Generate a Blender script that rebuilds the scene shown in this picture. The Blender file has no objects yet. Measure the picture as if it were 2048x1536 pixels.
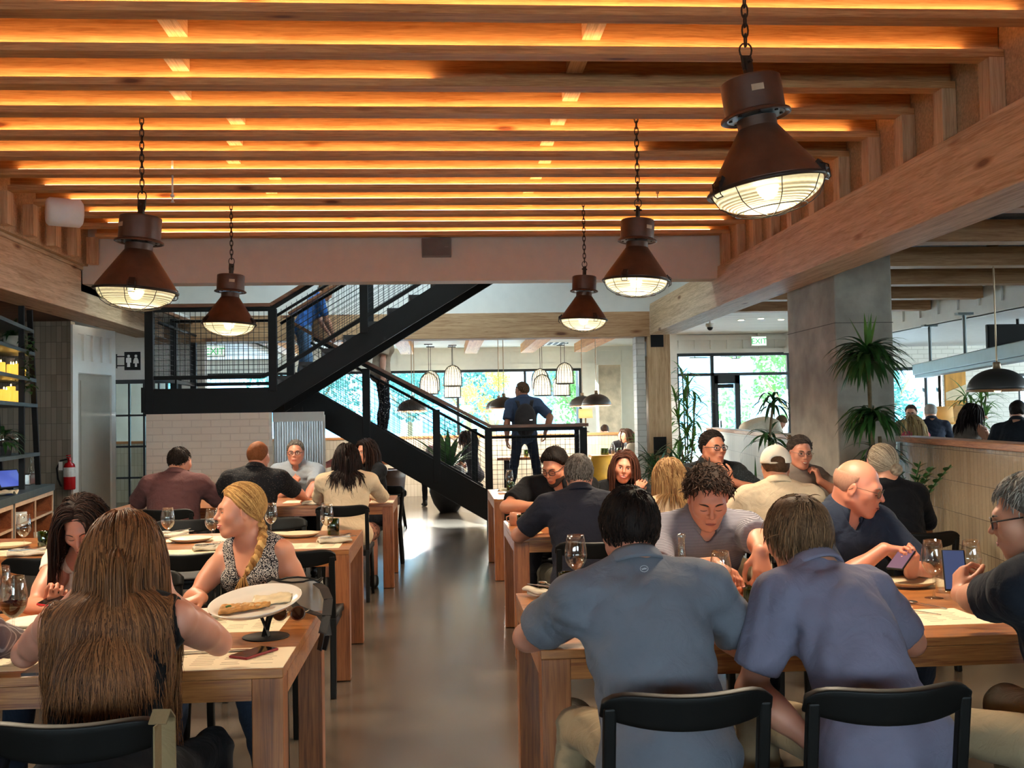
import bpy, math, random
import numpy as np
from mathutils import Vector, Matrix, Euler
random.seed(7)
RNG = np.random.default_rng(7)
PI = math.pi
scene = bpy.context.scene
COL = scene.collection

# ---------------------------------------------------------------- camera
F_PIX, CAM_H = 2070.0, 1.5
cy = np.array([(880-1024)/F_PIX, -(841-768)/F_PIX, 1.0]); cy /= np.linalg.norm(cy)
cz = np.array([-0.018, 1.0, 0.0]); cz[2] = -(cz[0]*cy[0]+cz[1]*cy[1])/cy[2]; cz /= np.linalg.norm(cz)
cx = np.array([cy[2]*cz[1]-cy[1]*cz[2], cy[0]*cz[2]-cy[2]*cz[0], cy[1]*cz[0]-cy[0]*cz[1]]); cx /= np.linalg.norm(cx)
cam_data = bpy.data.cameras.new('camera')
cam_data.sensor_width = 36.0
cam_data.lens = F_PIX/2048*36.0
cam_data.clip_start = 0.05
cam_data.clip_end = 300
cam = bpy.data.objects.new('camera', cam_data)
COL.objects.link(cam)
# rows = world axes expressed in camera coords (right, up, forward)
R3 = np.array([cx, cy, cz])          # world = R3 @ cam(r,u,f)
cam.matrix_world = Matrix(((R3[0][0], R3[0][1], -R3[0][2], 0.0),
                           (R3[1][0], R3[1][1], -R3[1][2], 0.0),
                           (R3[2][0], R3[2][1], -R3[2][2], CAM_H),
                           (0, 0, 0, 1)))
scene.camera = cam

def at(px, py, x=None, y=None, z=None):
    """world point seen at a photo pixel, at a known x, y or z"""
    d = R3 @ np.array([(px-1024)/F_PIX, (768-py)/F_PIX, 1.0])
    t = x/d[0] if x is not None else y/d[1] if y is not None else (z-CAM_H)/d[2]
    return Vector((d[0]*t, d[1]*t, d[2]*t+CAM_H))

# ---------------------------------------------------------------- tagging
def tag(o, label=None, cat=None, group=None, kind=None):
    if label: o['label'] = label
    if cat: o['category'] = cat
    if group: o['group'] = group
    if kind: o['kind'] = kind
    return o

def thing(name, label, cat, loc=(0, 0, 0), rotz=0.0, group=None, kind=None):
    o = bpy.data.objects.new(name, None)
    o.empty_display_size = 0.1
    COL.objects.link(o)
    o.location = loc
    o.rotation_euler = (0, 0, rotz)
    return tag(o, label, cat, group, kind)

def copy_tree(o, parent=None):
    c = o.copy()
    COL.objects.link(c)
    if parent is not None: c.parent = parent
    for ch in list(o.children):
        copy_tree(ch, c)
    return c

# ---------------------------------------------------------------- mesh builder
class MB:
    def __init__(s):
        s.v = []; s.f = []
    def add(s, vs, fs):
        b = len(s.v)
        s.v.extend([tuple(p) for p in vs])
        s.f.extend([tuple(b+i for i in f) for f in fs])
        return s
    def box(s, x0, x1, y0, y1, z0, z1):
        vs = [(x0,y0,z0),(x1,y0,z0),(x1,y1,z0),(x0,y1,z0),(x0,y0,z1),(x1,y0,z1),(x1,y1,z1),(x0,y1,z1)]
        return s.add(vs, [(0,3,2,1),(4,5,6,7),(0,1,5,4),(1,2,6,5),(2,3,7,6),(3,0,4,7)])
    def obox(s, c, sx, sy, sz, M):
        """box of full sizes about centre c, turned by 3x3 matrix M"""
        c = Vector(c); vs = []
        for k in (-.5, .5):
            for (i, j) in ((-.5,-.5),(.5,-.5),(.5,.5),(-.5,.5)):
                vs.append(c + M @ Vector((i*sx, j*sy, k*sz)))
        return s.add(vs, [(0,3,2,1),(4,5,6,7),(0,1,5,4),(1,2,6,5),(2,3,7,6),(3,0,4,7)])
    def bar(s, a, b, w, h, up=(0,0,1)):
        """rectangular bar from a to b, width w (sideways) and height h"""
        a = Vector(a); b = Vector(b); d = (b-a); L = d.length; d.normalize()
        side = d.cross(Vector(up))
        if side.length < 1e-6: side = d.cross(Vector((0,1,0)))
        side.normalize(); u = side.cross(d)
        M = Matrix((d, side, u)).transposed()
        return s.obox((a+b)/2, L, w, h, M)
    def tube(s, pts, r, n=8, closed=False, caps=True):
        pts = [Vector(p) for p in pts]
        N = len(pts)
        rs = r if isinstance(r, (list, tuple)) else [r]*N
        b = len(s.v); prev = None
        for i, p in enumerate(pts):
            if closed: d = pts[(i+1) % N]-pts[i-1]
            else: d = pts[min(i+1, N-1)]-pts[max(i-1, 0)]
            if d.length < 1e-9: d = Vector((0,0,1))
            d.normalize()
            if prev is None:
                ref = Vector((0,0,1)) if abs(d.z) < .9 else Vector((1,0,0))
                u = d.cross(ref).normalized()
            else:
                u = prev - d*prev.dot(d)
                u = u.normalized() if u.length > 1e-6 else d.orthogonal().normalized()
            prev = u; w = d.cross(u)
            for k in range(n):
                a = 2*PI*k/n
                s.v.append(tuple(p+(u*math.cos(a)+w*math.sin(a))*rs[i]))
        for i in range(N if closed else N-1):
            j = (i+1) % N
            for k in range(n):
                k2 = (k+1) % n
                s.f.append((b+i*n+k, b+i*n+k2, b+j*n+k2, b+j*n+k))
        if caps and not closed:
            s.f.append(tuple(b+k for k in range(n-1, -1, -1)))
            s.f.append(tuple(b+(N-1)*n+k for k in range(n)))
        return s
    def lathe(s, prof, n=24, c=(0,0,0), M=None, close=False):
        """profile [(r,z)...] spun about z"""
        b = len(s.v); c = Vector(c); P = len(prof)
        for (r, z) in prof:
            for k in range(n):
                a = 2*PI*k/n
                p = Vector((r*math.cos(a), r*math.sin(a), z))
                if M is not None: p = M @ p
                s.v.append(tuple(c+p))
        for i in range(P-1 if not close else P):
            j = (i+1) % P
            for k in range(n):
                k2 = (k+1) % n
                s.f.append((b+i*n+k, b+i*n+k2, b+j*n+k2, b+j*n+k))
        if not close:
            if prof[0][0] > 1e-5: s.f.append(tuple(b+k for k in range(n-1, -1, -1)))
            if prof[-1][0] > 1e-5: s.f.append(tuple(b+(P-1)*n+k for k in range(n)))
        return s
    def ell(s, c, rx, ry, rz, nu=12, nv=8, M=None):
        c = Vector(c); b = len(s.v)
        for j in range(nv+1):
            t = PI*j/nv
            for k in range(nu):
                a = 2*PI*k/nu
                p = Vector((rx*math.sin(t)*math.cos(a), ry*math.sin(t)*math.sin(a), -rz*math.cos(t)))
                if M is not None: p = M @ p
                s.v.append(tuple(c+p))
        for j in range(nv):
            for k in range(nu):
                k2 = (k+1) % nu
                s.f.append((b+j*nu+k, b+j*nu+k2, b+(j+1)*nu+k2, b+(j+1)*nu+k))
        return s
    def prism(s, poly, z0, z1, M=None, c=(0,0,0)):
        """extrude a counter-clockwise polygon (x,y) from z0 to z1"""
        b = len(s.v); n = len(poly); c = Vector(c)
        for z in (z0, z1):
            for (x, y) in poly:
                p = Vector((x, y, z))
                if M is not None: p = M @ p
                s.v.append(tuple(c+p))
        s.f.append(tuple(b+k for k in range(n-1, -1, -1)))
        s.f.append(tuple(b+n+k for k in range(n)))
        for k in range(n):
            k2 = (k+1) % n
            s.f.append((b+k, b+k2, b+n+k2, b+n+k))
        return s
    def grid(s, fn, nu, nv, wrap=False):
        b = len(s.v)
        for j in range(nv+1):
            for i in range(nu+(0 if wrap else 1)):
                s.v.append(tuple(fn(i/nu, j/nv)))
        W = nu if wrap else nu+1
        for j in range(nv):
            for i in range(nu):
                i2 = (i+1) % W
                s.f.append((b+j*W+i, b+j*W+i2, b+(j+1)*W+i2, b+(j+1)*W+i))
        return s
    def build(s, name, mat, parent=None, smooth=False, bevel=0.0, sub=0, solid=0.0, loc=None, clean=True):
        me = bpy.data.meshes.new(name)
        me.from_pydata(s.v, [], s.f)
        if mat is not None:
            for m in (mat if isinstance(mat, (list, tuple)) else [mat]): me.materials.append(m)
        if smooth:
            me.polygons.foreach_set('use_smooth', [True]*len(me.polygons))
        me.update()
        o = bpy.data.objects.new(name, me)
        COL.objects.link(o)
        if parent is not None: o.parent = parent
        if loc is not None: o.location = loc
        if solid:
            m = o.modifiers.new('solid', 'SOLIDIFY'); m.thickness = solid; m.offset = 0
        if bevel:
            m = o.modifiers.new('bevel', 'BEVEL'); m.width = bevel; m.segments = 2; m.limit_method = 'ANGLE'; m.angle_limit = math.radians(40)
        if sub:
            m = o.modifiers.new('sub', 'SUBSURF'); m.levels = sub; m.render_levels = sub
        return o

def box_obj(name, mat, parent, x0, x1, y0, y1, z0, z1, bevel=0.0):
    return MB().box(x0, x1, y0, y1, z0, z1).build(name, mat, parent, bevel=bevel)

def structure(name, mb, mat, label, cat, bevel=0.0, smooth=False, group=None):
    o = mb.build(name, mat, None, bevel=bevel, smooth=smooth)
    return tag(o, label, cat, group, 'structure')

def rotz(a): return Matrix.Rotation(a, 3, 'Z')
def rotx(a): return Matrix.Rotation(a, 3, 'X')
def roty(a): return Matrix.Rotation(a, 3, 'Y')

# ---------------------------------------------------------------- materials
MATS = {}
def srgb(h):
    if isinstance(h, str):
        h = h.lstrip('#'); c = [int(h[i:i+2], 16)/255 for i in (0, 2, 4)]
    else: c = list(h)
    return tuple((x/12.92 if x <= .04045 else ((x+.055)/1.055)**2.4) for x in c) + (1.0,)

def new_mat(name):
    m = bpy.data.materials.new(name); m.use_nodes = True
    nt = m.node_tree
    b = nt.nodes['Principled BSDF']
    return m, nt, b

def N(nt, t, **kw):
    n = nt.nodes.new(t)
    for k, v in kw.items(): setattr(n, k, v)
    return n

def ramp(nt, fac, stops):
    r = N(nt, 'ShaderNodeValToRGB')
    e = r.color_ramp.elements
    while len(e) < len(stops): e.new(0.5)
    for i, (p, c) in enumerate(stops):
        e[i].position = p; e[i].color = c if len(c) == 4 else tuple(c)+(1,)
    nt.links.new(fac, r.inputs['Fac'])
    return r.outputs['Color']

def plain(name, col, rough=.6, metal=0.0, var=.12, scale=8.0, bump=0.0, bscale=60.0, sheen=0.0, spec=None, coat=0.0, stretch=(1,1,1), alpha=1.0, sss=0.0, transl=0.0):
    """a surface of one colour with a little noise in it, optionally bumpy"""
    if name in MATS: return MATS[name]
    m, nt, b = new_mat(name)
    c = srgb(col)
    tc = N(nt, 'ShaderNodeTexCoord'); mp = N(nt, 'ShaderNodeMapping')
    mp.inputs['Scale'].default_value = stretch
    nt.links.new(tc.outputs['Object'], mp.inputs['Vector'])
    nz = N(nt, 'ShaderNodeTexNoise'); nz.inputs['Scale'].default_value = scale; nz.inputs['Detail'].default_value = 4
    nt.links.new(mp.outputs['Vector'], nz.inputs['Vector'])
    lo = tuple(x*(1-var) for x in c[:3]); hi = tuple(min(1, x*(1+var)) for x in c[:3])
    nt.links.new(ramp(nt, nz.outputs['Fac'], [(.3, lo), (.7, hi)]), b.inputs['Base Color'])
    b.inputs['Roughness'].default_value = rough
    b.inputs['Metallic'].default_value = metal
    if spec is not None: b.inputs['Specular IOR Level'].default_value = spec
    if coat: b.inputs['Coat Weight'].default_value = coat; b.inputs['Coat Roughness'].default_value = .1
    if sheen: b.inputs['Sheen Weight'].default_value = sheen
    if sss:
        b.inputs['Subsurface Weight'].default_value = sss
        b.inputs['Subsurface Radius'].default_value = (.9, .35, .2); b.inputs['Subsurface Scale'].default_value = .012
    if bump:
        n2 = N(nt, 'ShaderNodeTexNoise'); n2.inputs['Scale'].default_value = bscale; n2.inputs['Detail'].default_value = 5
        nt.links.new(mp.outputs['Vector'], n2.inputs['Vector'])
        bp = N(nt, 'ShaderNodeBump'); bp.inputs['Strength'].default_value = bump; bp.inputs['Distance'].default_value = .01
        nt.links.new(n2.outputs['Fac'], bp.inputs['Height'])
        nt.links.new(bp.outputs['Normal'], b.inputs['Normal'])
    if transl:
        tr = N(nt, 'ShaderNodeBsdfTranslucent'); tr.inputs['Color'].default_value = c
        mx = N(nt, 'ShaderNodeMixShader'); mx.inputs['Fac'].default_value = transl
        nt.links.new(b.outputs[0], mx.inputs[1]); nt.links.new(tr.outputs[0], mx.inputs[2])
        nt.links.new(mx.outputs[0], nt.nodes['Material Output'].inputs['Surface'])
    MATS[name] = m
    return m

def wood(name, dark, light, axis='X', rough=.5, scale=1.0, knots=True, coat=0.0, bump=.15):
    """sawn timber, grain running along an axis of the object"""
    if name in MATS: return MATS[name]
    m, nt, b = new_mat(name)
    tc = N(nt, 'ShaderNodeTexCoord'); mp = N(nt, 'ShaderNodeMapping')
    sc = {'X': (.5, 11, 11), 'Y': (11, .5, 11), 'Z': (11, 11, .5)}[axis]
    mp.inputs['Scale'].default_value = tuple(v*scale for v in sc)
    oi = N(nt, 'ShaderNodeObjectInfo')
    add = N(nt, 'ShaderNodeVectorMath', operation='ADD')
    mul = N(nt, 'ShaderNodeVectorMath', operation='SCALE'); mul.inputs['Scale'].default_value = 37.0
    cmb = N(nt, 'ShaderNodeCombineXYZ')
    for k in range(3): nt.links.new(oi.outputs['Random'], cmb.inputs[k])
    nt.links.new(cmb.outputs[0], mul.inputs[0])
    nt.links.new(tc.outputs['Object'], mp.inputs['Vector'])
    nt.links.new(mp.outputs['Vector'], add.inputs[0]); nt.links.new(mul.outputs[0], add.inputs[1])
    nz = N(nt, 'ShaderNodeTexNoise'); nz.inputs['Scale'].default_value = 2.2; nz.inputs['Detail'].default_value = 7; nz.inputs['Roughness'].default_value = .62; nz.inputs['Distortion'].default_value = .8
    nt.links.new(add.outputs[0], nz.inputs['Vector'])
    wv = N(nt, 'ShaderNodeTexNoise'); wv.inputs['Scale'].default_value = 9; wv.inputs['Detail'].default_value = 3; wv.inputs['Distortion'].default_value = 1.5
    nt.links.new(add.outputs[0], wv.inputs['Vector'])
    mixf = N(nt, 'ShaderNodeMath', operation='MULTIPLY_ADD'); mixf.inputs[1].default_value = .45; 
    nt.links.new(wv.outputs['Fac'], mixf.inputs[0])
    ms = N(nt, 'ShaderNodeMath', operation='MULTIPLY'); ms.inputs[1].default_value = .6
    nt.links.new(nz.outputs['Fac'], ms.inputs[0]); nt.links.new(ms.outputs[0], mixf.inputs[2])
    D, L = srgb(dark), srgb(light)
    M_ = tuple((a*.45+c*.55) for a, c in zip(D, L))
    col = ramp(nt, mixf.outputs[0], [(.4, D), (.52, M_), (.64, L)])
    if knots:
        mp2 = N(nt, 'ShaderNodeMapping'); s2 = {'X': (1.1, 4, 4), 'Y': (4, 1.1, 4), 'Z': (4, 4, 1.1)}[axis]
        mp2.inputs['Scale'].default_value = tuple(v*scale for v in s2)
        nt.links.new(tc.outputs['Object'], mp2.inputs['Vector'])
        a2 = N(nt, 'ShaderNodeVectorMath', operation='ADD'); nt.links.new(mp2.outputs['Vector'], a2.inputs[0]); nt.links.new(mul.outputs[0], a2.inputs[1])
        vo = N(nt, 'ShaderNodeTexVoronoi'); vo.inputs['Scale'].default_value = 1.3
        nt.links.new(a2.outputs[0], vo.inputs['Vector'])
        kr = ramp(nt, vo.outputs['Distance'], [(.06, (.3, .17, .1, 1)), (.1, (.7, .56, .45, 1)), (.15, (1, 1, 1, 1))])
        mx = N(nt, 'ShaderNodeMix', data_type='RGBA', blend_type='MULTIPLY'); mx.inputs['Factor'].default_value = 1
        nt.links.new(col, mx.inputs['A']); nt.links.new(kr, mx.inputs['B'])
        col = mx.outputs['Result']
    nt.links.new(col, b.inputs['Base Color'])
    b.inputs['Roughness'].default_value = rough
    if coat: b.inputs['Coat Weight'].default_value = coat; b.inputs['Coat Roughness'].default_value = .12
    bp = N(nt, 'ShaderNodeBump'); bp.inputs['Strength'].default_value = bump; bp.inputs['Distance'].default_value = .004
    nt.links.new(mixf.outputs[0], bp.inputs['Height']); nt.links.new(bp.outputs['Normal'], b.inputs['Normal'])
    MATS[name] = m
    return m

def tiled(name, c1, c2, grout, w, h, gap, axes='XZ', rough=.3, offset=0.0, bump=.4, wob=.0, shift=(0,0)):
    """brick or stacked tile in metres on the plane named by axes"""
    if name in MATS: return MATS[name]
    m, nt, b = new_mat(name)
    tc = N(nt, 'ShaderNodeTexCoord'); sp = N(nt, 'ShaderNodeSeparateXYZ'); cb = N(nt, 'ShaderNodeCombineXYZ')
    nt.links.new(tc.outputs['Object'], sp.inputs[0])
    for i, ax in enumerate(axes):
        ad = N(nt, 'ShaderNodeMath', operation='ADD'); ad.inputs[1].default_value = shift[i]+100*w*0
        nt.links.new(sp.outputs[ax], ad.inputs[0]); nt.links.new(ad.outputs[0], cb.inputs[i])
    br = N(nt, 'ShaderNodeTexBrick'); br.offset = offset; br.squash = 1
    br.inputs['Scale'].default_value = 1; br.inputs['Brick Width'].default_value = w; br.inputs['Row Height'].default_value = h
    br.inputs['Mortar Size'].default_value = gap; br.inputs['Mortar Smooth'].default_value = .2; br.inputs['Bias'].default_value = 0
    br.inputs['Color1'].default_value = srgb(c1); br.inputs['Color2'].default_value = srgb(c2); br.inputs['Mortar'].default_value = srgb(grout)
    nt.links.new(cb.outputs[0], br.inputs['Vector'])
    nt.links.new(br.outputs['Color'], b.inputs['Base Color'])
    b.inputs['Roughness'].default_value = rough
    nz = N(nt, 'ShaderNodeTexNoise'); nz.inputs['Scale'].default_value = 14; nz.inputs['Detail'].default_value = 5
    nt.links.new(tc.outputs['Object'], nz.inputs['Vector'])
    ml = N(nt, 'ShaderNodeMath', operation='MULTIPLY_ADD'); ml.inputs[1].default_value = wob
    inv = N(nt, 'ShaderNodeMath', operation='SUBTRACT'); inv.inputs[0].default_value = 1
    nt.links.new(br.outputs['Fac'], inv.inputs[1])
    nt.links.new(nz.outputs['Fac'], ml.inputs[0]); nt.links.new(inv.outputs[0], ml.inputs[2])
    bp = N(nt, 'ShaderNodeBump'); bp.inputs['Strength'].default_value = bump; bp.inputs['Distance'].default_value = .006
    nt.links.new(ml.outputs[0], bp.inputs['Height']); nt.links.new(bp.outputs['Normal'], b.inputs['Normal'])
    MATS[name] = m
    return m

def glass_mat(name, tint=(1,1,1), gloss=.08, rough=0.0):
    """clear pane or wall of a glass: sees straight through, mirrors a little more at a grazing angle"""
    if name in MATS: return MATS[name]
    m = bpy.data.materials.new(name); m.use_nodes = True; nt = m.node_tree
    nt.nodes.remove(nt.nodes['Principled BSDF'])
    tr = N(nt, 'ShaderNodeBsdfTransparent'); tr.inputs['Color'].default_value = tuple(tint)+(1,)
    gl = N(nt, 'ShaderNodeBsdfGlossy'); gl.inputs['Roughness'].default_value = rough
    lw = N(nt, 'ShaderNodeLayerWeight'); lw.inputs['Blend'].default_value = .25
    ma = N(nt, 'ShaderNodeMath', operation='MULTIPLY_ADD'); ma.inputs[1].default_value = .7; ma.inputs[2].default_value = gloss; ma.use_clamp = True
    nt.links.new(lw.outputs['Facing'], ma.inputs[0])
    mx = N(nt, 'ShaderNodeMixShader')
    nt.links.new(ma.outputs[0], mx.inputs['Fac']); nt.links.new(tr.outputs[0], mx.inputs[1]); nt.links.new(gl.outputs[0], mx.inputs[2])
    nt.links.new(mx.outputs[0], nt.nodes['Material Output'].inputs['Surface'])
    MATS[name] = m
    return m

def emit(name, col, strength, var=0.0, base=1.0):
    if name in MATS: return MATS[name]
    m, nt, b = new_mat(name)
    b.inputs['Base Color'].default_value = tuple(x*base for x in srgb(col)[:3])+(1,)
    b.inputs['Emission Color'].default_value = srgb(col)
    b.inputs['Emission Strength'].default_value = strength
    if var:
        tc = N(nt, 'ShaderNodeTexCoord'); nz = N(nt, 'ShaderNodeTexNoise'); nz.inputs['Scale'].default_value = 5
        nt.links.new(tc.outputs['Object'], nz.inputs['Vector'])
        c = srgb(col)
        nt.links.new(ramp(nt, nz.outputs['Fac'], [(.3, tuple(x*(1-var) for x in c[:3])), (.7, c)]), b.inputs['Emission Color'])
    MATS[name] = m
    return m

LETTERS = {}
def text_obj(name, s, size, mat, parent, loc, rot, extrude=.0005, align='CENTER'):
    """lettering as a mesh"""
    cu = bpy.data.curves.new(name, 'FONT'); cu.body = s; cu.size = size; cu.extrude = extrude; cu.align_x = align
    o = bpy.data.objects.new(name+'_tmp', cu); COL.objects.link(o)
    dg = bpy.context.evaluated_depsgraph_get()
    me = bpy.data.meshes.new_from_object(o.evaluated_get(dg))
    bpy.data.objects.remove(o)
    me.materials.clear(); me.materials.append(mat)
    r = bpy.data.objects.new(name, me); COL.objects.link(r)
    r.parent = parent; r.location = loc; r.rotation_euler = rot
    return r
# ================================================================ the setting
M_floor, nt, b = new_mat('polished_concrete')
tc = N(nt, 'ShaderNodeTexCoord')
n1 = N(nt, 'ShaderNodeTexNoise'); n1.inputs['Scale'].default_value = 1.1; n1.inputs['Detail'].default_value = 8; n1.inputs['Roughness'].default_value = .65; n1.inputs['Distortion'].default_value = .6
nt.links.new(tc.outputs['Object'], n1.inputs['Vector'])
nt.links.new(ramp(nt, n1.outputs['Fac'], [(.25, srgb('#4f463d')), (.5, srgb('#5b5147')), (.75, srgb('#6a5e53'))]), b.inputs['Base Color'])
n2 = N(nt, 'ShaderNodeTexNoise'); n2.inputs['Scale'].default_value = 6; n2.inputs['Detail'].default_value = 6
nt.links.new(tc.outputs['Object'], n2.inputs['Vector'])
mr = N(nt, 'ShaderNodeMapRange'); mr.inputs['To Min'].default_value = .24; mr.inputs['To Max'].default_value = .28
b.inputs['Coat Weight'].default_value = .35; b.inputs['Coat Roughness'].default_value = .16
nt.links.new(n2.outputs['Fac'], mr.inputs['Value']); nt.links.new(mr.outputs[0], b.inputs['Roughness'])
bp = N(nt, 'ShaderNodeBump'); bp.inputs['Strength'].default_value = .015; bp.inputs['Distance'].default_value = .01
nt.links.new(n2.outputs['Fac'], bp.inputs['Height']); nt.links.new(bp.outputs['Normal'], b.inputs['Normal'])

W_joist = wood('fir_joist', '#a8703c', '#d9a56a', 'X', .6, 1.0)
W_beamY = wood('fir_beam_long', '#b08a62', '#e0bf97', 'Y', .6, .8)
W_beamX = wood('fir_beam_cross', '#9c6d45', '#c99f74', 'X', .6, .8)
W_post = wood('fir_post', '#b58a60', '#deba8f', 'Z', .6, .8)
W_brown = wood('brown_boards', '#4c3020', '#74492c', 'X', .7, .8, knots=False)
W_deck = wood('deck_boards', '#9c6a3c', '#c08a56', 'X', .7, .7)
W_pale = wood('whitewashed_boards', '#cfc6b6', '#efe8da', 'X', .7, .6, knots=False, bump=.05)
W_cap = wood('oak_cap', '#9a6238', '#cf9562', 'Y', .45, 1.2, knots=False)
W_capx = wood('oak_cap_cross', '#9a6238', '#cf9562', 'X', .45, 1.2, knots=False)
M_white = plain('white_paint', '#e9e8e2', .55, var=.03)
M_white2 = plain('soft_white_paint', '#d6d2ca', .6, var=.03)
M_greypanel = plain('grey_panel', '#a9a396', .6, var=.03)
M_osb = plain('chipboard', '#c7a781', .8, var=.22, scale=60, bump=.3, bscale=80)
M_roughgrey = plain('sprayed_ceiling', '#8f9094', .9, var=.2, scale=40, bump=.5, bscale=50)
M_conc = plain('board_marked_concrete', '#9f9b91', .75, var=.28, scale=4, bump=.35, bscale=14)
M_conc2 = plain('pale_concrete', '#b7af9a', .8, var=.25, scale=5, bump=.4, bscale=18)
M_black = plain('black_steel', '#0c0c0e', .6, .0, var=.15, bump=.05, spec=.3)
M_dkframe = plain('dark_window_frame', '#22272a', .5, .2, var=.1)
M_tileL = tiled('stacked_grey_tile', '#9a9080', '#857c6d', '#5e574d', .062, .193, .0022, 'XZ', .22, wob=.5)
M_tileR = tiled('stacked_cream_tile', '#bfae93', '#ab9a80', '#6b5f4f', .066, .24, .0022, 'YZ', .2, wob=.9)
M_tileB = tiled('stacked_cream_tile_cross', '#c8bfae', '#b8ae9b', '#857b6b', .066, .24, .0022, 'XZ', .2, wob=.9)
M_brick = tiled('painted_brick', '#efd8c4', '#ebd3be', '#e2c9b5', .235, .0865, .007, 'XZ', .5, .5, bump=.9, wob=.5)
M_wbrick = tiled('white_painted_brick', '#e8e6de', '#e2e0d8', '#cfccc3', .235, .0865, .007, 'XZ', .6, .5, bump=.6, wob=.4)
M_glass = glass_mat('window_glass', (.93, .99, 1), .03)

structure('floor', MB().box(-10, 16, -4, 24.1, -.12, 0), M_floor, 'polished grey brown concrete floor of the restaurant', 'floor')

# --- main ceiling: deck and joists
structure('ceiling', MB().box(-3.75, 3.4, -4, 11.4, 3.86, 3.92), W_deck, 'timber deck ceiling above the lit joists', 'ceiling')
M_led = emit('warm_light_strip', '#ffc98c', 13.0)
NJ = 17
for i in range(NJ):
    k = 11-i
    y0 = 5.03+.555*k
    mb = MB().box(-3.6, 3.22, y0, y0+.118, 3.5, 3.546)
    mb.box(-3.6, 3.22, y0+.058, y0+.105, 3.546, 3.86)
    j = structure('ceiling_beam', mb, W_joist, 'fir ceiling joist with a light strip on its ledge', 'ceiling joist', bevel=.003, group='lit fir joists of the main ceiling')
    # light strips: some runs stop short, as in the photo
    runs = [(-3.3, 3.0)]
    if i == 8: runs = [(-3.3, 2.4)]
    if k == 2: runs = [(-3.3, -.02)]
    if k == 1: runs = [(-3.3, 3.0)]
    if k == 5: runs = [(-3.3, 1.6)]
    for (a, c) in runs:
        MB().box(a, c, y0+.022, y0+.034, 3.5465, 3.551).build('light_strip', M_led, j)
    if k in (0, 1, 2, 3, 4, 5, 6, 7, 8, 9, 10):
        for bx in (-1.5+.12*((k*5) % 3-1), .89-.02*(k % 3)):
            MB().box(bx-.05, bx+.05, y0-.449, y0+.058, 3.6, 3.86).build('blocking', W_beamY, j)

# --- big side beams, with the short stud walls on them
structure('ceiling_beam', MB().box(3.12, 3.5, -4, 15.1, 2.72, 3.13).box(3.125, 3.5, -4, 15.1, 3.13, 3.17), W_beamY,
          'heavy pale fir beam running along the right of the joists', 'beam', bevel=.006)
structure('ceiling_beam', MB().box(-4.18, -3.8, -4, 14.6, 2.72, 3.18).box(-4.18, -3.79, -4, 14.6, 3.18, 3.22), W_beamY,
          'heavy fir beam running along the left of the joists', 'beam', bevel=.006)
for sgn, x0, x1, xp, zb, lab in ((1, 3.13, 3.22, 3.225, 3.17, 'right'), (-1, -3.69, -3.6, -3.8, 3.22, 'left')):
    pm = MB().box(xp, xp+(.03 if sgn > 0 else .06), -4, 11.34, zb, 3.9)
    structure('wall_%s_upper' % lab, pm, M_osb, 'chipboard panel wall between the studs over the %s beam' % lab, 'wall')
    for i in range(14):
        y0 = 5.03+.555*(11-i)
        structure('trim_stud', MB().box(x0, x1, y0, y0+.118, zb, 3.5), W_post, 'short fir stud between the %s beam and a joist end' % lab, 'stud',
                  group='short studs on the %s beam' % lab)

# --- white soffit that ends the joisted ceiling
structure('wall_soffit', MB().box(-3.8, 3.23, 11.34, 11.6, 3.03, 3.92), plain('led_warmed_white', '#dccbb9', .6, var=.03), 'plain painted soffit closing the joisted ceiling', 'wall')  # white paint with the strip lights' warm cast put into its colour
# --- stairwell above the stairs
structure('wall_stairwell_back', MB().box(-4.2, 3.5, 15.46, 15.6, 2.95, 5.4), M_white2, 'plain white wall above the cross beam behind the stairs', 'wall')
structure('wall_stairwell_left', MB().box(-4.3, -3.8, 11.3, 15.6, 2.95, 5.4), M_white2, 'white side wall of the stairwell', 'wall')
structure('wall_stairwell_right', MB().box(3.5, 3.6, 11.3, 15.6, 3.17, 5.4), M_white2, 'white right side wall of the stairwell', 'wall')
structure('wall_stairwell_front', MB().box(-4.2, 3.5, 11.45, 11.6, 3.86, 5.4), M_white2, 'white wall over the soffit', 'wall')
structure('ceiling_stairwell', MB().box(-4.3, -3.0, 11.4, 15.6, 5.4, 5.5).box(2.6, 3.6, 11.4, 15.6, 5.4, 5.5).box(-3.0, 2.6, 11.4, 12.6, 5.4, 5.5).box(-3.0, 2.6, 14.4, 15.6, 5.4, 5.5).box(-3.0, -1.6, 12.6, 14.4, 5.4, 5.5).box(.9, 2.6, 12.6, 14.4, 5.4, 5.5), M_white2, 'white ceiling of the stairwell', 'ceiling')
structure('ceiling_beam', MB().box(-4.18, 3.12, 15.1, 15.46, 2.69, 3.06), W_beamX, 'fir cross beam behind the stairs', 'beam', bevel=.006)
post = structure('trim_post', MB().box(3.08, 3.42, 15.12, 15.46, 0, 2.72), W_post, 'square pale fir post under the end of the right beam', 'post', bevel=.006)
MB().box(3.13, 3.32, 15.105, 15.12, 2.53, 2.71).build('steel_plate', M_black, post)
MB().box(3.14, 3.33, 15.105, 15.12, .93, 1.2).build('steel_plate', M_black, post)
MB().box(3.06, 3.08, 15.2, 15.36, 2.4, 2.62).build('bracket', plain('grey_steel', '#8b8f92', .4, .8), post)
sk = structure('added_skylight', MB().box(-1.6, -1.54, 12.6, 14.4, 5.42, 5.48).box(.84, .9, 12.6, 14.4, 5.42, 5.48).box(-1.54, .84, 12.6, 12.66, 5.42, 5.48).box(-1.54, .84, 14.34, 14.4, 5.42, 5.48), M_dkframe, 'unseen skylight added to light the stairwell', 'window')  # added skylight, out of view, brightens the wall behind the stairs
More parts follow.
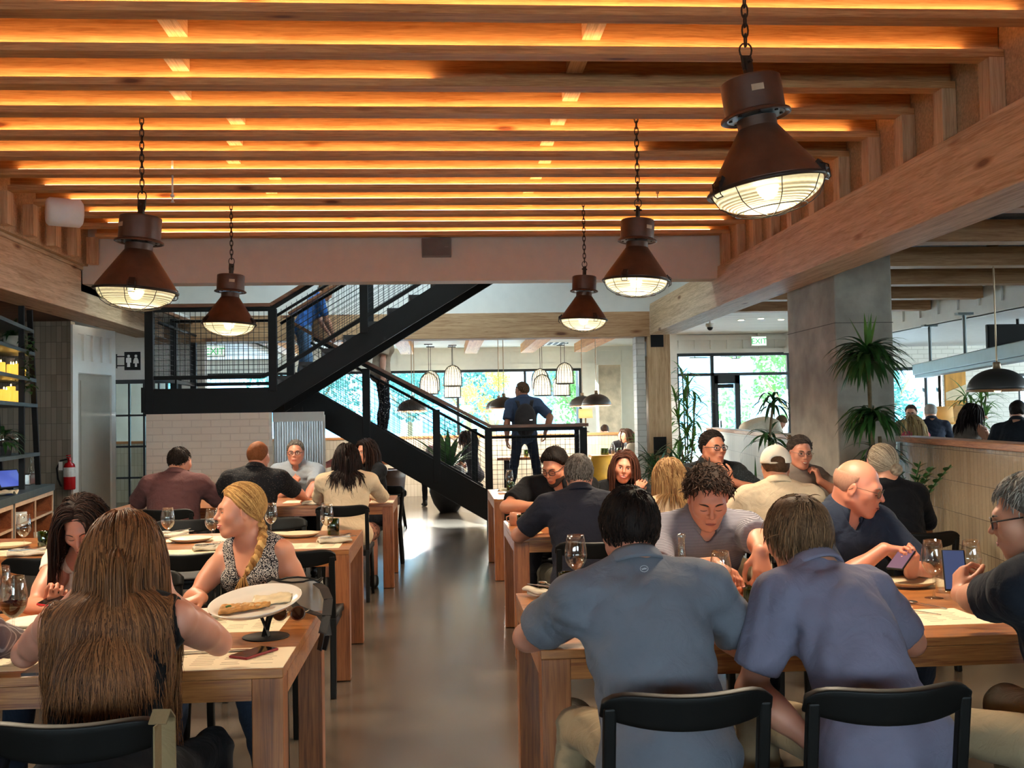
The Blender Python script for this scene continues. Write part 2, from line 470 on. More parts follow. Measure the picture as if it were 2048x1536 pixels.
MB().box(-1.54, .84, 12.66, 14.34, 5.445, 5.455).build('pane', M_glass, sk)
structure('wall_pier', MB().box(2.92, 3.06, 15.2, 15.44, 0, 2.69), M_wbrick, 'narrow white painted masonry pier beside the fir post', 'wall')

# --- left side
structure('ceiling_left', MB().box(-10, -4.18, -4, 12.6, 2.76, 2.86).box(-10, -4.18, 8.2, 8.45, 2.6, 2.76), W_brown, 'dark brown board ceiling over the left counter', 'ceiling')
structure('wall_left_tiled', MB().box(-10, -4.36, 12.6, 12.75, 0, 2.76), M_tileL, 'wall of grey upright stacked tiles behind the shelves', 'wall')
structure('wall_left', MB().box(-10.1, -10, -4, 24, 0, 5.4), M_white2, 'left outer wall', 'wall')
wl = structure('wall_left_panelled', MB().add([(-4.36,12.6,0),(-4.17,13.6,0),(-4.17,13.6,2.72),(-4.36,12.6,2.72),(-4.42,12.64,0),(-4.3,13.6,0),(-4.3,13.6,2.72),(-4.42,12.64,2.72)],
      [(0,1,2,3),(5,4,7,6),(4,0,3,7),(1,5,6,2),(3,2,6,7)]), M_white, 'white panelled wall end beside the tiled wall', 'wall')
def on_left_wall(t, z, d=0.0):
    # along the panelled wall: t 0..1, outwards d
    return Vector((-4.36+.19*t+d*.982, 12.6+1.0*t-d*.186, z))
def lw_board(t0, t1, z0, z1, d0, d1):
    vs = [on_left_wall(t, z, d) for d in (d0, d1) for (t, z) in ((t0, z0), (t1, z0), (t1, z1), (t0, z1))]
    return vs, [(0,3,2,1),(4,5,6,7),(0,1,5,4),(1,2,6,5),(2,3,7,6),(3,0,4,7)]
mb = MB()
for bd in ((0,.12,0,2.72),(.9,1,0,2.72),(.12,.9,2.15,2.3),(.12,.9,2.62,2.72),(.25,.3,2.3,2.62),(.46,.51,2.3,2.62),(.68,.73,2.3,2.62)):
    mb.add(*lw_board(*bd, 0.0, .025))
mb.build('panel_boards', M_white, wl)
MB().add(*lw_board(.13, .89, 0, 2.14, 0, .006)).build('door_panel', M_greypanel, wl)
MB().add(*lw_board(.2, .82, .1, 2.06, .006, .012)).build('door_panel', M_greypanel, wl)

# corridor to the restrooms and its glazed door
structure('wall_corridor', MB().box(-10, -5.15, 16.0, 16.15, 0, 3.0).box(-3.9, -3.55, 16.0, 16.15, 0, 2.2).box(-5.15, -3.55, 16.0, 16.15, 2.2, 3.0), M_white, 'white wall with a glazed door at the end of the corridor', 'wall')
dr = structure('door_1', MB().box(-5.15, -5.09, 15.98, 16.05, 0, 2.2).box(-3.96, -3.9, 15.98, 16.05, 0, 2.2).box(-5.15, -3.9, 15.98, 16.05, 2.14, 2.2).box(-5.15, -3.9, 15.98, 16.05, 0, .25), M_dkframe, 'black steel glazed door with small panes to the corridor', 'door')
mb = MB()
for x in (-4.9, -4.68, -4.46, -4.24): mb.box(x-.014, x+.014, 15.99, 16.04, .25, 2.14)
for z in (.72, 1.19, 1.66): mb.box(-5.09, -3.96, 15.99, 16.04, z-.014, z+.014)
mb.build('glazing_bars', M_dkframe, dr)
MB().box(-5.09, -3.96, 16.01, 16.02, .25, 2.14).build('pane', M_glass, dr)
MB().tube([(-4.3,15.93,.9),(-4.3,15.93,1.6)], .016, 8).box(-4.31,-4.29,15.93,15.99,.95,.98).box(-4.31,-4.29,15.93,15.99,1.52,1.55).build('handle', M_black, dr)
structure('ceiling_corridor', MB().box(-10, -3.55, 12.75, 24, 2.95, 3.05), M_white, 'white ceiling of the corridor', 'ceiling')

# --- right side: low ceiling with cross beams, frieze and bar ceiling
structure('ceiling_right', MB().box(3.5, 7.0, -4, 14.6, 3.17, 3.25), M_roughgrey, 'rough grey sprayed ceiling right of the big beam', 'ceiling')
structure('ceiling_right_boards', MB().box(3.5, 7.0, 14.6, 20.5, 3.14, 3.22), W_pale, 'white washed board ceiling before the shop front', 'ceiling')
for i, y in enumerate((14.2, 12.78, 11.36, 9.94, 8.52, 7.1, 5.68, 4.26)):
    structure('ceiling_beam', MB().box(3.5, 6.98, y, y+.2, 2.95, 3.14), W_beamX, 'reddish fir cross beam under the grey ceiling on the right', 'beam', bevel=.004, group='cross beams right of the big beam')
fz = structure('wall_right_frieze', MB().box(7.0, 7.08, -4, 20.5, 2.74, 3.3), M_white, 'white board and batten frieze along the bar', 'wall')
mb = MB()
for i in range(44): 
    y = -3.6+.55*i
    mb.box(6.97, 7.0, y, y+.05, 2.86, 3.1)
mb.box(6.965, 7.0, -4, 20.5, 2.74, 2.86).box(6.965, 7.0, -4, 20.5, 3.1, 3.17)
mb.build('battens', M_white, fz)
structure('ceiling_bar', MB().box(7.0, 16, -4, 20.5, 2.74, 2.8), plain('bluish_white_paint', '#dfe4ea', .6, var=.04), 'white ceiling over the bar', 'ceiling')
col = structure('trim_column', MB().box(3.6, 4.14, 9.17, 10.45, 0, 3.17), M_conc, 'grey board marked concrete column beside the half wall', 'column', bevel=.012)
for z in (.75, 2.32): MB().box(3.597, 4.143, 9.167, 10.453, z, z+.006).build('pour_joint', plain('dark_joint', '#55534f', .9), col)

# --- half walls with timber caps (a slight angle to the room)
def half_wall(name, p0, p1, th, z, label, catcap, tile):
    d = Vector((p1[0]-p0[0], p1[1]-p0[1], 0)); L = d.length; ang = math.atan2(d.y, d.x)
    o = thing(name, label, 'half wall', (p0[0], p0[1], 0), ang, kind='structure')
    MB().box(0, L, 0, -th, 0, z-.05).build('tiled_face', tile, o)
    MB().box(-.03, L+.03, -.03, -th+.03, z-.05, z).build('timber_cap', W_capx, o, bevel=.006)
    return o
M_tileRx = tiled('stacked_cream_tile_run', '#b9a78c', '#a69479', '#66594a', .075, .24, .0025, 'XZ', .16, wob=1.2)
half_wall('wall_right_low', (4.24, 9.4), (3.2, 3.3), -.16, 1.28, 'half wall of cream stacked tiles with a timber cap right of the column', 'wall', M_tileRx)
half_wall('wall_right_low_back', (4.97, 19.0), (3.75, 10.9), -.16, 1.28, 'half wall of white stacked tiles with a timber cap behind the column', 'wall', tiled('stacked_white_tile_run', '#e6e1d2', '#dcd6c6', '#a49c8c', .066, .24, .0025, 'XZ', .35, wob=.8))
half_wall('wall_back_low', (-7.0, 20.9), (4.4, 20.55), -.16, 1.2, 'long half wall with timber cap below the back windows', 'wall', M_tileB)

# --- back dining room
structure('ceiling_back', MB().box(-10, 4.6, 15.6, 24, 3.16, 3.24), W_pale, 'white washed board ceiling of the back dining room', 'ceiling')
structure('ceiling_right_back', MB().box(4.6, 7.0, 20.5, 24.2, 3.14, 3.22), W_pale, 'white boards over the shop front porch', 'ceiling')
W_obeam = wood('orange_fir', '#b8783c', '#e0a765', 'Y', .6, 1)
for x in (-5.65, -4.4, -3.15, -1.93, -.7, .7, 1.95, 3.15):
    structure('ceiling_beam', MB().box(x-.14, x+.14, 15.6, 22.9, 2.97, 3.16), W_obeam, 'orange fir beam under the back dining room ceiling', 'beam', bevel=.004, group='beams of the back dining room')
fz = structure('wall_back', MB().box(-10, 4.6, 23.9, 24.05, 2.66, 3.3).box(-10, -6.2, 23.9, 24.05, 0, 2.66).box(3.3, 4.6, 23.9, 24.05, 0, 2.66).box(-6.2, 3.3, 23.9, 24.05, 0, .75), M_white, 'white back wall with a board and batten frieze over the windows', 'wall')
mb = MB()
for i in range(22): mb.box(-9.4+.65*i, -9.33+.65*i, 23.87, 23.9, 2.78, 3.08)
mb.box(-10, 4.55, 23.86, 23.9, 2.68, 2.78).box(-10, 4.55, 23.86, 23.9, 3.06, 3.16)
mb.build('battens', M_white, fz)
def window(name, x0, x1, y, z0, z1, mull, trans, label, fr=.06, axis='x'):
    o = thing(name, label, 'window', (0, 0, 0), 0, kind='structure')
    def bx(mb, a, b_, c, d_, y0=-.04, y1=.04):
        if axis == 'x': mb.box(a, b_, y+y0, y+y1, c, d_)
        else: mb.box(y+y0, y+y1, a, b_, c, d_)
    mb = MB(); bx(mb, x0, x1, z0, z0+fr); bx(mb, x0, x1, z1-fr, z1); bx(mb, x0, x0+fr, z0+fr, z1-fr); bx(mb, x1-fr, x1, z0+fr, z1-fr)
    mb.build('window_frame', M_dkframe, o)
    mb = MB()
    for m_ in mull: bx(mb, m_-fr/2, m_+fr/2, z0+fr, z1-fr)
    for t in trans: bx(mb, x0+fr, x1-fr, t-fr/2, t+fr/2)
    if mull or trans: mb.build('mullions', M_dkframe, o)
    mb = MB(); bx(mb, x0+fr, x1-fr, z0+fr, z1-fr, -.004, .004); mb.build('pane', M_glass, o)
    return o
window('window_1', -6.2, 3.3, 23.97, .75, 2.66, (-3.6, -1.62, .42, 1.98), (), 'long back window of the dining room looking onto trees')
structure('wall_right_jog', MB().box(4.6, 4.75, 23.3, 24.05, 0, 3.2).box(4.6, 4.75, 20.5, 23.3, 2.75, 3.2).box(4.6, 4.75, 20.5, 23.3, 0, .6).box(4.6,4.75,20.4,20.6,0,3.2), M_white, 'short white side wall with a tall window', 'wall')
window('window_2', 20.6, 23.3, 4.67, .6, 2.75, (21.9,), (), 'tall side window beside the concrete pillar', axis='y')
cb = structure('trim_column_back', MB().box(3.5, 4.0, 22.6, 23.1, 0, 2.66), M_conc2, 'rough pale concrete column before the back wall', 'column', bevel=.01)
fz = structure('wall_front', MB().box(4.75, 7.1, 20.5, 20.65, 2.76, 3.3).box(7.1, 8.95, 20.5, 20.65, 2.95, 3.3), M_white, 'white frieze over the shop front glass', 'wall')
mb = MB()
for i in range(9): mb.box(4.8+.33*i, 4.84+.33*i, 20.47, 20.5, 2.84, 3.02)
mb.box(4.75, 7.1, 20.46, 20.5, 2.76, 2.84).box(4.75, 7.1, 20.46, 20.5, 3.02, 3.12)
mb.build('battens', M_white, fz)
window('window_3', 4.75, 7.1, 20.57, .05, 2.76, (5.5,), (2.33,), 'shop front glazing beside the entrance')
window('window_4', 7.1, 9.0, 20.57, .05, 2.95, (8.0,), (2.33,), 'shop front glazing right of the entrance')
d2 = structure('door_2', MB().box(5.53, 5.6, 20.5, 20.56, 0, 2.3).box(5.95, 6.05, 20.5, 20.56, 0, 2.3).box(5.53, 6.05, 20.5, 20.56, 2.14, 2.3).box(5.53, 6.05, 20.5, 20.56, 0, .2), M_dkframe, 'dark framed glass entrance door', 'door')
MB().box(5.6, 5.9, 20.44, 20.5, 2.05, 2.13).build('door_closer', M_black, d2)
MB().box(5.6, 5.95, 20.525, 20.535, .2, 2.14).build('pane', M_glass, d2)
MB().tube([(5.63,20.46,.9),(5.63,20.46,1.4)], .015).build('handle', M_black, d2)
structure('wall_bar_back', MB().box(9.55, 11.0, 19.0, 19.15, 0, 2.74).box(11.0, 15, 19.0, 19.15, 2.2, 2.74).box(11.0, 15, 19.0, 19.15, 0, .8).box(15, 16, 19.0, 19.15, 0, 2.74).box(8.1, 9.55, 19.0, 19.15, 2.35, 2.74).box(7.0,8.1,19.0,19.15,2.45,2.74), M_wbrick, 'white painted brick wall at the end of the bar', 'wall')
window('window_9', 11.0, 15, 19.07, .8, 2.2, (12.3, 13.6), (), 'wide window behind the bar on the right edge')
window('window_5', 8.1, 9.5, 19.07, .6, 2.35, (9.2,), (), 'window at the end of the bar')
structure('wall_right', MB().box(15.9, 16, -4, 6, 0, 3.3).box(15.9, 16, 18, 20.5, 0, 3.3).box(15.9, 16, 6, 18, 2.6, 3.3).box(15.9,16,6,18,0,.8), M_white, 'right outer wall of the bar', 'wall')
window('fill_window_6', 6, 18, 15.95, .8, 2.6, (8, 10, 12, 14, 16), (), 'unseen window in the right outer wall, widened to light the bar', axis='y')  # out of view, made wide to bring more light into the bar
# the wall behind the camera; its unseen windows are added for fill light
structure('wall_behind', MB().box(-10, 16, -4.1, -4, 0, 1.4).box(-10, 16, -4.1, -4, 2.3, 4).box(-10, -6, -4.1, -4, 1.4, 2.3).box(6, 16, -4.1, -4, 1.4, 2.3).box(-.4, .4, -4.1, -4, 1.4, 2.3), M_white2, 'wall behind the camera with added windows', 'wall')
window('fill_window_7', -6, -.4, -4.05, 1.4, 2.3, (-4.2, -2.3), (), 'unseen window added to light the left tables from behind')
window('fill_window_8', .4, 6, -4.05, 1.4, 2.3, (2.3, 4.2), (), 'unseen window added to light the right tables from behind')

# --- brick block and corrugated metal below the stair landing
structure('wall_stair_base', MB().box(-3.6, -2.11, 13.0, 13.25, 0, 1.64).box(-3.6, -3.4, 13.25, 15.4, 0, 1.64), M_brick, 'painted brick wall below the stair landing', 'wall')
mb = MB()
P = []
for i in range(61):
    x = -2.1+.62*i/60
    P.append((x, 13.3+.18*max(0, (x+1.72))/.24*0 + .012*math.copysign(1, math.sin(i*1.05))*min(1, abs(math.sin(i*1.05))*1.6)))
for z0, z1 in ((0, 1.52),):
    b0 = len(mb.v)
    for (x, y) in P: mb.v.append((x, y, z0)); mb.v.append((x, y, z1))
    for i in range(60): mb.f.append((b0+2*i, b0+2*i+2, b0+2*i+3, b0+2*i+1))
o = structure('wall_corrugated', mb, plain('galvanised_sheet', '#c3c8cb', .35, .6, var=.12, scale=6), 'white grey corrugated metal sheet wall under the stairs', 'wall')
o.modifiers.new('s', 'SOLIDIFY').thickness = .01
MB().box(-2.11, -1.47, 13.27, 13.33, 1.52, 1.64).box(-1.49, -1.46, 13.29, 13.33, 0, 1.6).build('metal_trim', M_white2, o)

# ================================================================ outside
structure('ground_outside', MB().box(-60, 80, 24.1, 95, -.2, -.06), plain('pavement', '#b9bdc0', .9, var=.12, scale=1), 'pale pavement outside the windows', 'ground')
structure('ground_outside', MB().box(-60, 80, -50, -4.1, -.2, -.06), plain('pavement', '#b9bdc0', .9), 'pavement behind the restaurant', 'ground')
# ================================================================ staircase
W_rail = wood('stair_rail_oak', '#5b3520', '#8d5733', 'X', .4, 1.4, knots=False)
M_wire = plain('black_wire', '#17171a', .5, .3, var=.05)
st = thing('staircase', 'black steel staircase with wire mesh railings, wood handrail and a half landing', 'staircase', (-2.1, 13, 0))
ST0 = Vector((-2.1, 13, 0))
def spart(mb, name, mat, bevel=0.0, smooth=False):
    mb.v = [(v[0]-ST0.x, v[1]-ST0.y, v[2]-ST0.z) for v in mb.v]
    return mb.build(name, mat, st, bevel=bevel, smooth=smooth)
TAN = .605
def plate(poly, y0, y1):
    """stringer: polygon in x,z (counter-clockwise seen from -y)"""
    mb = MB(); n = len(poly)
    for y in (y0, y1):
        for (x, z) in poly: mb.v.append((x, y, z))
    mb.f.append(tuple(range(n))); mb.f.append(tuple(range(2*n-1, n-1, -1)))
    for k in range(n): mb.f.append((k, n+k, n+(k+1) % n, (k+1) % n))
    return mb
# upper flight: near stringer joined to the landing edge
up = lambda x: 1.93+TAN*(x+2.05)
XT = 1.6
poly = [(-3.6,1.64),(-2.1,1.64),(XT, 1.64+TAN*(XT+2.1)),(XT, up(XT)+.09),(-2.05,1.95),(-3.6,1.95)]
spart(plate(poly, 13.0, 13.06), 'stringer', M_black, .004)
poly2 = [(-2.1,1.64),(XT,1.64+TAN*(XT+2.1)),(XT,up(XT)+.09),(-2.05,1.95)]
spart(plate(poly2, 14.12, 14.18), 'stringer', M_black, .004)
M_tread = plain('stair_tread', '#2a2a2c', .5, var=.15)
for i in range(13):
    x = -2.02+.275*i; z = 1.93+.166*(i+1)
    if x+.3 > XT: break
    mb = MB().box(x, x+.3, 13.06, 14.12, z-.045, z)
    spart(mb, 'tread', M_tread)
    spart(MB().box(x, x+.012, 13.06, 14.12, z-.166, z-.045), 'riser', M_tread)
# half landing
spart(MB().box(-3.6, -2.05, 13.06, 15.3, 1.86, 1.93), 'landing_floor', M_tread)
spart(MB().box(-3.66, -3.6, 13.0, 15.36, 1.66, 1.97), 'landing_edge', M_black)
spart(MB().box(-3.6, -2.0, 15.3, 15.36, 1.66, 1.97), 'landing_edge', M_black)
spart(MB().box(-1.98, -1.84, 14.02, 14.14, 0, 1.72), 'support_column', M_black)
# lower flight
lo = lambda x: 1.93-TAN*(x+2.0)
XB = .62
polyl = [(-2.1,1.66),(-1.86,1.60),(XB,.115),(XB,.55),(-1.95,2.06),(-2.1,2.06)]
spart(plate(polyl, 14.2, 14.26), 'stringer', M_black, .004)
spart(plate(polyl, 15.24, 15.3), 'stringer', M_black, .004)
for i in range(9):
    x = -1.98+.285*i; z = 1.93-.172*(i+1)
    spart(MB().box(x, x+.3, 14.26, 15.24, z-.045, z), 'tread', M_tread)
# low landing at the foot
spart(MB().box(XB, 2.04, 14.2, 15.3, .3, .36), 'landing_floor', M_tread)
spart(MB().box(XB, 2.04, 14.2, 14.26, 0, .36).box(1.98, 2.04, 14.26, 15.0, 0, .36), 'landing_edge', M_black)
# posts
def post_at(x, y, z0, z1, w=.085): spart(MB().box(x-w/2, x+w/2, y-w/2, y+w/2, z0, z1), 'post', M_black, .004)
YN = 13.03
post_at(-3.56, YN, 1.64, 2.95, .1)
post_at(-2.06, YN, 1.9, 2.93, .1)
post_at(-.93, YN, up(-.93), up(-.93)+1.02, .1)
post_at(.25, YN, up(.25), up(.25)+1.02, .1)
post_at(-.93, 14.15, up(-.93), up(-.93)+1.02, .1)
post_at(-2.0, 14.15, 1.9, 2.93, .1)
post_at(-3.56, 14.2, 1.9, 2.93); post_at(-3.56, 15.32, 1.9, 2.93); post_at(-2.4, 15.32, 1.9, 2.93)
YL = 14.23
for x in (-1.0, -.05): post_at(x, YL, lo(x)-.1, lo(x)+.9, .1)
post_at(.66, YL, .3, 1.37, .1); post_at(.5, 15.27, .3, 1.37, .09)
post_at(1.97, YL, .0, 1.37, .1); post_at(1.99, 14.95, .0, 1.37, .09)
# wooden handrails
def railbar(pts, w=.09, h=.045, mat=W_rail, name='handrail'):
    mb = MB()
    for a, c in zip(pts[:-1], pts[1:]): mb.bar(a, c, w, h)
    spart(mb, name, mat, .004)
ZR = 2.975
railbar([(-3.62,YN,ZR),(-2.08,YN,ZR),(XT,YN,ZR+TAN*(XT+2.08))])
railbar([(-2.02,14.15,ZR),(XT,14.15,ZR+TAN*(XT+2.02))])
railbar([(-3.56,13.0,ZR),(-3.56,15.36,ZR),(-2.0,15.36,ZR)])
railbar([(-2.0,YL,ZR-.1),(-1.62,YL,lo(-1.62)+.95),(.69,YL,1.405),(2.02,YL,1.405)], .1, .045)
railbar([(2.0,YL,1.405),(2.0,14.98,1.405)], .1, .045)
railbar([(-1.9,15.27,lo(-1.9)+.95),(.6,15.27,1.405)])
# steel flats under the handrails and at the foot of the mesh
def flats(pts): railbar(pts, .045, .05, M_black, 'rail_flat')
flats([(-3.56,YN,ZR-.05),(-2.08,YN,ZR-.05),(XT,YN,ZR-.05+TAN*(XT+2.08))])
flats([(-3.56,YN,2.085),(-2.2,YN,2.085),(-2.0,YN,2.16),(XT,YN,2.16+TAN*(XT+2.0))])
flats([(-1.7,YL,lo(-1.7)+.9),(.66,YL,1.36),(1.97,YL,1.36)])
flats([(-1.7,YL,lo(-1.7)+.16),(.62,YL,.52)]); flats([(.66,YL,.46),(1.97,YL,.46)])
flats([(-3.56,13.0,2.085),(-3.56,15.36,2.085)]); flats([(-3.56,15.32,2.085),(-2.0,15.32,2.085)])
flats([(2.0,YL,.46),(2.0,14.98,.46)])
# round grab rails
def tube_rail(pts): spart(MB().tube(pts, .019, 8), 'grab_rail', M_black, smooth=True)
tube_rail([(-3.3,13.1,2.79),(-2.12,13.1,2.79),(XT,13.1,2.79+TAN*(XT+2.12))])
tube_rail([(-3.48,13.15,2.78),(-3.48,15.2,2.78)])
tube_rail([(-2.12,14.06,2.84),(XT,14.06,2.84+TAN*(XT+2.12))])
tube_rail([(-1.75,14.32,lo(-1.75)+.82),(.62,14.32,1.25),(1.9,14.32,1.25)])
# welded wire mesh
def mesh_panel(p0, p1, zb0, zt0, zb1, zt1, step=.066):
    """panel between two posts; bottom/top heights at each end"""
    mb = MB(); p0 = Vector(p0); p1 = Vector(p1); L = (p1-p0).length; n = max(2, int(round(L/step)))
    r = .0028
    for i in range(1, n):
        t = i/n; p = p0.lerp(p1, t)
        mb.bar((p.x, p.y, zb0+(zb1-zb0)*t), (p.x, p.y, zt0+(zt1-zt0)*t), 2*r, 2*r)
    m = max(2, int(round((zt0-zb0)/step)))
    for j in range(1, m):
        t = j/m
        mb.bar((p0.x, p0.y, zb0+(zt0-zb0)*t), (p1.x, p1.y, zb1+(zt1-zb1)*t), 2*r, 2*r)
    spart(mb, 'wire_mesh', M_wire)
mesh_panel((-3.52,YN,0),(-2.1,YN,0),2.1,2.9,2.1,2.9)
for a, c in ((-2.02,-.98),(-.88,.2),(.3,1.55)):
    za = 2.16+TAN*(a+2.0); zc = 2.16+TAN*(c+2.0)
    mesh_panel((a,YN,0),(c,YN,0),za,za+.74,zc,zc+.74)
    mesh_panel((a,14.15,0),(c,14.15,0),za,za+.74,zc,zc+.74)
mesh_panel((-3.56,13.08,0),(-3.56,14.16,0),2.1,2.9,2.1,2.9); mesh_panel((-3.56,14.24,0),(-3.56,15.28,0),2.1,2.9,2.1,2.9)
mesh_panel((-3.52,15.32,0),(-2.44,15.32,0),2.1,2.9,2.1,2.9)
for a, c in ((-1.7,-1.05),(-.95,-.1),(0,.61)):
    za = lo(a)+.16; zc = lo(c)+.16
    mesh_panel((a,YL,0),(c,YL,0),za,za+.72,zc,zc+.72)
    mesh_panel((a,15.27,0),(c,15.27,0),za,za+.72,zc,zc+.72)
mesh_panel((.71,YL,0),(1.92,YL,0),.48,1.34,.48,1.34)
mesh_panel((2.0,14.28,0),(2.0,14.9,0),.48,1.34,.48,1.34)

# ================================================================ industrial pendant lamps
M_rust = plain('brown_enamel', '#5c3f30', .42, .3, var=.3, scale=9, bump=.08, bscale=40)
M_rustd = plain('dark_enamel', '#2e241f', .5, .4, var=.3, scale=20)
M_chain = plain('old_chain', '#40352c', .5, .6, var=.2)
M_reflector = plain('lamp_reflector', '#d9d4c4', .35, .2, var=.05)
M_lens, nt, b = new_mat('ribbed_lamp_glass')
nt.nodes.remove(b)
tr = N(nt, 'ShaderNodeBsdfTransparent'); tr.inputs['Color'].default_value = (.9, .95, .82, 1)
tl = N(nt, 'ShaderNodeBsdfTranslucent'); tl.inputs['Color'].default_value = (.95, .93, .75, 1)
gl = N(nt, 'ShaderNodeBsdfGlossy'); gl.inputs['Roughness'].default_value = .12
tc = N(nt, 'ShaderNodeTexCoord'); wv = N(nt, 'ShaderNodeTexWave', wave_type='RINGS', rings_direction='Z'); wv.inputs['Scale'].default_value = 22; wv.inputs['Distortion'].default_value = .3
nt.links.new(tc.outputs['Object'], wv.inputs['Vector'])
m1 = N(nt, 'ShaderNodeMixShader'); m2 = N(nt, 'ShaderNodeMixShader'); m2.inputs['Fac'].default_value = .1
cr = N(nt, 'ShaderNodeMapRange'); cr.inputs['To Min'].default_value = .35; cr.inputs['To Max'].default_value = .75
nt.links.new(wv.outputs['Fac'], cr.inputs['Value']); nt.links.new(cr.outputs[0], m1.inputs['Fac'])
bp = N(nt, 'ShaderNodeBump'); bp.inputs['Strength'].default_value = .5; bp.inputs['Distance'].default_value = .01
nt.links.new(wv.outputs['Fac'], bp.inputs['Height'])
for s in (tl, gl): nt.links.new(bp.outputs['Normal'], s.inputs['Normal'])
nt.links.new(tr.outputs[0], m1.inputs[1]); nt.links.new(tl.outputs[0], m1.inputs[2])
nt.links.new(m1.outputs[0], m2.inputs[1]); nt.links.new(gl.outputs[0], m2.inputs[2])
nt.links.new(m2.outputs[0], nt.nodes['Material Output'].inputs['Surface'])
M_bulb = emit('lamp_bulb', '#ffe2a6', 6)
M_tagp = plain('paper_tag', '#c9ad8c', .8)

def industrial_lamp(label, pos, s, tilt=0.0, turn=0.0, chain_top=3.5, first=False):
    """pos = centre of the rim; s = rim diameter / 0.48"""
    t = thing('industrial_pendant', label, 'pendant lamp', pos, 0, 'brown industrial pendants')
    R = .24*s
    Mt = roty(tilt) @ rotz(turn)
    def tf(mb): mb.v = [tuple(Mt @ Vector(v)) for v in mb.v]; return mb
    # shade: rim up to the neck, hollow
    prof = [(R*1.0,0),(R*1.01,.012*s),(R*.97,.03*s),(R*.37,.24*s),(R*.34,.25*s),(R*.34,.29*s),(R*.3,.29*s),(R*.3,.25*s),(R*.93,.02*s),(R*.96,.0)]
    tf(MB().lathe(prof, 40)).build('shade', M_rust, t, smooth=True).modifiers.new('e', 'EDGE_SPLIT').split_angle = math.radians(18)
    tf(MB().lathe([(R*.29,.24*s),(R*.9,.02*s),(R*.88,.02*s),(R*.28,.236*s)], 32)).build('reflector', M_reflector, t, smooth=True)
    # ballast housing with its flange
    cap = [(0,.457*s),(R*.47,.457*s),(R*.515,.45*s),(R*.52,.435*s),(R*.52,.315*s),(R*.6,.305*s),(R*.61,.295*s),(R*.58,.292*s),(R*.5,.305*s),(0,.305*s)]
    hs = tf(MB().lathe(cap, 36)).build('ballast_housing', M_rust, t, smooth=True); hs.modifiers.new('e', 'EDGE_SPLIT').split_angle = math.radians(35)
    tf(MB().lathe([(R*.05,.302*s),(R*.5,.302*s),(R*.5,.298*s),(R*.05,.298*s)], 30)).build('housing_underside', plain('zinc', '#9aa0a5', .4, .7), t)
    for k in range(8):
        a = k*PI/4+.2
        mb = MB().lathe([(0,.292*s),(.008*s,.293*s),(.008*s,.3*s)], 8, (R*.44*math.cos(a), R*.44*math.sin(a), 0))
        tf(mb).build('screw', M_rustd, t)
    a0 = -2.1
    mb = MB().obox((R*.523*math.cos(a0), R*.523*math.sin(a0), .39*s), .004*s, .05*s, .026*s, rotz(a0)); tf(mb).build('paper_tag', M_tagp, t)
    # rim ring
    ring = [(R*1.02*math.cos(2*PI*k/40), R*1.02*math.sin(2*PI*k/40), 0) for k in range(40)]
    tf(MB().tube(ring, .009*s, 8, closed=True)).build('rim', M_rustd, t, smooth=True)
    # bowl of ribbed glass
    bowl = []
    for i in range(13):
        a = (PI/2)*i/12
        bowl.append((R*.95*math.cos(a)+1e-6, -.105*s*math.sin(a)))
    tf(MB().lathe(bowl, 40)).build('glass_bowl', M_lens, t, smooth=True)
    bulb = tf(MB().ell((0,0,.02*s), .05*s, .05*s, .075*s)).build('bulb', M_bulb, t, smooth=True)
    # wire cage
    mb = MB()
    for k in range(4):
        a = k*PI/4+.3; pts = []
        for i in range(15):
            u = -1+2*i/14
            pts.append((R*1.02*u*math.cos(a), R*1.02*u*math.sin(a), -.122*s*math.sqrt(max(0, 1-u*u))))
        mb.tube(pts, .0022*s, 5)
    rr = R*.62
    mb.tube([(rr*math.cos(2*PI*k/28), rr*math.sin(2*PI*k/28), -.098*s) for k in range(28)], .0022*s, 5, closed=True)
    tf(mb).build('wire_cage', M_rustd, t, smooth=True)
    # three clips
    for k in range(3):
        a = -1.1+k*2*PI/3
        M = rotz(a)
        mb = MB().obox(M @ Vector((R*.99,0,.03*s)), .02*s, .035*s, .05*s, M @ roty(-.6))
        mb.tube([M @ Vector(p) for p in ((R*1.0,-.022*s,.04*s),(R*1.07,-.022*s,.03*s),(R*1.08,-.022*s,-.02*s),(R*1.03,-.02*s,-.03*s),(R*1.03,.02*s,-.03*s),(R*1.08,.022*s,-.02*s),(R*1.07,.022*s,.03*s),(R*1.0,.022*s,.04*s))], .003*s, 5)
        tf(mb).build('clip', M_rustd, t)
    # hanger bracket and shackle
    mb = MB().box(-.018*s,.018*s,-.012*s,.012*s,.45*s,.55*s).box(-.026*s,.026*s,-.006*s,.006*s,.5*s,.56*s).tube([(0,-.03*s,.53*s),(0,.03*s,.53*s)], .008*s, 8)
    tf(mb).build('hanger_bracket', M_chain, t, bevel=.002)
    top = Mt @ Vector((0,0,.56*s))
    lk = MB()
    def link(c, ln, wd, r, flat):
        pts = []
        for i in range(12):
            a = 2*PI*i/12
            x = wd*math.cos(a); zz = ln*math.sin(a)
            zz = max(-ln, min(ln, zz*1.25))
            pts.append((c[0]+(x if flat else 0), c[1]+(0 if flat else x), c[2]+zz))
        lk.tube(pts, r, 5, closed=True)
    link((top.x, top.y, top.z+.022*s), .028*s, .026*s, .004*s, True)
    z = top.z+.065*s; i = 0
    while z+pos[2] < chain_top:
        link((top.x, top.y, z), .027, .013, .0042, i % 2 == 1); z += .042; i += 1
    lk.build('chain', M_chain, t, smooth=True)
    li = bpy.data.lights.new('lamp_light', 'POINT'); li.energy = 4.5; li.color = (1, .86, .6); li.shadow_soft_size = .05
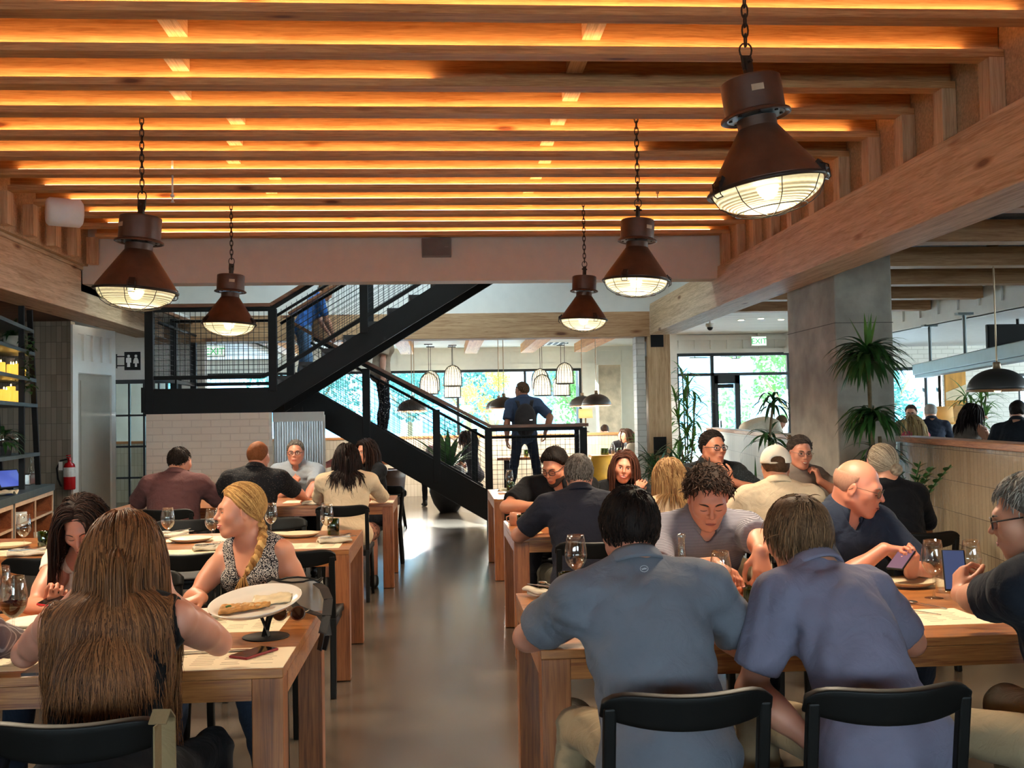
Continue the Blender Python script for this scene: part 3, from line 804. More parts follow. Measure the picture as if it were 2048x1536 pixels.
    lo_ = bpy.data.objects.new('lamp_light', li); COL.objects.link(lo_); lo_.parent = t; lo_.location = (0, 0, -.03)
    sl_ = bpy.data.lights.new('lamp_beam', 'SPOT'); sl_.energy = 80; sl_.color = (1, .84, .62); sl_.spot_size = 2.75; sl_.spot_blend = .5; sl_.shadow_soft_size = .16*s
    so_ = bpy.data.objects.new('lamp_beam', sl_); COL.objects.link(so_); so_.parent = t; so_.location = (0, 0, -.15*s)
    return t
def lamp_at(px, py, y): return at(px, py, y=y)
industrial_lamp('big brown industrial pendant with caged glass hanging nearest on the right', lamp_at(1535, 374, 4.25), 1.01, -.14, .4, 3.7)
industrial_lamp('brown industrial pendant second in the right row, over the right tables', lamp_at(1272, 562, 7.0), .925, .05, 1.1, 3.86)
industrial_lamp('brown industrial pendant farthest in the right row, before the white soffit', lamp_at(1167, 640, 9.9), .93, .04, 2.0, 3.86)
industrial_lamp('brown industrial pendant hanging nearer on the left, before the left beam', lamp_at(272, 582, 7.0), 1.09, .07, -.3, 3.86)
industrial_lamp('brown industrial pendant before the mesh of the stair landing', lamp_at(458, 648, 9.7), 1.0, .05, .8, 3.86)

industrial_lamp('brown industrial pendant outside the left of the photo, over the near left table', (-2.1, 4.3, 2.42), 1.0, .04, .3, 3.86)
# ================================================================ dome pendants
M_dome = plain('charcoal_metal', '#3b3a3a', .45, .2, var=.12)
M_domein = plain('dome_inside', '#d8cfbd', .5, var=.05)
W_ring = wood('dome_ring_wood', '#8a5a36', '#b98455', 'X', .5, 3, knots=False)
M_cable = plain('brass_rod', '#9c8468', .4, .6, var=.1)
def dome_pendant(label, pos, R, ztop, bulb=True):
    t = thing('dome_pendant', label, 'pendant lamp', pos, 0, 'charcoal dome pendants')
    prof = [(R*math.cos(a), .76*R*math.sin(a)) for a in [PI/2*i/12 for i in range(13)]]
    prof[-1] = (.001, .76*R)
    ins = [(r*.97, z*.96) for r, z in prof]
    MB().lathe(prof, 40).build('dome', M_dome, t, smooth=True)
    MB().lathe(ins[::-1], 40).build('dome_lining', M_domein, t, smooth=True)
    MB().lathe([(R*.95,-.05*R),(R*1.03,-.05*R),(R*1.03,.015*R),(R*.95,.015*R)], 40, close=True).build('wood_ring', W_ring, t)
    MB().lathe([(R*.13,.74*R),(R*.13,.95*R),(R*.1,.99*R),(0,.99*R)], 16).lathe([(.0,.99*R),(R*.03,.99*R),(R*.03,1.04*R)],8).build('socket_cup', M_cable, t, smooth=True)
    MB().tube([(0,0,.95*R),(0,0,ztop-pos[2])], .008, 6).lathe([(.0,ztop-pos[2]),(.06,ztop-pos[2]-.002),(.05,ztop-pos[2]-.03)],16).build('rod', M_cable, t)
    if pos[1] > 15:
        pl_ = bpy.data.lights.new('pendant_light', 'POINT'); pl_.energy = 85; pl_.color = (1, .9, .75); pl_.shadow_soft_size = .06
        po_ = bpy.data.objects.new('pendant_light', pl_); COL.objects.link(po_); po_.parent = t; po_.location = (0, 0, -.06*R)
    if bulb: MB().ell((0,0,.12*R), .05, .05, .06).build('bulb', M_bulb, t, smooth=True)
    return t
dome_pendant('large charcoal dome pendant with wooden ring over the half wall on the right', at(1995, 780, y=10.0), .285, 3.17)
dome_pendant('charcoal dome pendant over the back tables, nearer of the pair by the pale column', at(1193, 810, y=18.5), .265, 3.16)
dome_pendant('charcoal dome pendant half hidden behind another by the pale column', at(1165, 812, y=20.0), .26, 3.16)
dome_pendant('charcoal dome pendant left of the standing man with the backpack', at(1008, 816, y=18.5), .265, 3.16)
dome_pendant('charcoal dome pendant just behind another, left of the standing man', at(998, 818, y=20.0), .26, 3.16)
dome_pendant('charcoal dome pendant seen through the mesh of the lower stair flight', at(824, 821, y=18.5), .265, 3.16)
dome_pendant('far charcoal dome pendant seen through the mesh, behind the nearest one', at(829, 823, y=20.0), .25, 3.16)

# ================================================================ wicker bell pendants
M_wicker = plain('black_wicker', '#2d2a28', .7, var=.2)
M_linen = plain('cream_linen', '#f3ead6', .8, var=.08, transl=.5)
def wicker_pendant(label, pos, ztop, s=1.0):
    t = thing('wicker_pendant', label, 'pendant lamp', pos, 0, 'wicker bell pendants by the back window')
    R = .2*s; Hh = .46*s
    prof = [(R, 0), (R*1.0, Hh*.3), (R*.97, Hh*.55), (R*.85, Hh*.75), (R*.6, Hh*.9), (R*.25, Hh*.98), (.02, Hh)]
    MB().lathe([(r*.88+.001, z*.95+.01) for r, z in prof], 24).build('liner', M_linen, t, smooth=True)
    mb = MB()
    for k in range(18):
        a = 2*PI*k/18
        mb.tube([(r*math.cos(a), r*math.sin(a), z) for r, z in prof], .006, 4)
    for i in range(13):
        z = Hh*.9*i/12
        rr = np.interp(z, [p[1] for p in prof], [p[0] for p in prof])
        mb.tube([(rr*math.cos(2*PI*k/20), rr*math.sin(2*PI*k/20), z) for k in range(20)], .004 if i else .012, 4, closed=True)
    mb.build('wicker_frame', M_wicker, t)
    pl_ = bpy.data.lights.new('pendant_light', 'POINT'); pl_.energy = 3; pl_.color = (1, .93, .8); pl_.shadow_soft_size = .05  # added fill for the back room; the shades themselves look daylit
    po_ = bpy.data.objects.new('pendant_light', pl_); COL.objects.link(po_); po_.parent = t; po_.location = (0, 0, .12*s)
    MB().tube([(0,0,Hh),(0,0,ztop-pos[2])], .006, 5).box(-.09,.09,-.012,.012,ztop-pos[2]-.02,ztop-pos[2]).build('cord', M_wicker, t)
    return t
for lab, px, py, y, s in (('wicker bell pendant hanging highest of the left cluster by the back window', 906, 772, 22.8, 1.0),
    ('wicker bell pendant partly behind others in the left cluster', 862, 782, 23.2, 1.0),
    ('wicker bell pendant lower in the left cluster, nearer the stair rail', 858, 788, 22.4, 1.0),
    ('wicker bell pendant below the highest one of the left cluster', 905, 795, 23.3, .95),
    ('wicker bell pendant right of the standing man, lowest of the right cluster', 1085, 791, 22.4, 1.0),
    ('wicker bell pendant behind the lowest one of the right cluster', 1081, 778, 23.2, 1.0),
    ('wicker bell pendant hanging highest of the right cluster by the back window', 1130, 767, 22.6, 1.0),
    ('wicker bell pendant tucked behind the highest of the right cluster', 1123, 791, 23.2, 1.0)):
    wicker_pendant(lab, at(px, py, y=y), 3.16, s)

# ================================================================ small fixtures
M_spk = plain('grey_plastic', '#7e7a74', .6, var=.06)
sp_ = thing('speaker', 'grey box speaker fixed to the white soffit', 'speaker', at(873, 497, y=11.33))
MB().box(-.16,.16,-.08,0,-.1,.1).build('cabinet', M_spk, sp_, bevel=.006)
MB().box(-.15,.15,-.084,-.08,-.09,.09).build('grille', plain('speaker_grille','#6e6a64',.8,bump=.3,bscale=300), sp_)
MB().box(.09,.13,-.087,-.084,.0,.012).build('badge', M_spk, sp_)
sp2 = thing('speaker', 'white cylinder speaker mounted high among the left studs', 'speaker', at(128, 425, y=8.6), .5)
MB().lathe([(0,-.13),(.1,-.13),(.115,-.11),(.115,.12),(.09,.14),(0,.14)], 24, M=roty(PI/2) @ rotx(.0)).build('cabinet', M_white, sp2, smooth=True)

v_ = thing('ceiling_vent', 'white slatted air vent among the left studs', 'vent', (-3.72, 8.25, 3.37))
mb = MB()
for k in range(9): mb.box(.0,.025,-.11+.0245*k,-.1+.0245*k,-.12,.12)
mb.build('slats', M_white, v_); MB().box(-.015,0,-.14,.14,-.15,.15).build('backing', M_spk, v_)
MB().box(0,.03,-.14,-.115,-.15,.15).box(0,.03,.115,.14,-.15,.15).box(0,.03,-.115,.115,-.15,-.125).box(0,.03,-.115,.115,.125,.15).build('vent_frame', M_white, v_)
for lab, px, py, y in (('small white sprinkler head under a joist on the left', 345, 395, 8.4), ('small sprinkler head under a joist near the right beam', 1315, 388, 9.4)):
    p = at(px, py, y=y); s_ = thing('sprinkler', lab, 'sprinkler', p)
    MB().lathe([(0,-.04),(.018,-.038),(.008,-.03),(.006,0),(.016,.005),(.016,.02),(.008,.03),(.008,.45)], 12).build('head', M_white, s_)
# restroom sign
sg = thing('restroom_sign', 'square black restroom sign with two white figures on a wall bracket', 'sign', at(265, 722, y=13.3))
MB().box(-.098,.098,-.008,.008,-.115,.115).build('board', M_black, sg)
mb = MB()
for sx, fem in ((-.045, 0), (.045, 1)):
    mb.lathe([(0,0),(.017,0),(.017,.003),(0,.003)], 16, (sx, -.009, .062), rotx(PI/2))
    if fem: poly = [(-.012,-.075),(.012,-.075),(.012,-.03),(.034,-.03),(.03,.01),(.016,.04),(-.016,.04),(-.03,.01),(-.034,-.03),(-.012,-.03)]
    else: poly = [(-.018,-.075),(.018,-.075),(.018,-.02),(.031,-.02),(.031,.035),(.02,.042),(-.02,.042),(-.031,.035),(-.031,-.02),(-.018,-.02)]
    mb.prism(poly, 0, .003, rotx(PI/2), (sx, -.008, 0))
mb.build('figures', M_white, sg)
MB().box(-.19,-.09,-.006,.006,.05,.065).box(-.19,-.09,-.006,.006,-.065,-.05).box(-.2,-.19,-.01,.01,-.09,.09).build('bracket', M_black, sg)
# exit signs
M_exit = emit('exit_green', '#08b050', .5, base=.6)
M_exitw = emit('exit_white', '#d8f0e2', .6)
for lab, px, py, y, sc in (('green exit sign on the white frieze over the shop front', 1518, 682, 20.3, 1.0), ('green exit sign seen through the landing mesh', 430, 702, 17.5, 1.0)):
    e = thing('exit_sign', lab, 'exit sign', at(px, py, y=y))
    MB().box(-.16,.16,0,.05,-.1,.1).build('housing', M_white, e, bevel=.005)
    MB().box(-.145,.145,-.004,0,-.085,.085).build('face', M_exitw, e)
    text_obj('lettering', 'EXIT', .155, M_exit, e, (0,-.0046,-.055), (PI/2,0,0), .001)
    MB().box(-.02,.02,.0,.06,.1,.16).build('mount', M_white, e)
for i, (px, py, y) in enumerate(((1482, 640, 17.2), (1522, 637, 16.8), (1562, 639, 17.0))):
    c = thing('downlight', ['small round downlight left of three in the pale boards', 'small round downlight middle of three in the pale boards', 'small round downlight right of three in the pale boards'][i], 'downlight', (at(px, py, z=3.14)))
    MB().lathe([(.05,-.006),(.075,-.004),(.075,0),(.05,0)], 20, close=True).build('trim_ring', M_white, c)
    MB().lathe([(0,-.003),(.05,-.003)], 20).build('lens', emit('downlight_lens', '#fff3dc', 6), c)
cm = thing('security_camera', 'small white dome security camera under the pale boards', 'camera', at(1420, 655, y=14.9))
MB().lathe([(0,.06),(.06,.06),(.065,.02),(.04,.0),(0,0)], 20).build('base', M_white, cm, smooth=True); MB().ell((0,0,0), .045, .045, .045).build('dome', M_black, cm, smooth=True)
MB().tube([(0,0,.05),(0,0,3.15-at(1420,655,y=14.9).z)], .015).build('stem', M_white, cm)
v2 = thing('ceiling_vent', 'dark slotted vent in the pale ceiling before the beams', 'vent', at(1100, 687, z=3.155))
mb = MB()
for k in range(5): mb.box(-.3+.13*k,-.23+.13*k,-.35,.35,-.01,0)
mb.build('slots', M_dkframe, v2); MB().box(-.36,.36,-.4,.4,-.004,.002).build('plate', M_white, v2)

# light switch on the half wall
sw = thing('wall_switch', 'small white switch plate on the half wall by the column', 'switch', (4.235, 9.26, 1.16), math.atan2(3.3-9.4, 3.2-4.24)+PI)
MB().box(0,.004,-.04,.04,-.06,.06).build('plate', M_white, sw); MB().box(.004,.01,-.012,.012,-.025,.025).build('rocker', M_white, sw)
# bar: hanging steel trough
M_steelp = plain('grey_painted_steel', '#6b7476', .45, .4, var=.08)
tr_ = thing('hanging_trough', 'long grey steel light trough hung on two rods over the bar', 'light trough', at(1840, 740, y=15.0))
pA = at(1840, 741, y=15.0); pB = at(2100, 690, y=9.8)
dB = pB-pA
MB().bar((0,0,0), dB, .22, .16).build('trough', M_steelp, tr_, bevel=.01)
MB().bar((0,0,-.1), (dB.x,dB.y,dB.z-.1), .16, .04).build('trough_lip', M_steelp, tr_)
for k in (.12, .45): 
    q = dB*k
    MB().tube([(q.x,q.y,q.z),(q.x,q.y,2.74-pA.z)], .022, 10).box(q.x-.1,q.x+.1,q.y-.05,q.y+.05,2.71-pA.z,2.74-pA.z).build('rod', M_steelp, tr_)
tv = thing('television', 'black flat television over the bar on the right edge', 'television', at(2040, 692, y=13.5), .0)
MB().box(-.45,.45,0,.06,-.18,.3).build('housing', M_black, tv, bevel=.01); MB().box(-.43,.43,-.004,0,-.16,.28).build('screen', plain('off_screen','#0a0b0d',.12), tv)
MB().tube([(0,.04,.3),(0,.04,2.74-tv.location.z)], .02).build('pole', M_black, tv)
# abstract wall panel in ochres
ap = thing('wall_art', 'tall abstract panel in ochre and pale wood tones on the brick wall', 'wall art', at(1912, 790, y=18.9))
MB().box(-.2,.2,0,.05,-.55,.55).build('panel', plain('ochre_panel','#c98f3e',.7,var=.3,scale=12,stretch=(1,1,.2)), ap)
mb = MB().prism([(-.2,.05),(.2,.2),(.2,-.1),(-.2,-.1)], 0,.012, rotx(PI/2), (0,0,0)); mb.build('pale_shape', plain('pale_veneer','#d8c7a6',.7), ap)
mb = MB().prism([(-.2,-.5),(0,-.15),(.2,-.3),(.2,-.5)], 0,.014, rotx(PI/2)); mb.build('brown_shape', plain('tan_veneer','#a9793d',.7), ap)
mb = MB().prism([(-.2,.4),(-.05,.55),(-.2,.55)], 0,.014, rotx(PI/2)); mb.build('umber_shape', plain('umber_veneer','#7d5636',.7), ap)
# globe lights of the porch outside
for i, (px, py) in enumerate(((1390, 730), (1452, 727), (1473, 731), (1490, 726))):
    g = thing('globe_light', ['white globe lamp alone on its arm outside the shop front', 'white globe lamp at the left of the cluster outside the shop front', 'white globe lamp at the middle of the cluster outside the shop front', 'white globe lamp at the right of the cluster outside the shop front'][i], 'globe lamp', at(px, py, y=22.3))
    MB().ell((0,0,0), .17, .17, .14, 20, 12).build('globe', emit('globe_glass', '#fff0c8', 4.0), g, smooth=True)
    MB().tube([(0,0,.13),(0,0,3.14-at(px,py,y=22.3).z)], .012).box(-.12,.35,-.012,.012,.15,.17).build('arm', M_black, g)
# ================================================================ figures: smooth distance fields turned into one skin
f32 = np.float32
class Field:
    def __init__(s, lo, hi, h):
        s.h = h; s.lo = np.array(lo, float)
        s.n = np.maximum(4, np.ceil((np.array(hi)-s.lo)/h).astype(int)+1)
        s.D = np.full(tuple(s.n), .25, f32)
    def sl(s, lo, hi):
        a = np.clip(np.floor((np.array(lo)-s.lo)/s.h).astype(int), 0, s.n)
        b = np.clip(np.ceil((np.array(hi)-s.lo)/s.h).astype(int)+1, 0, s.n)
        if np.any(b <= a): return None
        ax = [(s.lo[i]+s.h*np.arange(a[i], b[i])).astype(f32) for i in range(3)]
        return (slice(a[0], b[0]), slice(a[1], b[1]), slice(a[2], b[2])), ax[0][:, None, None], ax[1][None, :, None], ax[2][None, None, :]
    def put(s, prim, k=.02, sub=False, grow=0.0):
        lo, hi, fn = prim
        m = k+grow+.03
        r = s.sl(np.array(lo)-m, np.array(hi)+m)
        if r is None: return
        sl, X, Y, Z = r
        d = fn(X, Y, Z)-f32(grow)
        D = s.D[sl]
        if sub: D = -D
        hh = np.maximum(k-np.abs(D-d), 0)/k if k > 0 else 0
        R = np.minimum(D, d)-hh*hh*k*.25
        s.D[sl] = -R if sub else R
    def apply(s, fn):
        X = (s.lo[0]+s.h*np.arange(s.n[0])).astype(f32)[:, None, None]
        Y = (s.lo[1]+s.h*np.arange(s.n[1])).astype(f32)[None, :, None]
        Z = (s.lo[2]+s.h*np.arange(s.n[2])).astype(f32)[None, None, :]
        s.D = fn(s.D, X, Y, Z)
    def mesh(s):
        D = s.D.copy(); h = s.h
        for ax in range(3):     # close the surface at the edge of the grid
            i0 = [slice(None)]*3; i0[ax] = 0; i1 = [slice(None)]*3; i1[ax] = -1
            D[tuple(i0)] = np.maximum(D[tuple(i0)], h*.5); D[tuple(i1)] = np.maximum(D[tuple(i1)], h*.5)
        I = D < 0
        c = [(0,0,0),(1,0,0),(0,1,0),(1,1,0),(0,0,1),(1,0,1),(0,1,1),(1,1,1)]
        n = np.array(D.shape)-1
        cnt = np.zeros(tuple(n), np.int8)
        for (a, b_, d) in c: cnt += I[a:a+n[0], b_:b_+n[1], d:d+n[2]]
        cells = np.argwhere((cnt > 0) & (cnt < 8))
        if len(cells) == 0: return [], []
        V = np.stack([D[cells[:,0]+a, cells[:,1]+b_, cells[:,2]+d] for (a, b_, d) in c], 1)
        P = np.zeros((len(cells), 3)); C = np.zeros(len(cells))
        for a in range(8):
            for b_ in range(a+1, 8):
                if bin(a ^ b_).count('1') != 1: continue
                va, vb = V[:, a], V[:, b_]
                m = (va < 0) != (vb < 0)
                t = np.where(m, va/np.where(m, va-vb, 1), 0)
                pa = np.array(c[a], float); pb = np.array(c[b_], float)
                P += m[:, None]*(pa+(pb-pa)*t[:, None]); C += m
        verts = s.lo+h*(cells+P/C[:, None])
        idx = np.full(tuple(n), -1, np.int32); idx[tuple(cells.T)] = np.arange(len(cells))
        quads = []
        for ax in range(3):
            A = [slice(None)]*3; B = [slice(None)]*3
            A[ax] = slice(0, -1); B[ax] = slice(1, None)
            o1, o2 = [(1, 2), (2, 0), (0, 1)][ax]
            ch = I[tuple(A)] != I[tuple(B)]
            e = np.argwhere(ch)
            ok = (e[:, o1] > 0) & (e[:, o2] > 0) & (e[:, o1] < n[o1]) & (e[:, o2] < n[o2])
            e = e[ok]
            if len(e) == 0: continue
            ins = I[tuple(e.T)]
            def cid(d1, d2):
                q = e.copy(); q[:, o1] += d1; q[:, o2] += d2
                return idx[tuple(q.T)]
            q = np.stack([cid(-1,-1), cid(0,-1), cid(0,0), cid(-1,0)], 1)
            q[~ins] = q[~ins][:, ::-1]
            quads.append(q)
        quads = np.concatenate(quads)
        quads = quads[(quads >= 0).all(1)]
        return verts, quads

def np_mesh(name, verts, quads, mat, parent, smooth=True, relax=1):
    verts = np.asarray(verts, float); quads = np.asarray(quads)
    for _ in range(relax):
        acc = np.zeros_like(verts); cnt = np.zeros(len(verts))
        for k in range(4):
            a = quads[:, k]; b_ = quads[:, (k+1) % 4]
            np.add.at(acc, a, verts[b_]); np.add.at(cnt, a, 1)
            np.add.at(acc, b_, verts[a]); np.add.at(cnt, b_, 1)
        verts = verts*.5+.5*acc/np.maximum(cnt, 1)[:, None]
    me = bpy.data.meshes.new(name)
    me.vertices.add(len(verts)); me.vertices.foreach_set('co', verts.astype(f32).ravel())
    me.loops.add(quads.size); me.loops.foreach_set('vertex_index', quads.astype(np.int32).ravel())
    me.polygons.add(len(quads)); me.polygons.foreach_set('loop_start', np.arange(0, quads.size, 4, dtype=np.int32))
    me.update(calc_edges=True); me.validate()
    if smooth: me.polygons.foreach_set('use_smooth', [True]*len(me.polygons))
    for m in (mat if isinstance(mat, (list, tuple)) else [mat]): me.materials.append(m)
    o = bpy.data.objects.new(name, me); COL.objects.link(o)
    if parent is not None: o.parent = parent
    return o

# ---- primitives: (lo, hi, fn)
def cap(a, b, r1, r2=None):
    a = np.array(a, float); b = np.array(b, float); r2 = r1 if r2 is None else r2
    ba = b-a; L2 = float(ba@ba)+1e-12
    R = max(r1, r2)
    def fn(X, Y, Z):
        px, py, pz = X-f32(a[0]), Y-f32(a[1]), Z-f32(a[2])
        t = np.clip((px*f32(ba[0])+py*f32(ba[1])+pz*f32(ba[2]))/f32(L2), 0, 1)
        return np.sqrt((px-t*f32(ba[0]))**2+(py-t*f32(ba[1]))**2+(pz-t*f32(ba[2]))**2)-(f32(r1)+t*f32(r2-r1))
    return np.minimum(a, b)-R, np.maximum(a, b)+R, fn
def ellp(c, r, M=None):
    c = np.array(c, float); r = np.array(r, float)
    Mi = np.eye(3) if M is None else np.array(M).T        # world -> local
    ext = np.sqrt(((np.array(M) if M is not None else np.eye(3))**2) @ (r**2))
    def fn(X, Y, Z):
        px, py, pz = X-f32(c[0]), Y-f32(c[1]), Z-f32(c[2])
        q = [px*f32(Mi[i][0])+py*f32(Mi[i][1])+pz*f32(Mi[i][2]) for i in range(3)]
        k0 = np.sqrt(sum((q[i]/f32(r[i]))**2 for i in range(3)))
        k1 = np.sqrt(sum((q[i]/f32(r[i]*r[i]))**2 for i in range(3)))+f32(1e-6)
        return k0*(k0-1)/k1
    return c-ext, c+ext, fn
def sph(c, r): return cap(c, np.array(c)+1e-6, r)
def half(c, n, R=.4):
    """half space with outward normal n (solid on the -n side), used to cut"""
    c = np.array(c, float); n = np.array(n, float); n /= np.linalg.norm(n)
    return c-R, c+R, lambda X, Y, Z: (X-f32(c[0]))*f32(n[0])+(Y-f32(c[1]))*f32(n[1])+(Z-f32(c[2]))*f32(n[2])

def nrm(v): v = np.array(v, float); return v/(np.linalg.norm(v)+1e-12)
def rot(ax, a):
    c, s = math.cos(a), math.sin(a)
    return np.array({'x': [[1,0,0],[0,c,-s],[0,s,c]], 'y': [[c,0,s],[0,1,0],[-s,0,c]], 'z': [[c,-s,0],[s,c,0],[0,0,1]]}[ax])
def frame(z, yhint):
    """columns x,y,z with z along the given direction and y near yhint"""
    z = nrm(z); x = np.cross(yhint, z); x = nrm(x); y = np.cross(z, x)
    return np.stack([x, y, z], 1)

def make_folds(seed, amp, stretch=(1, 1, 1.6)):
    r = np.random.default_rng(seed)
    waves = []
    for i in range(7):
        d = r.normal(size=3)*np.array(stretch); d /= np.linalg.norm(d)
        d2 = r.normal(size=3)
        waves.append((d*r.uniform(22, 60), r.uniform(0, 6.28), d2*r.uniform(6, 14), r.uniform(0, 6.28), amp*r.uniform(.4, 1)))
    def fn(X, Y, Z):
        o = 0
        for d, p, d2, p2, a in waves:
            w = np.sin(X*f32(d2[0])+Y*f32(d2[1])+Z*f32(d2[2])+f32(p2))
            s_ = np.sin(X*f32(d[0])+Y*f32(d[1])+Z*f32(d[2])+f32(p)+1.6*w)
            o = o+f32(a)*(1-np.abs(s_))*np.clip(w+.35, 0, 1)
        return o
    return fn

# ---------------------------------------------------------------- skin, cloth and hair materials
def skin_mat(name, col):
    if name in MATS: return MATS[name]
    m, nt, b = new_mat(name)
    c = srgb(col)
    tc = N(nt, 'ShaderNodeTexCoord')
    nz = N(nt, 'ShaderNodeTexNoise'); nz.inputs['Scale'].default_value = 9; nz.inputs['Detail'].default_value = 4
    nt.links.new(tc.outputs['Object'], nz.inputs['Vector'])
    nt.links.new(ramp(nt, nz.outputs['Fac'], [(.3, (c[0]*.95, c[1]*.88, c[2]*.85)), (.7, (min(1, c[0]*1.06), c[1]*1.05, c[2]*1.04))]), b.inputs['Base Color'])
    b.inputs['Roughness'].default_value = .48
    b.inputs['Subsurface Weight'].default_value = .12; b.inputs['Subsurface Radius'].default_value = (.9, .35, .2); b.inputs['Subsurface Scale'].default_value = .01
    n2 = N(nt, 'ShaderNodeTexNoise'); n2.inputs['Scale'].default_value = 260; n2.inputs['Detail'].default_value = 3
    nt.links.new(tc.outputs['Object'], n2.inputs['Vector'])
    bp = N(nt, 'ShaderNodeBump'); bp.inputs['Strength'].default_value = .08; bp.inputs['Distance'].default_value = .002
    nt.links.new(n2.outputs['Fac'], bp.inputs['Height']); nt.links.new(bp.outputs['Normal'], b.inputs['Normal'])
    MATS[name] = m
    return m

def cloth(name, col, pattern=None, col2=None, scale=1.0, rough=.85, wr=.35):
    """woven cloth, plain or with stripes / specks / flowers"""
    if name in MATS: return MATS[name]
    m, nt, b = new_mat(name)
    c = srgb(col)
    tc = N(nt, 'ShaderNodeTexCoord')
    nz = N(nt, 'ShaderNodeTexNoise'); nz.inputs['Scale'].default_value = 5; nz.inputs['Detail'].default_value = 5
    nt.links.new(tc.outputs['Object'], nz.inputs['Vector'])
    base = ramp(nt, nz.outputs['Fac'], [(.3, tuple(x*.88 for x in c[:3])), (.7, tuple(min(1, x*1.1) for x in c[:3]))])
    if pattern:
        c2 = srgb(col2)
        if pattern == 'stripe':
            t = N(nt, 'ShaderNodeTexWave', bands_direction='Z'); t.inputs['Scale'].default_value = 26*scale; t.inputs['Distortion'].default_value = .6; t.inputs['Detail Scale'].default_value = .4
            f = ramp(nt, t.outputs['Fac'], [(.55, (0, 0, 0)), (.75, (1, 1, 1))])
        elif pattern == 'vstripe':
            t = N(nt, 'ShaderNodeTexWave', bands_direction='X'); t.inputs['Scale'].default_value = 10*scale; t.inputs['Distortion'].default_value = .5
            f = ramp(nt, t.outputs['Fac'], [(.8, (0, 0, 0)), (.9, (1, 1, 1))])
        else:
            t = N(nt, 'ShaderNodeTexVoronoi'); t.inputs['Scale'].default_value = {'speck': 130, 'dots': 70, 'flowers': 26}[pattern]*scale
            th = {'speck': .42, 'dots': .2, 'flowers': .33}[pattern]
            f = ramp(nt, t.outputs['Distance'], [(th, (1, 1, 1)), (th+.08, (0, 0, 0))])
        nt.links.new(tc.outputs['Object'], t.inputs['Vector'])
        mx = N(nt, 'ShaderNodeMix', data_type='RGBA'); mx.inputs['B'].default_value = c2
        nt.links.new(f, mx.inputs['Factor']); nt.links.new(base, mx.inputs['A'])
        base = mx.outputs['Result']
    nt.links.new(base, b.inputs['Base Color'])
    b.inputs['Roughness'].default_value = rough
    b.inputs['Sheen Weight'].default_value = .04; b.inputs['Sheen Roughness'].default_value = .5
    b.inputs['Specular IOR Level'].default_value = .15
    n2 = N(nt, 'ShaderNodeTexNoise'); n2.inputs['Scale'].default_value = 11; n2.inputs['Detail'].default_value = 4; n2.inputs['Distortion'].default_value = 1.8
    n3 = N(nt, 'ShaderNodeTexNoise'); n3.inputs['Scale'].default_value = 420; n3.inputs['Detail'].default_value = 2
    for n_ in (n2, n3): nt.links.new(tc.outputs['Object'], n_.inputs['Vector'])
    b1 = N(nt, 'ShaderNodeBump'); b1.inputs['Strength'].default_value = wr; b1.inputs['Distance'].default_value = .03
    b2 = N(nt, 'ShaderNodeBump'); b2.inputs['Strength'].default_value = .15; b2.inputs['Distance'].default_value = .002
    nt.links.new(n2.outputs['Fac'], b1.inputs['Height']); nt.links.new(n3.outputs['Fac'], b2.inputs['Height'])
    nt.links.new(b1.outputs['Normal'], b2.inputs['Normal']); nt.links.new(b2.outputs['Normal'], b.inputs['Normal'])
    MATS[name] = m
    return m

def hair_mat(name, dark, light, rough=.66):
    if name in MATS: return MATS[name]
    m, nt, b = new_mat(name)
    at_ = N(nt, 'ShaderNodeAttribute'); at_.attribute_name = 'strand'
    D, L = srgb(dark), srgb(light)
    nt.links.new(ramp(nt, at_.outputs['Fac'], [(.0, D), (1.0, L)]), b.inputs['Base Color'])
    b.inputs['Roughness'].default_value = rough
    b.inputs['Specular IOR Level'].default_value = .14
    tc = N(nt, 'ShaderNodeTexCoord'); mp = N(nt, 'ShaderNodeMapping'); mp.inputs['Scale'].default_value = (160, 160, 18)
    nz = N(nt, 'ShaderNodeTexNoise'); nz.inputs['Scale'].default_value = 1; nz.inputs['Detail'].default_value = 3
    nt.links.new(tc.outputs['Object'], mp.inputs['Vector']); nt.links.new(mp.outputs['Vector'], nz.inputs['Vector'])
    bp = N(nt, 'ShaderNodeBump'); bp.inputs['Strength'].default_value = .5; bp.inputs['Distance'].default_value = .004
    nt.links.new(nz.outputs['Fac'], bp.inputs['Height']); nt.links.new(bp.outputs['Normal'], b.inputs['Normal'])
    MATS[name] = m
    return m

M_eye = plain('eye_white', '#d8d2c8', .2, var=.02)
M_iris = plain('eye_iris', '#2a1f18', .15, var=.1)
M_lip = plain('lips_natural', '#a65a4e', .45, var=.06)
M_lipf = plain('lips_rose', '#b04a4c', .4, var=.06)
M_teeth = plain('teeth', '#e6ddd0', .3, var=.03)
M_spec = plain('dark_spectacle_frame', '#1b1716', .35, var=.05)
M_specw = plain('wire_spectacle_frame', '#7a6a5c', .3, .8, var=.05)
M_lensc = glass_mat('spectacle_lens', (.95, .97, 1), .06)
M_shoe = plain('dark_shoe', '#1d1a19', .5)
M_watch = plain('watch_steel', '#b9a98a', .3, .9)

# ---------------------------------------------------------------- hair
CR_C = np.array([0, -.012, .032]); CR_R = np.array([.079, .101, .096])
def hairline(y, style):
    xs = [-.12, -.06, -.03, .0, .03, .055, .085, .13]
    if style == 'short': z = [-.055, -.05, -.02, .004, .035, .065, .082, .09]
    elif style == 'buzz': z = [-.05, -.045, -.02, .0, .035, .072, .09, .1]
    elif style == 'high': z = [-.05, -.045, -.02, .01, .05, .09, .105, .12]
    else: z = [-.07, -.06, -.04, -.01, .03, .06, .086, .095]
    return np.interp(y, xs, z)

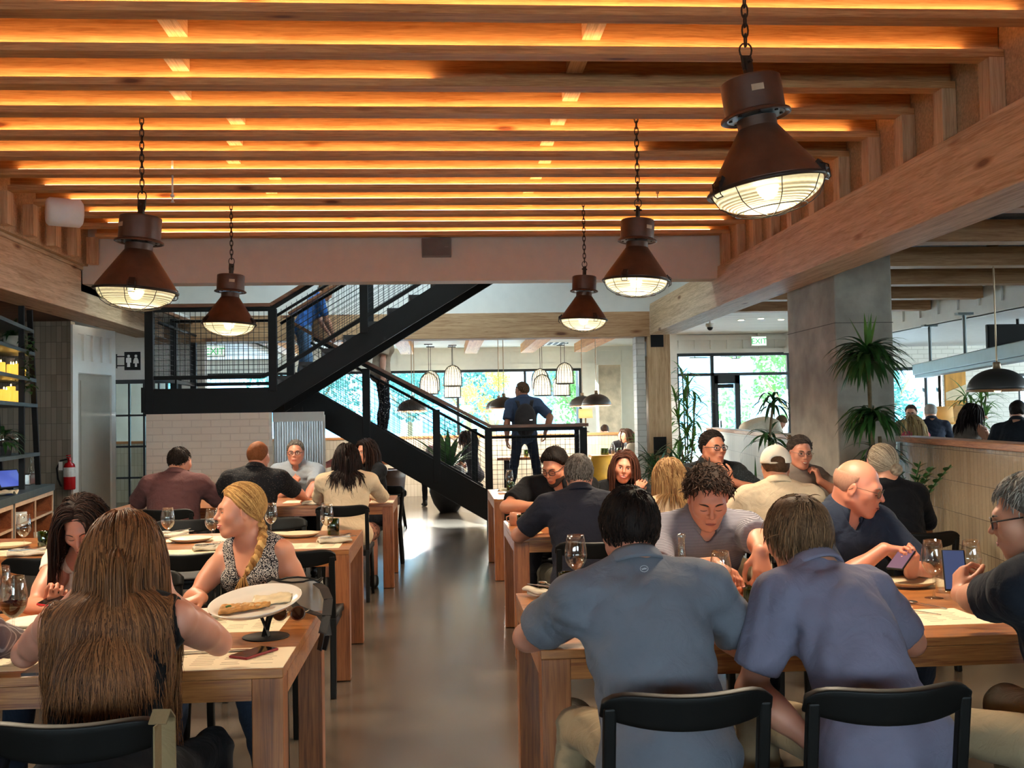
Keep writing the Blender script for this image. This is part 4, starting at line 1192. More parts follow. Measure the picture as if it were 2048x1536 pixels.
def strands_mesh(name, paths, radii, mat, parent, n=4):
    """many locks as one mesh; every lock gets its own shade of the hair colour"""
    V = []; Fc = []; S = []
    for path, r in zip(paths, radii):
        P = np.asarray(path); k = len(P)
        T = np.gradient(P, axis=0); T /= (np.linalg.norm(T, axis=1)[:, None]+1e-9)
        ref = np.array([.31, .77, .55]); U = np.cross(T, ref); U /= (np.linalg.norm(U, axis=1)[:, None]+1e-9); W = np.cross(T, U)
        rr = r*np.interp(np.linspace(0, 1, k), [0, .12, .7, 1], [.75, 1, .85, .12])
        b0 = len(V)*0+sum(0 for _ in ()) 
        ang = 2*PI*np.arange(n)/n
        ring = P[:, None, :]+rr[:, None, None]*(U[:, None, :]*np.cos(ang)[None, :, None]+W[:, None, :]*np.sin(ang)[None, :, None])
        V.append(ring.reshape(-1, 3)); S.append(np.full(k*n, RNG.uniform(0, 1)))
    off = 0
    for path in paths:
        k = len(path)
        i = np.arange(k-1)[:, None]*n; j = np.arange(n)[None, :]; j2 = (j+1) % n
        q = np.stack([i+j, i+j2, i+n+j2, i+n+j], -1).reshape(-1, 4)+off
        Fc.append(q); off += k*n
    V = np.concatenate(V); Fc = np.concatenate(Fc); S = np.concatenate(S)
    return V, Fc, S

def add_attr(o, S):
    a = o.data.attributes.new('strand', 'FLOAT', 'POINT')
    a.data.foreach_set('value', S.astype(f32))
# ================================================================ one person
def two_bone(S, W, l1, l2, hint):
    S = np.array(S, float); W = np.array(W, float)
    d = W-S; L = np.linalg.norm(d); mx = (l1+l2)*.995
    if L > mx: W = S+d/L*mx; L = mx; d = W-S
    u = d/L
    a = (l1*l1-l2*l2+L*L)/(2*L); h = math.sqrt(max(0, l1*l1-a*a))
    hp = np.array(hint, float); hp = hp-u*(hp@u); hp = nrm(hp)
    return S+u*a+hp*h, W

def hand_prims(Wp, d, palm_n, side, s, curl=.5, spread=.12, thumb=.5, point=False):
    """palm and five fingers. Wp wrist, d direction of the hand, palm_n outward normal of the palm, side +1 right hand / -1 left"""
    d = nrm(d); n_ = nrm(np.array(palm_n)-d*(np.array(palm_n)@d))
    t = np.cross(d, n_)*side            # towards the thumb
    P = []
    L = .088*s
    kn = []
    for i, (off, fl, r) in enumerate(((.031, .072, .0088), (.0105, .08, .009), (-.0105, .074, .0086), (-.03, .058, .0076))):
        base = Wp+d*(L-.004*abs(i-1)*s)+t*off*s
        kn.append(base)
        P.append((cap(Wp+d*.012*s+t*off*.55*s, base, .0155*s, .0125*s), .014))
        c0 = curl+.07*i if not (point and i == 0) else .1
        fd = nrm(d+t*(off*spread*10))
        a1 = c0*1.0; a2 = c0*2.1; a3 = c0*2.9
        p = base; seg = (fl*.46*s, fl*.31*s, fl*.25*s)
        rr = r*s
        for sg, a in zip(seg, (a1, a2, a3)):
            q = p+(fd*math.cos(a)+n_*math.sin(a))*sg
            P.append((cap(p, q, rr, rr*.92), .004)); p = q; rr *= .92
    b0 = Wp+d*.028*s+t*.024*s+n_*.006*s
    td = nrm(t*.75+d*.75+n_*(.25+thumb*.5)); b1 = b0+td*.042*s
    td2 = nrm(td+d*.5-t*thumb*.9+n_*thumb*.4); b2 = b1+td2*.034*s
    td3 = nrm(td2+d*.2-t*thumb*.6); b3 = b2+td3*.026*s
    P += [(cap(b0, b1, .016*s, .0115*s), .012), (cap(b1, b2, .0105*s, .0098*s), .004), (cap(b2, b3, .0096*s, .008*s), .004)]
    return P

def person(label, pos, yaw, h=.008, sex='m', s=1.0, seat=.46, stand=False, floor=0.0, lean=12, lean2=None, side=0, twist=0, head=(0, 0, 0),
           hr=None, hl=None, er=None, el=None, hand=None, top='polo', sleeve=.55, loose=.012, topcol=None, belly=0.0, wide=1.0,
           legs='trousers', legcol=None, skin='#c68e6e', hair=None, beard=None, specs=None, face=True, eyes='open', smile=0, knees=None, group=None,
           neck='round', collar_mat=None, headup=0.0, feet=True, brow='#3a2a20', shoe=None, headfwd=0.0, hipw=1.0, lipm=None, body_parts='all', fold=.004, category='person', sock=None, shrug=0.0, legspread=.1, extra=None):
    """pos: x,y of the pelvis; yaw: 0 looks along +y. hr/hl: world places of the wrists."""
    root = thing('person', label, category, (pos[0], pos[1], floor), yaw, group)
    fem = sex == 'f'
    Rw = rot('z', yaw)
    def loc(p): return Rw.T @ (np.array(p, float)-np.array([pos[0], pos[1], floor]))
    lean2 = lean if lean2 is None else lean2
    # -------- skeleton, local coordinates, facing +y
    zp = (.96*s if stand else seat+.085*s)
    P0 = np.array([0, 0, zp])
    def dr(a): 
        a = math.radians(a); b_ = math.radians(side)
        return nrm([math.tan(b_)*math.cos(a), math.sin(a), math.cos(a)])
    P1 = P0+dr(lean)*.15*s; P2 = P1+dr((lean+lean2)/2)*.15*s; P3 = P2+dr(lean2)*.155*s; P4 = P3+dr(lean2)*.07*s
    fw = rot('z', math.radians(twist)) @ np.array([0, 1, 0.0])
    ux = dr(lean2); CH = frame(ux, fw); RX = CH[:, 0]; FY = CH[:, 1]
    hipf = frame(dr(lean), [0, 1, 0])
    midf = frame(dr((lean+lean2)/2), nrm(fw+np.array([0, 1, 0])))
    shw = (.158 if fem else .186)*s*wide
    SR = P3+RX*shw+ux*.0*s+ux*shrug; SL = P3-RX*shw+ux*shrug
    hy, hp, hr_ = [math.radians(a) for a in head]
    HM = rot('z', -hy) @ rot('x', -hp) @ rot('y', hr_)       # +yaw turns right, +pitch nods down, +roll tilts right
    nd = nrm(ux*.75+np.array([0, .18, .6])+HM[:, 1]*.1)
    HS = s*(.955 if fem else 1.0)
    NB = P4+ux*.01*s
    HC = NB+nd*(.092+headup)*s+HM @ np.array([0, .025+headfwd, .03])*s
    def hd(p): return HC+HM @ (np.array(p, float)*HS)
    l1, l2 = (.275 if fem else .295)*s, (.235 if fem else .26)*s
    arms = []
    for sd, S_, tgt, hint in ((1, SR, hr, er), (-1, SL, hl, el)):
        if tgt is None: W_ = S_+np.array([sd*.06, .12, -.46])*s if stand else np.array([sd*.13, .33, zp+.1])
        else: W_ = loc(tgt)
        hh = (np.array([sd*.7, -.45, -.8]) if stand else np.array([sd*.75, -.3, -.55])) if hint is None else Rw.T @ np.array(hint, float)
        E_, W2 = two_bone(S_, W_, l1, l2, hh)
        arms.append((sd, S_, E_, W2))
    # -------- torso, arms, head as primitives
    T = []     # torso
    wm = wide*s
    if fem:
        T += [(ellp(P0+hipf[:,1]*-.01, np.array([.178*hipw, .125, .12])*s, hipf), .05), (ellp(P1, np.array([.132*wide, .098+belly*.6, .12])*s, midf), .06),
              (ellp(P2, np.array([.138*wide, .1+belly*.3, .13])*s, midf), .06), (ellp(P3-ux*.03*s, np.array([.152*wide, .09, .1])*s, CH), .06)]
        for sd in (1, -1): T.append((ellp(P2+ux*.055*s+RX*sd*.07*s+FY*.075*s, np.array([.062, .058, .062])*s, CH), .05))
    else:
        T += [(ellp(P0+hipf[:,1]*-.01, np.array([.172*hipw, .12, .12])*s, hipf), .05), (ellp(P1+hipf[:,1]*belly*.5, np.array([.155*wide+belly*.4, .108+belly, .13])*s, midf), .06),
              (ellp(P2+FY*belly*.25, np.array([.163*wide+belly*.2, .112+belly*.4, .135])*s, midf), .06), (ellp(P3-ux*.035*s, np.array([.182*wide, .108, .1])*s, CH), .06)]
    for S_ in (SR, SL):
        T += [(cap(NB-ux*.012*s, S_, (.044 if fem else .05)*s, (.05 if fem else .058)*s), .05)]
    ra, rb, rc = ((.042, .035, .024) if fem else (.051, .043, .029))
    A = []
    for sd, S_, E_, W_ in arms:
        A += [(cap(S_, E_, ra*1.12*s, rb*.92*s), .03), (cap(S_+(E_-S_)*.35, S_+(E_-S_)*.6, ra*1.05*s, ra*.98*s), .04), (cap(E_, W_, rb*.95*s, rc*s), .02), (ellp(E_+(W_-E_)*.28, np.array([rb*1.12, rb*1.02, .09])*s, frame(W_-E_, [0, .3, 1])), .04)]
    HP = []
    fm = 1.0 if not fem else .93
    e = lambda c, r, k=.02: HP.append((ellp(hd(c), np.array(r)*HS, HM), k))
    e((0, -.012, .032), (.0755, .0975, .0925)); e((0, .03, -.03), (.0605*fm, .063, .08), .035)
    for x in (1, -1):
        HP.append((cap(hd((x*.0555*fm, .0, -.05)), hd((x*.0235*fm, .068, -.0955)), .0205*HS, .0185*HS), .03))
        HP.append((cap(hd((x*.036, .082, .028)), hd((x*.006, .088, .025)), (.0105 if not fem else .008)*HS, .0095*HS), .025))
        HP.append((sph(hd((x*.042, .064, -.018)), .0245*HS), .035))
    HP.append((sph(hd((0, .079, -.1)), (.0185 if not fem else .0155)*HS), .025))
    HP.append((sph(hd((0, .083, -.058)), .022*HS), .03))
    NK = [(cap(NB-ux*.03*s, hd((0, -.02, -.045)), (.061 if not fem else .051)*s, (.056 if not fem else .047)*s), .03), (cap(hd((0,-.05,-.03)), NB-ux*.02*s-FY*.03*s, .05*s, .055*s), .03)]
    fine = h <= .009
    # -------- the body, one surface
    allp = T+A+HP+NK
    hands = []
    hand = hand or {}
    for sd, S_, E_, W_ in arms:
        hs = dict(hand.get('r' if sd > 0 else 'l', {}))
        d_ = hs.pop('d', None); n_ = hs.pop('n', None)
        d_ = nrm(W_-E_)*.7+np.array([0, 0, -.1]) if d_ is None else Rw.T @ np.array(d_, float)
        n_ = np.array([-sd*.3, 0, -1.0]) if n_ is None else Rw.T @ np.array(n_, float)
        hands += hand_prims(W_, d_, n_, sd, s*(.93 if fem else 1.0), **hs)
    lo = np.min([p[0][0] for p in allp+hands], 0)-.02; hi = np.max([p[0][1] for p in allp+hands], 0)+.02
    Fd = Field(lo, hi, h)
    for p, k in T: Fd.put(p, k)
    for p, k in NK: Fd.put(p, k)
    for p, k in A: Fd.put(p, k)
    for p, k in HP: Fd.put(p, k)
    if face and fine:
        for x in (1, -1):
            Fd.put(ellp(hd((x*.0325, .1045, .004)), np.array([.0185, .0155, .0125])*HS, HM), .016, sub=True)
            Fd.put(sph(hd((x*.0318, .0762, .003)), .0142*HS), .006)
        Fd.put(cap(hd((0, .094, .016)), hd((0, .1185, -.022)), .0068*HS, .0105*HS), .011)
        for x in (1, -1): Fd.put(sph(hd((x*.0118, .102, -.0285)), .0085*HS), .008)
        Fd.put(cap(hd((-.014, .0985, -.0625)), hd((.014, .0985, -.0625)), .0065*HS), .016)
    elif face:
        Fd.put(cap(hd((0, .094, .014)), hd((0, .115, -.024)), .009*HS, .014*HS), .012)
    for x in (1, -1):
        em = HM @ rot('z', -x*.35) @ rot('x', -.2)
        Fd.put(ellp(hd((x*.079, -.006, -.006)), np.array([.0085, .0195, .033])*HS, em), .008)
        if fine: Fd.put(ellp(hd((x*.089, .0, -.004)), np.array([.0055, .011, .02])*HS, em), .006, sub=True)
    for p, k in hands: Fd.put(p, k)
    msk = skin_mat('skin_'+skin.strip('#'), skin)
    v, q = Fd.mesh()
    np_mesh('body', v, q, msk, root, relax=0 if fine else 1)
    # -------- face details, laid on the surface of the face
    if face:
        from mathutils.bvhtree import BVHTree
        vv = np.asarray(v); near = (np.linalg.norm(vv-HC, axis=1) < .17*HS)
        qf = q[near[q].all(1)]
        bv = BVHTree.FromPolygons([tuple(t_) for t_ in vv], [tuple(int(i) for i in t_) for t_ in qf])
        yf = Vector(HM[:, 1])
        def surf(x, z, off=0.0):
            o_ = Vector(hd((x, .22, z)))
            hit = bv.ray_cast(o_, -yf)
            if hit[0] is None: return np.array(hd((x, .09, z)))+HM[:, 1]*off*HS
            return np.array(hit[0])+HM[:, 1]*off*HS
        for x in (1, -1):
            if eyes == 'open':
                ex, ez, ew, eh = .0315, .003, .0148, .0062*(1-.25*max(0, smile))
                mb = MB(); n_ = 18; c_ = surf(x*ex, ez, .0022)
                ring = []
                for k in range(n_):
                    a_ = 2*PI*k/n_; cc_, ss_ = math.cos(a_), math.sin(a_)
                    ring.append(surf(x*ex+ew*cc_, ez+eh*math.copysign(abs(ss_)**.85, ss_)*(1 if ss_ > 0 else .75), .0006))
                mid = [c_+(r_-c_)*.55+HM[:, 1]*.0006*HS for r_ in ring]
                mb.v = [tuple(t_) for t_ in ring+mid+[c_]]
                for k in range(n_):
                    k2 = (k+1) % n_
                    mb.f += [(k, k2, n_+k2, n_+k), (n_+k, n_+k2, 2*n_)]
                o = mb.build('eye', M_eye, root, smooth=True)
                gx = x*ex+.003*math.sin(hy)*0
                mb = MB(); ci = surf(x*ex, ez+.0005, .0034); ir = []
                for k in range(14): a_ = 2*PI*k/14; ir.append(tuple(ci+HM[:, 0]*.0056*HS*math.cos(a_)+HM[:, 2]*.0056*HS*math.sin(a_)-HM[:, 1]*.0008*HS))
                mb.v = ir+[tuple(ci+HM[:, 1]*.0004*HS)]; mb.f = [(k, (k+1) % 14, 14) for k in range(14)]
                mb.build('iris', M_iris, o, smooth=True)
                up_ = [tuple(surf(x*ex+ew*t_*1.05, ez+eh*1.05*math.sqrt(max(0, 1-t_*t_))**1.1+.0006, .0012)) for t_ in np.linspace(-1, 1, 9)]
                MB().tube(up_, [.0011*HS*k for k in (.5, .9, 1.1, 1.2, 1.2, 1.2, 1.2, 1, .5)], 5).build('eyelash', M_iris, root)
            else:
                up_ = [tuple(surf(x*.0315+.0145*t_, -.0035-.0035*(1-t_*t_), .0008)) for t_ in np.linspace(-1, 1, 9)]
                MB().tube(up_, [.0013*HS*k for k in (.5, .9, 1.1, 1.2, 1.2, 1.2, 1.1, .9, .5)], 5).build('eyelash', M_iris, root)
            rb_ = .0033 if not fem else .0022
            pts = [tuple(surf(x*(.014+.037*t), .0215+.0065*math.sin(PI*t*.8)-.002*t, .0006)) for t in np.linspace(0, 1, 8)]
            mb = MB().tube(pts, [rb_*HS*k for k in (.7, 1, 1.15, 1.15, 1.05, .9, .65, .3)], 6)
            mb.build('eyebrow', plain('brow_'+brow.strip('#'), brow, .8), root, smooth=True)
        lm = lipm or (M_lipf if fem else M_lip)
        w_ = .0225+.005*max(0, smile); gap = .0012+.0042*max(0, smile-.4)
        zl_ = -.0625
        def corner(t): return .0065*smile*t*t
        if smile > .8:
            pts = [tuple(surf(t*w_*.86, zl_+corner(t)-.0005, -.0035)) for t in np.linspace(-1, 1, 9)]
            MB().tube(pts, [gap*1.25*HS*max(.3, 1-t*t) for t in np.linspace(-1, 1, 9)], 6).build('teeth', M_teeth, root, smooth=True)
        def lip(dz, rr, arch):
            pts = []
            for t in np.linspace(-1, 1, 11): pts.append(tuple(surf(t*w_, zl_+dz*max(0, 1-t*t)**.6+corner(t)+arch*(1-t*t), .0004)))
            return MB().tube(pts, [rr*HS*max(.25, (1-abs(t)**2.4)) for t in np.linspace(-1, 1, 11)], 8)
        lt_ = lip(gap+.0022, .0028 if not fem else .0032, 0); lb_ = lip(-gap-.0028, .0034 if not fem else .004, 0)
        lt_.build('upper_lip', lm, root, smooth=True); lb_.build('lower_lip', lm, root, smooth=True)
        if smile <= .8:
            MB().tube([tuple(surf(t*w_*.95, zl_+corner(t), .0016)) for t in np.linspace(-1, 1, 9)], .0008*HS, 5).build('mouth_line', plain('mouth_dark', '#4a1f1c', .6), root)
    # -------- upper garment
    mt = topcol
    if top:
        G = []; gr = loose
        lo2 = np.min([p[0][0] for p in T], 0)-.1; hi2 = np.max([p[0][1] for p in T], 0)+.1
        for sd, S_, E_, W_ in arms: lo2 = np.minimum(lo2, np.minimum(E_, W_)-.1); hi2 = np.maximum(hi2, np.maximum(E_, W_)+.1)
        lo2[2] = max(lo2[2], zp-.16*s)
        Fs = Field(lo2, hi2, max(h, .0065))
        for p, k in T: Fs.put(p, k, grow=gr)
        if top != 'dress' and not stand: Fs.put(ellp(P0+np.array([0, -.02, -.02]), np.array([.185*hipw, .135, .12])*s, hipf), .05, grow=gr*.6)
        cuts = []
        for sd, S_, E_, W_ in arms:
            if sleeve <= 0: 
                # sleeveless: the arm is cut out at the shoulder
                Fs.put(cap(S_+nrm(S_-P3)*.045*s+ux*.005, S_+(E_-S_)*.9+nrm(S_-P3)*.03*s, .07*s, .07*s), .012, sub=True)
                continue
            if sleeve <= 1:
                e_ = S_+(E_-S_)*sleeve
                Fs.put(cap(S_, e_, (ra*1.2+gr)*s, (rb*1.12+gr*1.3)*s), .035)
                cuts.append((e_, nrm(E_-S_)))
            else:
                Fs.put(cap(S_, E_, (ra*1.18+gr)*s, (rb*1.08+gr)*s), .035)
                e_ = E_+(W_-E_)*(sleeve-1)
                Fs.put(cap(E_, e_, (rb*1.08+gr)*s, (rc*1.15+gr*.8)*s), .02)
                cuts.append((e_, nrm(W_-E_)))
        fo = make_folds(int(abs(pos[0]*1000)+abs(pos[1]*377)+7), fold)
        Fs.apply(lambda D, X, Y, Z: np.where(np.abs(D) < .05, D+fo(X, Y, Z)-f32(fold), D))
        for c_, n_ in cuts:
            lo3 = c_-.09; hi3 = c_+.09
            r = Fs.sl(lo3, hi3)
            if r:
                sl, X, Y, Z = r
                dp = (X-f32(c_[0]))*f32(n_[0])+(Y-f32(c_[1]))*f32(n_[1])+(Z-f32(c_[2]))*f32(n_[2])
                rad = np.sqrt((X-f32(c_[0]))**2+(Y-f32(c_[1]))**2+(Z-f32(c_[2]))**2)
                Fs.D[sl] = np.where(rad < .088, np.maximum(Fs.D[sl], dp), Fs.D[sl])
        # neck opening
        if neck == 'v':
            for t in np.linspace(0, 1, 7):
                Fs.put(sph(NB+FY*(.055+.05*t)*s-ux*(.0+.17*t)*s, (.075-.052*t)*s), .01, sub=True)
            Fs.put(sph(NB+ux*.03*s, .075*s), .01, sub=True)
        elif neck == 'scoop':
            Fs.put(ellp(NB+FY*.06*s-ux*.02*s, np.array([.105, .1, .085])*s, CH), .01, sub=True)
            Fs.put(ellp(NB-FY*.06*s+ux*.02*s, np.array([.1, .09, .05])*s, CH), .01, sub=True)
        elif neck == 'open':
            for t in np.linspace(0, 1, 4): Fs.put(sph(NB+FY*(.06+.025*t)*s+ux*(.02-.06*t)*s, (.054-.034*t)*s), .008, sub=True)
            Fs.put(cap(NB+ux*.04*s, NB+ux*.1*s, .066*s, .08*s), .006, sub=True)
        else:
            Fs.put(cap(NB+ux*.05*s, NB+ux*.12*s, .066*s, .085*s), .006, sub=True)
        v, q = Fs.mesh()
        np_mesh({'polo': 'shirt', 'tee': 'shirt', 'shirt': 'shirt', 'tank': 'top', 'blazer': 'blazer', 'sweater': 'sweater', 'jacket': 'jacket', 'dress': 'dress'}.get(top, 'shirt'), v, q, mt, root, relax=1)
        if top in ('polo', 'shirt', 'jacket', 'blazer'):
            # turned-down collar round the neck
            cm = collar_mat or mt
            mb = MB(); nA = 28; opening = .38 if neck == 'open' else .16
            nx = nrm(nd*.6+ux*.4); CF = frame(nx, FY)
            c0 = NB+ux*.018*s
            prof = [(.061, -.012), (.0605, .018), (.0625, .03), (.069, .034), (.077, .022), (.088, -.004), (.09, -.012), (.082, -.008), (.069, .02)]
            for i in range(nA+1):
                a = PI/2+opening+(2*PI-2*opening)*i/nA
                fr = abs(i/nA-.5)*2
                for (r, z) in prof:
                    zz = z-.014*fr**3-(.012*fr**6 if r > .075 else 0)
                    p = c0+CF @ (np.array([r*math.cos(a)*1.02, r*math.sin(a)*1.08-.006, zz])*s*(.86 if fem else 1.0))
                    mb.v.append(tuple(p))
            K = len(prof)
            for i in range(nA):
                for j in range(K-1): mb.f.append((i*K+j, (i+1)*K+j, (i+1)*K+j+1, i*K+j+1))
            o = mb.build('collar', cm, root, smooth=True)
            so = o.modifiers.new('s', 'SOLIDIFY'); so.thickness = .003
        if top in ('polo',) and face:
            mb = MB()
            pts = [NB+FY*(.092+.012*t)*s-ux*(.05+.11*t)*s for t in np.linspace(0, 1, 5)]
    # -------- legs
    legm = legcol
    if legs:
        hipR = P0+np.array([.09, .02, -.02])*s; hipL = P0+np.array([-.09, .02, -.02])*s
        lt, lsn = .43*s, .42*s
        if stand:
            kR = knees[0] if knees else hipR+np.array([.03, .03, -.44*s]); kL = knees[1] if knees else hipL+np.array([-.03, .03, -.44*s])
            aR = np.array([kR[0]+.01, kR[1]-.04, .08]) if not knees else np.array(knees[2]); aL = np.array([kL[0]-.01, kL[1]-.06, .08]) if not knees else np.array(knees[3])
        else:
            kR = hipR+np.array([legspread, lt, -.01]); kL = hipL+np.array([-legspread, lt, -.01])
            aR = np.array([kR[0]+.02, kR[1]-.03, .085]); aL = np.array([kL[0]-.02, kL[1]-.08, .085])
            if knees: kR, kL, aR, aL = [np.array(k, float) for k in knees]
        kR, kL, aR, aL = map(np.array, (kR, kL, aR, aL))
        LP = []
        LP.append((ellp(P0+np.array([0, -.005, -.02]), np.array([.178*hipw, .128, .115])*s, hipf), .05))
        th, kn_, an = (.088, .064, .045) if not fem else (.084, .056, .036)
        if legs == 'skirt':
            for hh, k_ in ((hipR, kR), (hipL, kL)): LP.append((cap(hh, k_, .098*s, .085*s), .09))
            LP.append((cap((hipR+hipL)/2, (kR+kL)/2-np.array([0,0,.03]), .1*s, .09*s), .06))
            LP.append((cap((kR+kL)/2, (kR+kL)/2-np.array([0, .03, .22]), .1*s, .12*s), .06))
        else:
            for hh, k_, a_ in ((hipR, kR, aR), (hipL, kL, aL)):
                LP.append((cap(hh, k_, th*s, kn_*s), .05))
                if legs == 'shorts': continue
                LP.append((cap(k_, a_, kn_*1.0*s, an*1.15*s), .03))
                LP.append((ellp(k_+(a_-k_)*.3+np.array([0,-.012,0]), np.array([.054, .056, .13])*s, frame(a_-k_, [0, 1, 0])), .04))
        lo4 = np.min([p[0][0] for p in LP], 0)-.03; hi4 = np.max([p[0][1] for p in LP], 0)+.03
        Fl = Field(lo4, hi4, max(h, .009))
        for p, k in LP: Fl.put(p, k)
        fo2 = make_folds(int(abs(pos[1]*1000)+31), .005)
        Fl.apply(lambda D, X, Y, Z: np.where(np.abs(D) < .05, D+fo2(X, Y, Z)-f32(.005), D))
        v, q = Fl.mesh()
        np_mesh('skirt' if legs == 'skirt' else legs, v, q, legm, root)
        if feet:
            for k_, a_ in ((kR, aR), (kL, aL)):
                if legs in ('shorts', 'skirt'):
                    mb = MB(); mb.tube([tuple(k_), tuple(k_+(a_-k_)*.3+np.array([0,-.02,0])), tuple(a_)], [.052*s, .054*s, .034*s], 12); mb.build('lower_leg', msk, root, smooth=True)
                Ff = Field(a_+np.array([-.09, -.13, -.12]), a_+np.array([.09, .26, .09]), .009)
                Ff.put(cap(a_+np.array([0, -.03, -.045]), a_+np.array([0, .13, -.055]), .042*s, .034*s), .02)
                Ff.put(cap(a_+np.array([0, -.01, .0]), a_+np.array([0, .05, -.04]), .043*s, .036*s), .03)
                zb = a_[2]-.085
                Ff.apply(lambda D, X, Y, Z: np.maximum(D, f32(zb)-Z))
                v, q = Ff.mesh(); np_mesh('shoe', v, q, shoe or M_shoe, root)
    # -------- hair
    if hair: make_hair(root, hair, hd, HM, HS, HC, NB, P3, P2, RX, FY, ux, SR, SL, s, h, shw)
    if beard:
        Fb = Field(HC-.16*HS, HC+.16*HS, max(h*.8, .005))
        Fb.put(ellp(hd((0, .034, -.034)), np.array([.0625, .066, .084])*HS, HM), .02)
        for x in (1, -1): Fb.put(cap(hd((x*.056, .0, -.05)), hd((x*.02, .072, -.099)), .021*HS, .019*HS), .03)
        Fb.put(sph(hd((0, .08, -.1)), .0205*HS), .02)
        zc, yc = HM[:, 2], HM[:, 1]
        c_ = hd((0, 0, -.052)); 
        def cutb(D, X, Y, Z):
            a = (X-f32(c_[0]))*f32(zc[0])+(Y-f32(c_[1]))*f32(zc[1])+(Z-f32(c_[2]))*f32(zc[2])
            return np.maximum(D, a)
        Fb.apply(cutb)
        Fb.put(ellp(hd((0, .1, -.064)), np.array([.027, .03, .014])*HS, HM), .006, sub=True)
        v, q = Fb.mesh(); np_mesh('beard', v, q, plain('beard_'+beard.strip('#'), beard, .85, var=.3, scale=300), root)
    if specs:
        fm_ = {'dark': M_spec, 'wire': M_specw}[specs[0]] if isinstance(specs, tuple) else M_spec
        rw, rh, rr = (.024, .018, .0024) if not (isinstance(specs, tuple) and specs[0] == 'wire') else (.024, .017, .0013)
        mb = MB(); ml = []
        for x in (1, -1):
            ring = []
            for k in range(20):
                a = 2*PI*k/20
                cx_, cz_ = math.cos(a), math.sin(a)
                pw = lambda t: math.copysign(abs(t)**.75, t)
                ring.append(tuple(hd((x*.0335+rw*pw(cx_), .1085-.006*abs(pw(cx_)) if x*cx_ > 0 else .1085, .0035+rh*pw(cz_)))))
            mb.tube(ring, rr*HS, 5, closed=True)
            lb = len(ml)
            m_ = MB(); m_.v = ring; m_.f = [tuple(range(20))]
            m_.build('spectacle_lens', M_lensc, root)
            mb.tube([tuple(hd((x*.0575, .102, .009))), tuple(hd((x*.075, .085, .01))), tuple(hd((x*.0825, .01, .01))), tuple(hd((x*.083, -.02, -.008)))], rr*1.1*HS, 5)
        mb.tube([tuple(hd((-.0105, .1085, .007))), tuple(hd((0, .111, .0095))), tuple(hd((.0105, .1085, .007)))], rr*HS, 5)
        mb.build('spectacles', fm_, root)
    root['_'] = 0; del root['_']
    PEOPLE.append((label, pos, tuple(Rw @ hd((0, -.012, .128))+np.array([pos[0], pos[1], floor])), tuple(Rw @ HC+np.array([pos[0], pos[1], floor])),
                   tuple(Rw @ SR+np.array([pos[0], pos[1], floor])), tuple(Rw @ SL+np.array([pos[0], pos[1], floor])), [tuple(Rw @ a[3]+np.array([pos[0], pos[1], floor])) for a in arms]))
    ctx = dict(root=root, hd=hd, HM=HM, HC=HC, HS=HS, NB=NB, ux=ux, FY=FY, RX=RX, P3=P3, P2=P2, P1=P1, P0=P0, arms=arms, CH=CH, s=s, Rw=Rw, pos=pos, SR=SR, SL=SL)
    return ctx
PEOPLE = []

